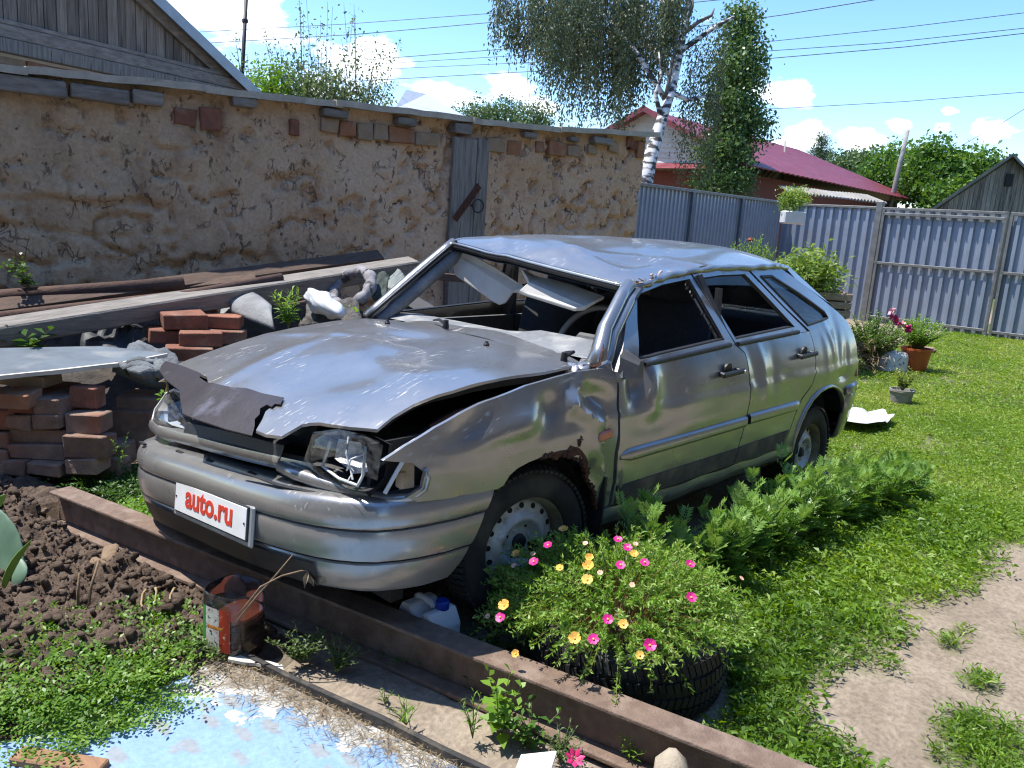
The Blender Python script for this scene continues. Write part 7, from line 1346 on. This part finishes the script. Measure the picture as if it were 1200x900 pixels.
for k, (p, m_) in enumerate((((-7.342, -0.413, 0.704), 0), ((-7.37, -0.369, 0.661), 0), ((-7.398, -0.328, 0.627), 1), ((-7.434, -0.281, 0.603), 0), ((-7.336, -0.439, 0.768), 1), ((-7.451, -0.257, 0.587), 0))):
    mb = MB(); p = Vector(p)
    for j in range(16): q = Vector((random.gauss(0, 1), random.gauss(0, 1), random.gauss(.2, 1))).normalized(); s_ = q.orthogonal().normalized()*.022; mb.add([p, p+q*.03-s_, p+q*.055, p+q*.03+s_], [(0, 1, 2, 3)])
    mb.build('flower_head', PK[m_], e)
bs_ = empty('white_basin', (-7.85, -.5, .05), 'upturned white enamel basin in the grass', 'basin'); MB().lathe([(0, .22), (.12, .22), (.15, .205), (.165, .16), (.17, .05), (.175, .0)], 28, Matrix.Translation((-7.85, -.50, gzf(-7.85, -.5)))).build('bowl', mat('chipped_enamel', (.70, .71, .70), (.6, .61, .6), 8, .35, spots=((.08, .08, .09), 12, .62, .66)), bs_, smooth=True)
sp_ = empty('grey_pot', (-5.95, .20, .03), 'small grey concrete pot in the lawn behind the car', 'pot'); MB().lathe([(0, .02), (.085, .0), (.105, .11), (.115, .115), (.115, .135), (.10, .135), (.095, .11), (0, .10)], 20, Matrix.Translation((-5.95, .20, gzf(-5.95, .2)))).build('pot_body', mat('concrete', (.30, .29, .26), (.20, .19, .17), 14, .95, bump=.5), sp_, auto=40)
leafy('potted_herb', (-5.95, .20, .13), 'yellow green herb growing from the small grey pot', 'plant', leafmat('herb_leaf', [(.12, .17, .03), (.2, .25, .05), (.28, .32, .08)], .5, .3), 22, .26, .05, .018, .13, 14, 43, lo=.2)
SHEETP = [(-4.30, .25), (-4.55, .05), (-4.95, .10), (-5.15, .30), (-4.95, .46), (-4.6, .50), (-4.36, .44)]
panel('white_sheet', SHEETP, lambda x, y: (x, y, .02 + .10*fbm(x, y, 7, 77) + .07*math.exp(-((x+4.65)/.25)**2-((y-.27)/.15)**2)), .05, mat('white_film', (.58, .57, .54), (.44, .43, .40), 9, .6, bump=.4), None, label='crumpled white sheet lying on the grass behind the rear wheel', cat='sheet')
MB().bbox((-9.9, -.75, .11), (.22, .30, .08), .03, None, .01).build('brown_stone', mat('bare_clay', (.30, .22, .15), (.24, .17, .11), 8, .95), None, label='low brown clay lump in front of the gate', cat='stone')

# ================================================================== unseen house added for the car's reflections, darkened to tone them
nh = empty('unseen_house', (-4.5, 5.6, 0), 'unseen dark timber house added on the right for the car reflections', 'house')
PLAS = mat('dark_logs', (.115, .088, .066), (.075, .058, .045), 3, .9, stretch=(.3, 1, 8), bump=.4, bscale=20)
MB().box((-6.0, 6.1, 2.6), (20.0, .3, 5.2)).build('wall', PLAS, nh); MB().box((-6.0, 5.92, .2), (20.05, .1, .4)).build('plinth', mat('plinth_grey', (.2, .2, .19), (.15, .15, .14), 6, .9), nh)
for x in (-10.5, -6.8, -3.0, .8):
    f = MB().bbox((x, 5.93, 1.75), (1.25, .08, 1.35), .01).build('window', mat('window_frame', (.6, .6, .58), (.5, .5, .48), 8, .5), nh); MB().box((x, 5.885, 1.75), (1.08, .02, 1.18)).build('pane', mat('window_glass', (.04, .05, .06), (.03, .035, .04), 3, .06), f); MB().bbox((x, 5.88, 1.04), (1.35, .16, .05), .008).build('sill', SIDING, f)
V = [Vector((4.4, 5.45, 5.1)), Vector((-16.4, 5.45, 5.1)), Vector((-16.4, 9.0, 7.2)), Vector((4.4, 9.0, 7.2))]; MB().add(V + [v + Vector((0, 0, .08)) for v in V], [(0, 1, 2, 3), (7, 6, 5, 4), (0, 4, 5, 1), (1, 5, 6, 2), (2, 6, 7, 3), (3, 7, 4, 0)]).build('roof', mat('slate_roofing', (.24, .23, .22), (.17, .165, .16), 4, .9), nh)
MB().box((6.0, 1.0, 2.6), (.3, 10.0, 5.2)).build('wing_wall', PLAS, nh)  # unseen wing added to block skylight and dim the bumper reflections
V = [Vector((5.4, -4.4, 5.1)), Vector((5.4, 6.0, 5.1)), Vector((9.0, 6.0, 7.2)), Vector((9.0, -4.4, 7.2))]; MB().add(V + [v + Vector((0, 0, .08)) for v in V], [(0, 1, 2, 3), (7, 6, 5, 4), (0, 4, 5, 1), (1, 5, 6, 2), (2, 6, 7, 3), (3, 7, 4, 0)]).build('wing_roof', bpy.data.materials['slate_roofing'], nh)
for y in (-2.2, 1.0):
    f = MB().bbox((5.83, y, 1.75), (.08, 1.25, 1.35), .01).build('window', bpy.data.materials['window_frame'], nh); MB().box((5.785, y, 1.75), (.02, 1.08, 1.18)).build('pane', bpy.data.materials['window_glass'], f)

# ================================================================== JUNK BETWEEN WALL AND CAR
# rubble bank that everything leans on
def rubble():
    S = np.arange(-1.2, 4.6, .05); T = np.linspace(0, 1, 40); s, t = np.meshgrid(S, T, indexing='ij')
    w = np.interp(s, [-1.2, .2, 1.6, 2.6, 3.4, 4.6], [1.45, 1.45, 1.55, 1.35, 1.1, .9]); hgt = np.interp(s, [-1.2, 0, 1.0, 2.0, 3.0, 4.6], [.55, .60, .62, .66, .55, .30]); o = t*w
    prof = np.clip(1.15-t*1.15, 0, 1)**.6; z = hgt*prof + (fbm(s, o, 4, 90)-.5)*.16*np.clip(t*6, 0, 1)*(t < .97) + (fbm(s, o, 11, 91)-.5)*.08*(t < .97)
    V = np.stack([WA.x + WD.x*s + WN.x*o, WA.y + WD.y*s + WN.y*o, np.maximum(z, -.02)], -1); nx, ny = s.shape; i = np.arange(nx*ny).reshape(nx, ny); F = np.stack([i[:-1, :-1], i[1:, :-1], i[1:, 1:], i[:-1, 1:]], -1).reshape(-1, 4)
    mk('rubble_bank', V.reshape(-1, 3), F, mat('dark_rubble', (.085, .07, .058), (.035, .03, .026), 9, .95, bump=1, bscale=22), None, True, kind='structure', label='dark bank of rubble and rubbish along the wall')
rubble()
def beam3(name, a, b, w, h, m, label, cat, roll=0, taper=1):
    a, b = Vector(a), Vector(b); d = b-a; rt = d.to_track_quat('X', 'Z').to_matrix() @ Matrix.Rotation(roll, 3, 'X'); o = MB().bbox((a+b)/2, (d.length, w, h), min(w, h)*.08, rt, .004).build(name, m, None, label=label, cat=cat); return o
GTIM = mat('grey_timber', (.27, .245, .215), (.17, .155, .135), 5, .85, stretch=(1, 8, 8), bump=.4, bscale=16, spots=((.16, .15, .14), 4, .6, .72))
beam3('timber_beam', (1.016, -2.408, 0.658), (-2.167, -2.51, 1.059), .14, .115, GTIM, 'long grey squared timber lying on the junk along the wall', 'timber', .25)
RPIPE = mat('rusty_pipe', (.095, .05, .035), (.055, .03, .022), 16, .85, bump=.4); DPLK = mat('dark_board', (.12, .075, .052), (.07, .045, .032), 6, .85, stretch=(1, 8, 8), bump=.4)
MB().tube([(0.84, -3.16, 0.775), (-0.437, -2.85, 0.896)], .045, 10).build('rusty_pipe', RPIPE, None, smooth=True, label='uppermost rusty pipe against the wall', cat='pipe'); beam3('brown_board', (0.872, -3.028, 0.722), (-2.029, -2.755, 1.119), .12, .03, DPLK, 'thin dark brown board lying just behind the grey timber', 'board', .5); beam3('brown_board', (0.794, -3.386, 0.685), (-0.906, -2.726, 0.941), .10, .025, DPLK, 'second brown board under the rusty pipe', 'board', .3)
MB().tube([(0.917, -2.84, 0.689), (-0.287, -2.474, 0.865), (-0.949, -2.46, 0.972)], .03, 8).build('rusty_pipe', RPIPE, None, smooth=True, label='thinner rusty pipe lying behind the grey timber', cat='pipe')
# board on the brick pile; light on its near edge is put into the colour
BRDT = mat('weathered_board_top', (.13, .16, .19), (.08, .10, .12), 4, .7, spots=((.22, .23, .23), 5, .55, .75)); BRDE = mat('lit_board_edge', (.66, .63, .54), (.5, .47, .4), 14, .8)
bd_ = empty('flaking_board', (0.797, -1.594, 0.6), 'flaking blue grey board resting on the brick pile', 'board'); N4 = [(1.171, -1.742, 0.585), (0.759, -1.714, 0.6), (0.435, -1.723, 0.61), (0.156, -1.792, 0.625), (0.271, -2.023, 0.625), (0.379, -2.13, 0.63), (0.68, -2.215, 0.63), (1.045, -2.285, 0.635)]
V = [Vector(p) for p in N4]; V += [v - Vector((0, 0, .016)) for v in V]; n = len(N4); MB().add(V, [tuple(range(n)), tuple(range(2*n-1, n-1, -1))] + [(i, n+i, n+(i+1) % n, (i+1) % n) for i in range(n)]).build('sheet', BRDT, bd_)
ed = [Vector(p) for p in N4[:4]]; V = []; 
for v in densify([(0, 0), (1, 0)], 2, False): pass
ee = [ed[0].lerp(ed[1], t/4) for t in range(4)] + [ed[1].lerp(ed[2], t/4) for t in range(4)] + [ed[2].lerp(ed[3], t/4) for t in range(5)]
out_ = Vector((.6, .8, 0)).normalized()
for k, p in enumerate(ee): j = random.uniform(-.004, .004); f = .3 if k == len(ee)-1 else 1; V += [p + Vector((0, 0, .003)) - out_*.004, p + out_*(.014*f+j) + Vector((0, 0, .001)), p + out_*(.012*f+j) - Vector((0, 0, .020+j*.6)), p - Vector((0, 0, .020)) - out_*.004]
MB().add(V, [(i*4+q, i*4+(q+1) % 4, i*4+4+(q+1) % 4, i*4+4+q) for i in range(len(ee)-1) for q in range(4)] + [(3, 2, 1, 0)]).build('lit_edge', BRDE, bd_)
# ---- brick pile: every brick its own thing
BR_ = {'r': BRC['r'], 'g': BRC['g'], 'o': BRC['o'], 't': BRC['t']}
rv = Matrix(((CRT[0], CFW[0], 0), (CRT[1], CFW[1], 0), (0, 0, 1)))
def brick(c, w, dd, h, m, label, yaw=0, tilt_=0, jit=.006, group='loose bricks of the pile'):
    MB().bbox(c, (w, dd, h), .005, Matrix.Rotation(yaw, 3, 'Z') @ rv @ Matrix.Rotation(tilt_, 3, 'Y'), jit).build('loose_brick', BR_[m], None, label=label, cat='brick', group=group)
BL = [  # u0,u1,v0,v1 already turned into centre, width, depth, height
 ((0.787, -1.855, 0.42), .110, .25, .078, 'r', 'red brick end second from left in the lit row under the board'), ((0.709, -1.771, 0.425), .125, .25, .078, 'g', 'brick end right of the orange one under the board'),
 ((0.803, -1.85, 0.342), .120, .25, .072, 'g', 'left brick end in the second row of the middle column'), ((0.717, -1.757, 0.35), .132, .25, .072, 'g', 'right brick end in the second row of the middle column'),
 ((0.78, -1.774, 0.274), .262, .12, .076, 'g', 'long brick in the third row of the middle column'), ((0.8, -1.758, 0.202), .256, .12, .070, 'g', 'long brick in the fourth row of the middle column'), ((0.861, -1.804, 0.129), .115, .2, .066, 'g', 'left mossy brick in the lowest row of the middle column'), ((0.767, -1.702, 0.134), .165, .2, .066, 'g', 'right mossy brick in the lowest row of the middle column'),
 ((0.595, -1.729, 0.451), .130, .12, .115, 'r', 'broken orange red brick on top of the right column'), ((0.624, -1.624, 0.349), .172, .14, .098, 'g', 'tilted grey brick in the middle of the right column'), ((0.644, -1.569, 0.243), .185, .14, .110, 'g', 'big dark block in the right column'), ((0.662, -1.56, 0.148), .145, .14, .072, 'g', 'lowest dark brick of the right column'),
 ((0.911, -1.894, 0.347), .140, .12, .105, 'r', 'reddish brick on top of the left column'), ((0.932, -1.888, 0.251), .130, .12, .076, 'g', 'second brick of the left column'), ((0.943, -1.876, 0.171), .125, .12, .080, 'g', 'third brick of the left column'), ((0.948, -1.859, 0.095), .120, .12, .078, 'g', 'lowest brick of the left column'),
 ((0.92, -1.788, 0.468), .24, .12, .070, 'o', 'orange brick lying lengthwise at the left under the board'), ((0.795, -1.927, 0.527), .255, .16, .058, 't', 'tan brick directly under the board'), ((0.68, -2.045, 0.435), .26, .2, .06, 'r', 'red brick lying flat behind the lit row'),
 ((0.524, -1.619, 0.094), .12, .12, .10, 'g', 'dark half brick at the right foot of the pile'), ((0.483, -1.667, 0.152), .14, .12, .12, 'g', 'dark block behind the right column'), ((0.32, -1.815, 0.232), .22, .2, .22, 'g', 'large dark lump between bricks and bumper'), ((0.227, -1.814, 0.316), .3, .2, .16, 'g', 'large dark lump below the grey slab beside the headlight')]
for k, (c, w, dd, h, m, lb) in enumerate(BL): brick(c, w, dd, h, m, lb, yaw=random.uniform(-.08, .08), tilt_=random.uniform(-.03, .03), jit=.010)
# second stack behind the hood
for k, (c, w, dd, h, m, lb, yw) in enumerate((((-0.159, -2.275, 0.738), .25, .30, .085, 'r', 'broad red brick slab on top of the stack behind the hood', .5), ((-0.093, -2.319, 0.646), .24, .30, .075, 'r', 'red brick under the slab at the left of the stack', .5), ((-0.151, -2.031, 0.659), .24, .14, .085, 'r', 'orange red brick facing out in the stack behind the hood', .35), ((-0.411, -2.293, 0.714), .26, .16, .075, 'r', 'brick to the right of the slab on the stack', .15), ((-0.406, -2.197, 0.63), .22, .16, .08, 'g', 'lower right brick of the stack behind the hood', .15), ((-0.075, -2.015, 0.58), .26, .16, .08, 'r', 'brick just showing over the hood edge', .35), ((-0.414, -2.598, 0.731), .26, .16, .06, 'g', 'brick at the back of the stack under the slate', .2))): brick(c, w, dd, h, m, lb, yaw=yw, group='bricks stacked behind the hood')
# grey slabs and dark rubbish
SLAT = mat('asbestos_slate', (.26, .265, .265), (.18, .185, .185), 7, .9, bump=.4, bscale=30); DKBAG = mat('dark_film', (.05, .055, .06), (.025, .027, .03), 8, .55, bump=.6, bscale=14)
def lump(name, P_, th, m, label, cat, seed=0):
    V = [Vector(p) for p in P_]; nn = (V[1]-V[0]).cross(V[2]-V[0]).normalized()*th; n = len(V); o = MB().add(V + [v-nn for v in V], [tuple(range(n)), tuple(range(2*n-1, n-1, -1))] + [(i, n+i, n+(i+1) % n, (i+1) % n) for i in range(n)]).build(name, m, None, label=label, cat=cat); return o
def sheetlump(name, quad, m, label, cat, amp, seed, n=14, th=.006):
    a, b, c, d = [Vector(p) for p in quad]; V = []; nn = (b-a).cross(d-a).normalized()
    for i in range(n+1):
        for j in range(n+1): s, t = i/n, j/n; p = a.lerp(b, s).lerp(d.lerp(c, s), t); V.append(p + nn*amp*(float(fbm(s*4+seed, t*4, 1.3, seed))-.5)*2 + nn*amp*.6*math.sin(s*9+t*4+seed))
    o = MB().add(V, [(i*(n+1)+j, i*(n+1)+j+1, (i+1)*(n+1)+j+1, (i+1)*(n+1)+j) for i in range(n) for j in range(n)]).build(name, m, None, smooth=True, label=label, cat=cat); o.modifiers.new('s', 'SOLIDIFY').thickness = th; return o
sheetlump('slate_sheet', [(-0.41, -2.602, 0.73), (-0.611, -2.848, 0.77), (-0.693, -2.609, 0.778), (-0.533, -2.391, 0.73)], SLAT, 'broken piece of grey slate lying on the bricks', 'slate', .012, 3)
def curved():
    V = []; n = 12; a0, a1 = Vector((-0.51, -2.349, 0.759)), Vector((-0.528, -1.86, 0.715)); up_v = Vector((-0.741, -2.435, 0.884)) - Vector((-0.567, -2.129, 0.741))
    for i in range(n+1):
        t = i/n
        for j in range(9): s = j/8; V.append(a0.lerp(a1, t) + up_v*(s*(.55+.45*math.sin(t*PI*.75+.3))) + Vector((.04, .05, .02))*math.sin(s*PI*.9))
    o = MB().add(V, [(i*9+j, i*9+j+1, (i+1)*9+j+1, (i+1)*9+j) for i in range(n) for j in range(8)]).build('curved_sheet', SLAT, None, smooth=True, label='curved grey sheet leaning behind the hood', cat='sheet'); o.modifiers.new('s', 'SOLIDIFY').thickness = .012
curved()
sheetlump('grey_rock', [(0.394, -1.92, 0.559), (0.161, -2.15, 0.665), (0.065, -1.866, 0.58), (0.192, -1.676, 0.491)], mat('grey_rock', (.20, .22, .23), (.10, .11, .12), 9, .9, bump=.7, bscale=25), 'pointed grey slab beyond the flaking board', 'rock', .03, 5, th=.05); sheetlump('grey_rock', [(0.449, -1.756, 0.574), (0.256, -1.63, 0.607), (0.254, -1.537, 0.559), (0.394, -1.536, 0.546)], mat('grey_rock_lower', (.17, .185, .195), (.09, .10, .105), 9, .9, bump=.7, bscale=25), 'flat grey slab beside the torn hood edge', 'rock', .02, 6, th=.05)
sheetlump('dark_film', [(0.364, -2.494, 0.56), (0.138, -2.733, 0.669), (-0.027, -2.553, 0.675), (0.254, -2.069, 0.561)], DKBAG, 'crumpled dark plastic film behind the board', 'film', .05, 8)
# plastic bag, ring, rags
def bag():
    rng = random.Random(4); bm = bmesh.new(); bmesh.ops.create_icosphere(bm, subdivisions=4, radius=1); a, b = Vector((-0.926, -2.088, 0.912)), Vector((-0.847, -1.609, 0.797)); d = (b-a)
    for v in bm.verts:
        p = v.co.copy(); f = .17*(float(fbm(p.x*3+p.z*2, p.y*3+p.z*3, 1.5, 95))-.5)*2 + .12*math.sin(p.x*7+p.y*5); t = (p.y+1)/2; w = .12*(1-.35*t); v.co = a.lerp(b, .1+.8*t) + Vector((CRT[0], CRT[1], 0))*p.x*w*(1+f) + Vector((0, 0, 1))*p.z*w*.7*(1+f) - Vector((CFW[0], CFW[1], 0))*p.z*.05 + d*0*f
    me = bpy.data.meshes.new('plastic_bag'); bm.to_mesh(me); bm.free(); me.materials.append(mat('white_bag', (.66, .69, .72), (.56, .59, .62), 8, .45, trans=.1)); me.polygons.foreach_set('use_smooth', [True]*len(me.polygons)); put(bpy.data.objects.new('plastic_bag', me), None, 'white plastic bag crumpled on the junk behind the hood', 'bag')
bag()
mb = MB(); c = Vector((-1.361, -2.217, 0.916)); ax1 = Vector((-1.453, -2.146, 1.019))-c; ax2 = Vector((-1.28, -1.985, 0.859))-c; mb.tube([c + ax1*math.cos(a)*1.0 + ax2*math.sin(a)*.9 for a in [2*PI*k/30 for k in range(31)]], [.042+.008*math.sin(k*1.9) for k in range(31)], 9, False); mb.build('old_tyre_ring', mat('cracked_grey_rubber', (.30, .29, .30), (.14, .13, .14), 12, .8, spots=((.05, .05, .05), 14, .55, .62), bump=.4), None, smooth=True, label='cracked grey ring like an old scooter tyre on the junk', cat='ring')
sheetlump('tangled_rag', [(-1.349, -2.07, 0.89), (-1.575, -2.305, 0.985), (-1.676, -2.194, 0.989), (-1.455, -1.947, 0.871)], mat('greenish_rag', (.07, .09, .075), (.03, .04, .035), 14, .9, bump=.6), 'tangled dark greenish rag right of the ring', 'rag', .05, 12); sheetlump('grey_plate', [(-1.627, -2.227, 0.917), (-1.919, -2.398, 1.041), (-1.949, -2.348, 0.986), (-1.719, -2.123, 0.908)], mat('grey_green_plate', (.26, .29, .26), (.2, .22, .2), 8, .8), 'grey green sheet scrap by the windscreen pillar', 'scrap', .006, 13)
sheetlump('grey_plate', [(-0.93, -2.767, 0.912), (-1.164, -2.907, 0.973), (-1.2, -2.698, 0.917), (-0.964, -2.483, 0.851)], SLAT, 'flat grey scrap under the timber beyond the weed', 'scrap', .01, 15); sheetlump('rubble_heap', [(-0.69, -1.833, 0.715), (-1.046, -2.239, 0.847), (-1.262, -1.999, 0.841), (-1.023, -1.626, 0.744)], mat('rubble_grey', (.13, .12, .11), (.05, .045, .04), 16, .95, bump=1, bscale=30), 'grey rubble under the plastic bag', 'rubble', .05, 17, th=.03)
beam3('dark_plank', (-1.164, -2.26, 0.842), (-0.847, -2.29, 0.789), .12, .03, DPLK, 'dark short plank under the ring', 'plank', .2)
# dark boards and a beam seen through the empty windscreen
beam3('leaning_board', (-1.793, -2.505, 0.932), (-1.807, -1.497, 0.664), .14, .05, mat('black_board', (.045, .047, .05), (.03, .03, .032), 6, .7), 'dark board leaning against the wall seen through the windscreen', 'board', .3); beam3('brown_rail', (-2.177, -2.402, 0.994), (-2.804, -2.004, 0.961), .05, .06, DPLK, 'brown rail along the wall seen through the windscreen', 'rail'); MB().tube([Vector((-2.67, -2.659, 1.13)), Vector((-2.454, -2.408, 0.511))], .02, 6).build('dark_post', DPLK, None, label='thin dark upright beside the grey jamb', cat='post')
# weeds on the junk
leafy('junk_weed', (-0.592, -1.792, 0.721), 'bright green leafy weed growing on the junk by the white bag', 'weed', LIME, 16, .27, .085, .018, .13, 11, 51, up=.5); leafy('junk_weed', (-1.102, -1.843, 0.745), 'small bright weed at the hood corner by the windscreen', 'weed', LIME, 7, .09, .06, .028, .10, 6, 52, up=.3)
leafy('wall_creeper', (0.44, -3.046, 0.852), 'dark green creeper against the wall at the left', 'creeper', DKW, 9, .22, .06, .04, .16, 7, 53); leafy('wall_creeper', (0.656, -2.367, 0.581), 'broad dark leaves behind the flaking board', 'creeper', DKW, 14, .14, .10, .07, .30, 5, 54); leafy('thin_fern', (0.553, -1.437, 0.142), 'thin yellowish fern beside the brick pile', 'weed', LIME, 3, .20, .05, .010, .05, 10, 55, up=.5); leafy('fresh_sprout', (0.486, -1.099, 0.524), 'bright sprout poking out behind the right headlight', 'weed', LIME, 4, .05, .05, .03, .03, 4, 56)

# ================================================================== GRASS AND GROUND COVER
def scatter(n, x0, x1, y0, y1, dens, rng):
    x = rng.uniform(x0, x1, n); y = rng.uniform(y0, y1, n); k = rng.random(n) < dens(x, y); return x[k], y[k]
GRASS = leafmat('lawn_blade', [(.07, .14, .018), (.12, .23, .024), (.19, .31, .04), (.28, .38, .065), (.38, .38, .13)], .45, .38)
def grass():
    rng = np.random.default_rng(11); parts = []
    def tufts(x, y, per, L, W, up, shade, hz_=0.):
        n = len(x); P = np.repeat(np.stack([x, y, gz(x, y)-.008], -1), per, 0); m = n*per; a = rng.random(m)*2*PI
        D = np.stack([np.cos(a), np.sin(a), rng.uniform(up*.5, up*1.5, m)], -1); P = P + np.stack([rng.normal(size=m)*.012, rng.normal(size=m)*.012, rng.random(m)*hz_], -1)
        Lr = L*rng.uniform(.5, 1.25, m); V, F = leaf_quads(P, D, Lr, W*rng.uniform(.7, 1.3, m), .35, .06, rng); parts.append((V, F, np.clip(shade(np.repeat(x, per), np.repeat(y, per)) + rng.normal(size=m)*.16, 0, 1)))
    sh = lambda x, y: .30 + .75*(fbm(x, y, 1.3, 70)-.35) + .18*np.clip((-x-3)/4, 0, 1)
    x, y = scatter(26000, -3.4, .35, .75, 2.6, lambda x, y: lawn(x, y)**1.3, rng); tufts(x, y, 6, .042, .0058, 1.0, sh, .03)
    x, y = scatter(2600, -3.0, .30, .85, 2.3, lambda x, y: lawn(x, y)*(y < pathline(x)+.05), rng); tufts(x, y, 8, .046, .0125, .8, lambda x, y: sh(x, y)-.02, .07)
    x, y = scatter(36000, -6.5, -3.0, -.9, 4.0, lawn, rng); tufts(x, y, 5, .042, .0068, 1.1, sh, .015)
    x, y = scatter(46000, -13.2, -6.3, -2.6, 5.5, lawn, rng); tufts(x, y, 4, .050, .0095, 1.1, sh, .015)
    x, y = scatter(14000, -30, -13.2, -12, 12, lambda x, y: np.full(len(x), .8), rng)
    V, F, r = join_np(parts); mk('lawn_grass', V, F, GRASS, None, rnd=r, kind='stuff', label='green lawn of grass and clover')
grass()
def cover(name, poly, n, per, L, W, hgt, ln, m, label, seed, z0=.0, up=.35):
    """low creeping weeds: sprigs with paired leaves"""
    rng = np.random.default_rng(seed); A = np.array(poly); P = []
    while len(P) < n:
        x, y = rng.uniform(A[:, 0].min(), A[:, 0].max()), rng.uniform(A[:, 1].min(), A[:, 1].max())
        if inpoly(x, y, poly): P.append((x, y))
    P = np.array(P); a = rng.random(n)*2*PI; el = rng.uniform(.1, 1, n)*up*2; Dh = np.stack([np.cos(a), np.sin(a), el], -1); Ls = ln*rng.uniform(.5, 1.2, n); t = np.linspace(.1, 1, per)
    B = np.stack([P[:, 0], P[:, 1], z0 + rng.random(n)*hgt], -1)[:, None] + Dh[:, None]*(Ls[:, None]*t[None])[..., None]; B[..., 2] -= (t**2)[None]*Ls[:, None]*el[:, None]*.55
    az = np.tile(np.arange(per) % 2*PI, (n, 1)) + a[:, None] + PI/2; D = np.stack([np.cos(az), np.sin(az), np.full_like(az, .45)], -1) + unit(Dh)[:, None]*.5 + rng.normal(size=(n, per, 3))*.25
    m_ = n*per; V, F = leaf_quads(B.reshape(-1, 3), D.reshape(-1, 3), L*rng.uniform(.6, 1.2, m_), W*rng.uniform(.7, 1.2, m_), .15, .03, rng, Nn=np.tile([[0, 0, 1.]], (m_, 1)) + rng.normal(size=(m_, 3))*.45)
    mk(name, V, F, m, None, rnd=np.clip(np.repeat(rng.random(n), per)*.6 + rng.random(m_)*.4, 0, 1), kind='stuff', label=label)
CREEP = leafmat('creeping_leaf', [(.06, .13, .02), (.10, .21, .028), (.16, .29, .04), (.22, .34, .06)], .42, .3)
cover('creeping_weeds', [(1.45, -.30), (1.28, -.22), (1.09, -.18), (.90, -.02), (.92, .16), (1.03, .27), (1.14, .33), (1.30, .36), (1.52, .30), (1.7, .1), (1.62, -.2)], 1250, 11, .021, .0095, .05, .10, CREEP, 'creeping green weeds spreading onto the blue slab', 21, .03)
cover('creeping_runners', [(1.16, .30), (1.30, .34), (1.52, .30), (1.56, .38), (1.42, .46), (1.26, .46), (1.14, .40)], 130, 12, .02, .009, .012, .12, CREEP, 'runners of creeping weed over the blue paint', 22, .03, .10)
cover('sparse_weeds', [(.92, .02), (1.02, .22), (.95, .30), (.84, .20)], 120, 9, .018, .007, .02, .07, WEED2, 'sparse dull weeds beside the cut bottle', 23, .05)
cover('weeds_by_bricks', [(.80, -1.75), (.45, -1.85), (.30, -1.45), (.42, -1.1), (.70, -1.25)], 520, 10, .026, .009, .08, .11, DKW, 'dark weeds at the foot of the brick pile', 24, .0)
cover('weeds_by_bumper', [(.76, -1.05), (.55, -1.15), (.45, -.80), (.50, -.60), (.50, -.2), (.58, -.2), (.66, -.6)], 520, 11, .024, .009, .09, .11, LIME, 'bright green weeds beside the front bumper', 25, .0)
cover('weeds_by_canister', [(.52, .62), (.36, .66), (.15, .80), (.22, 1.0), (.38, 1.0)], 170, 9, .028, .008, .03, .09, DKW, 'small weeds in the shade behind the canister', 26, .0, .6)
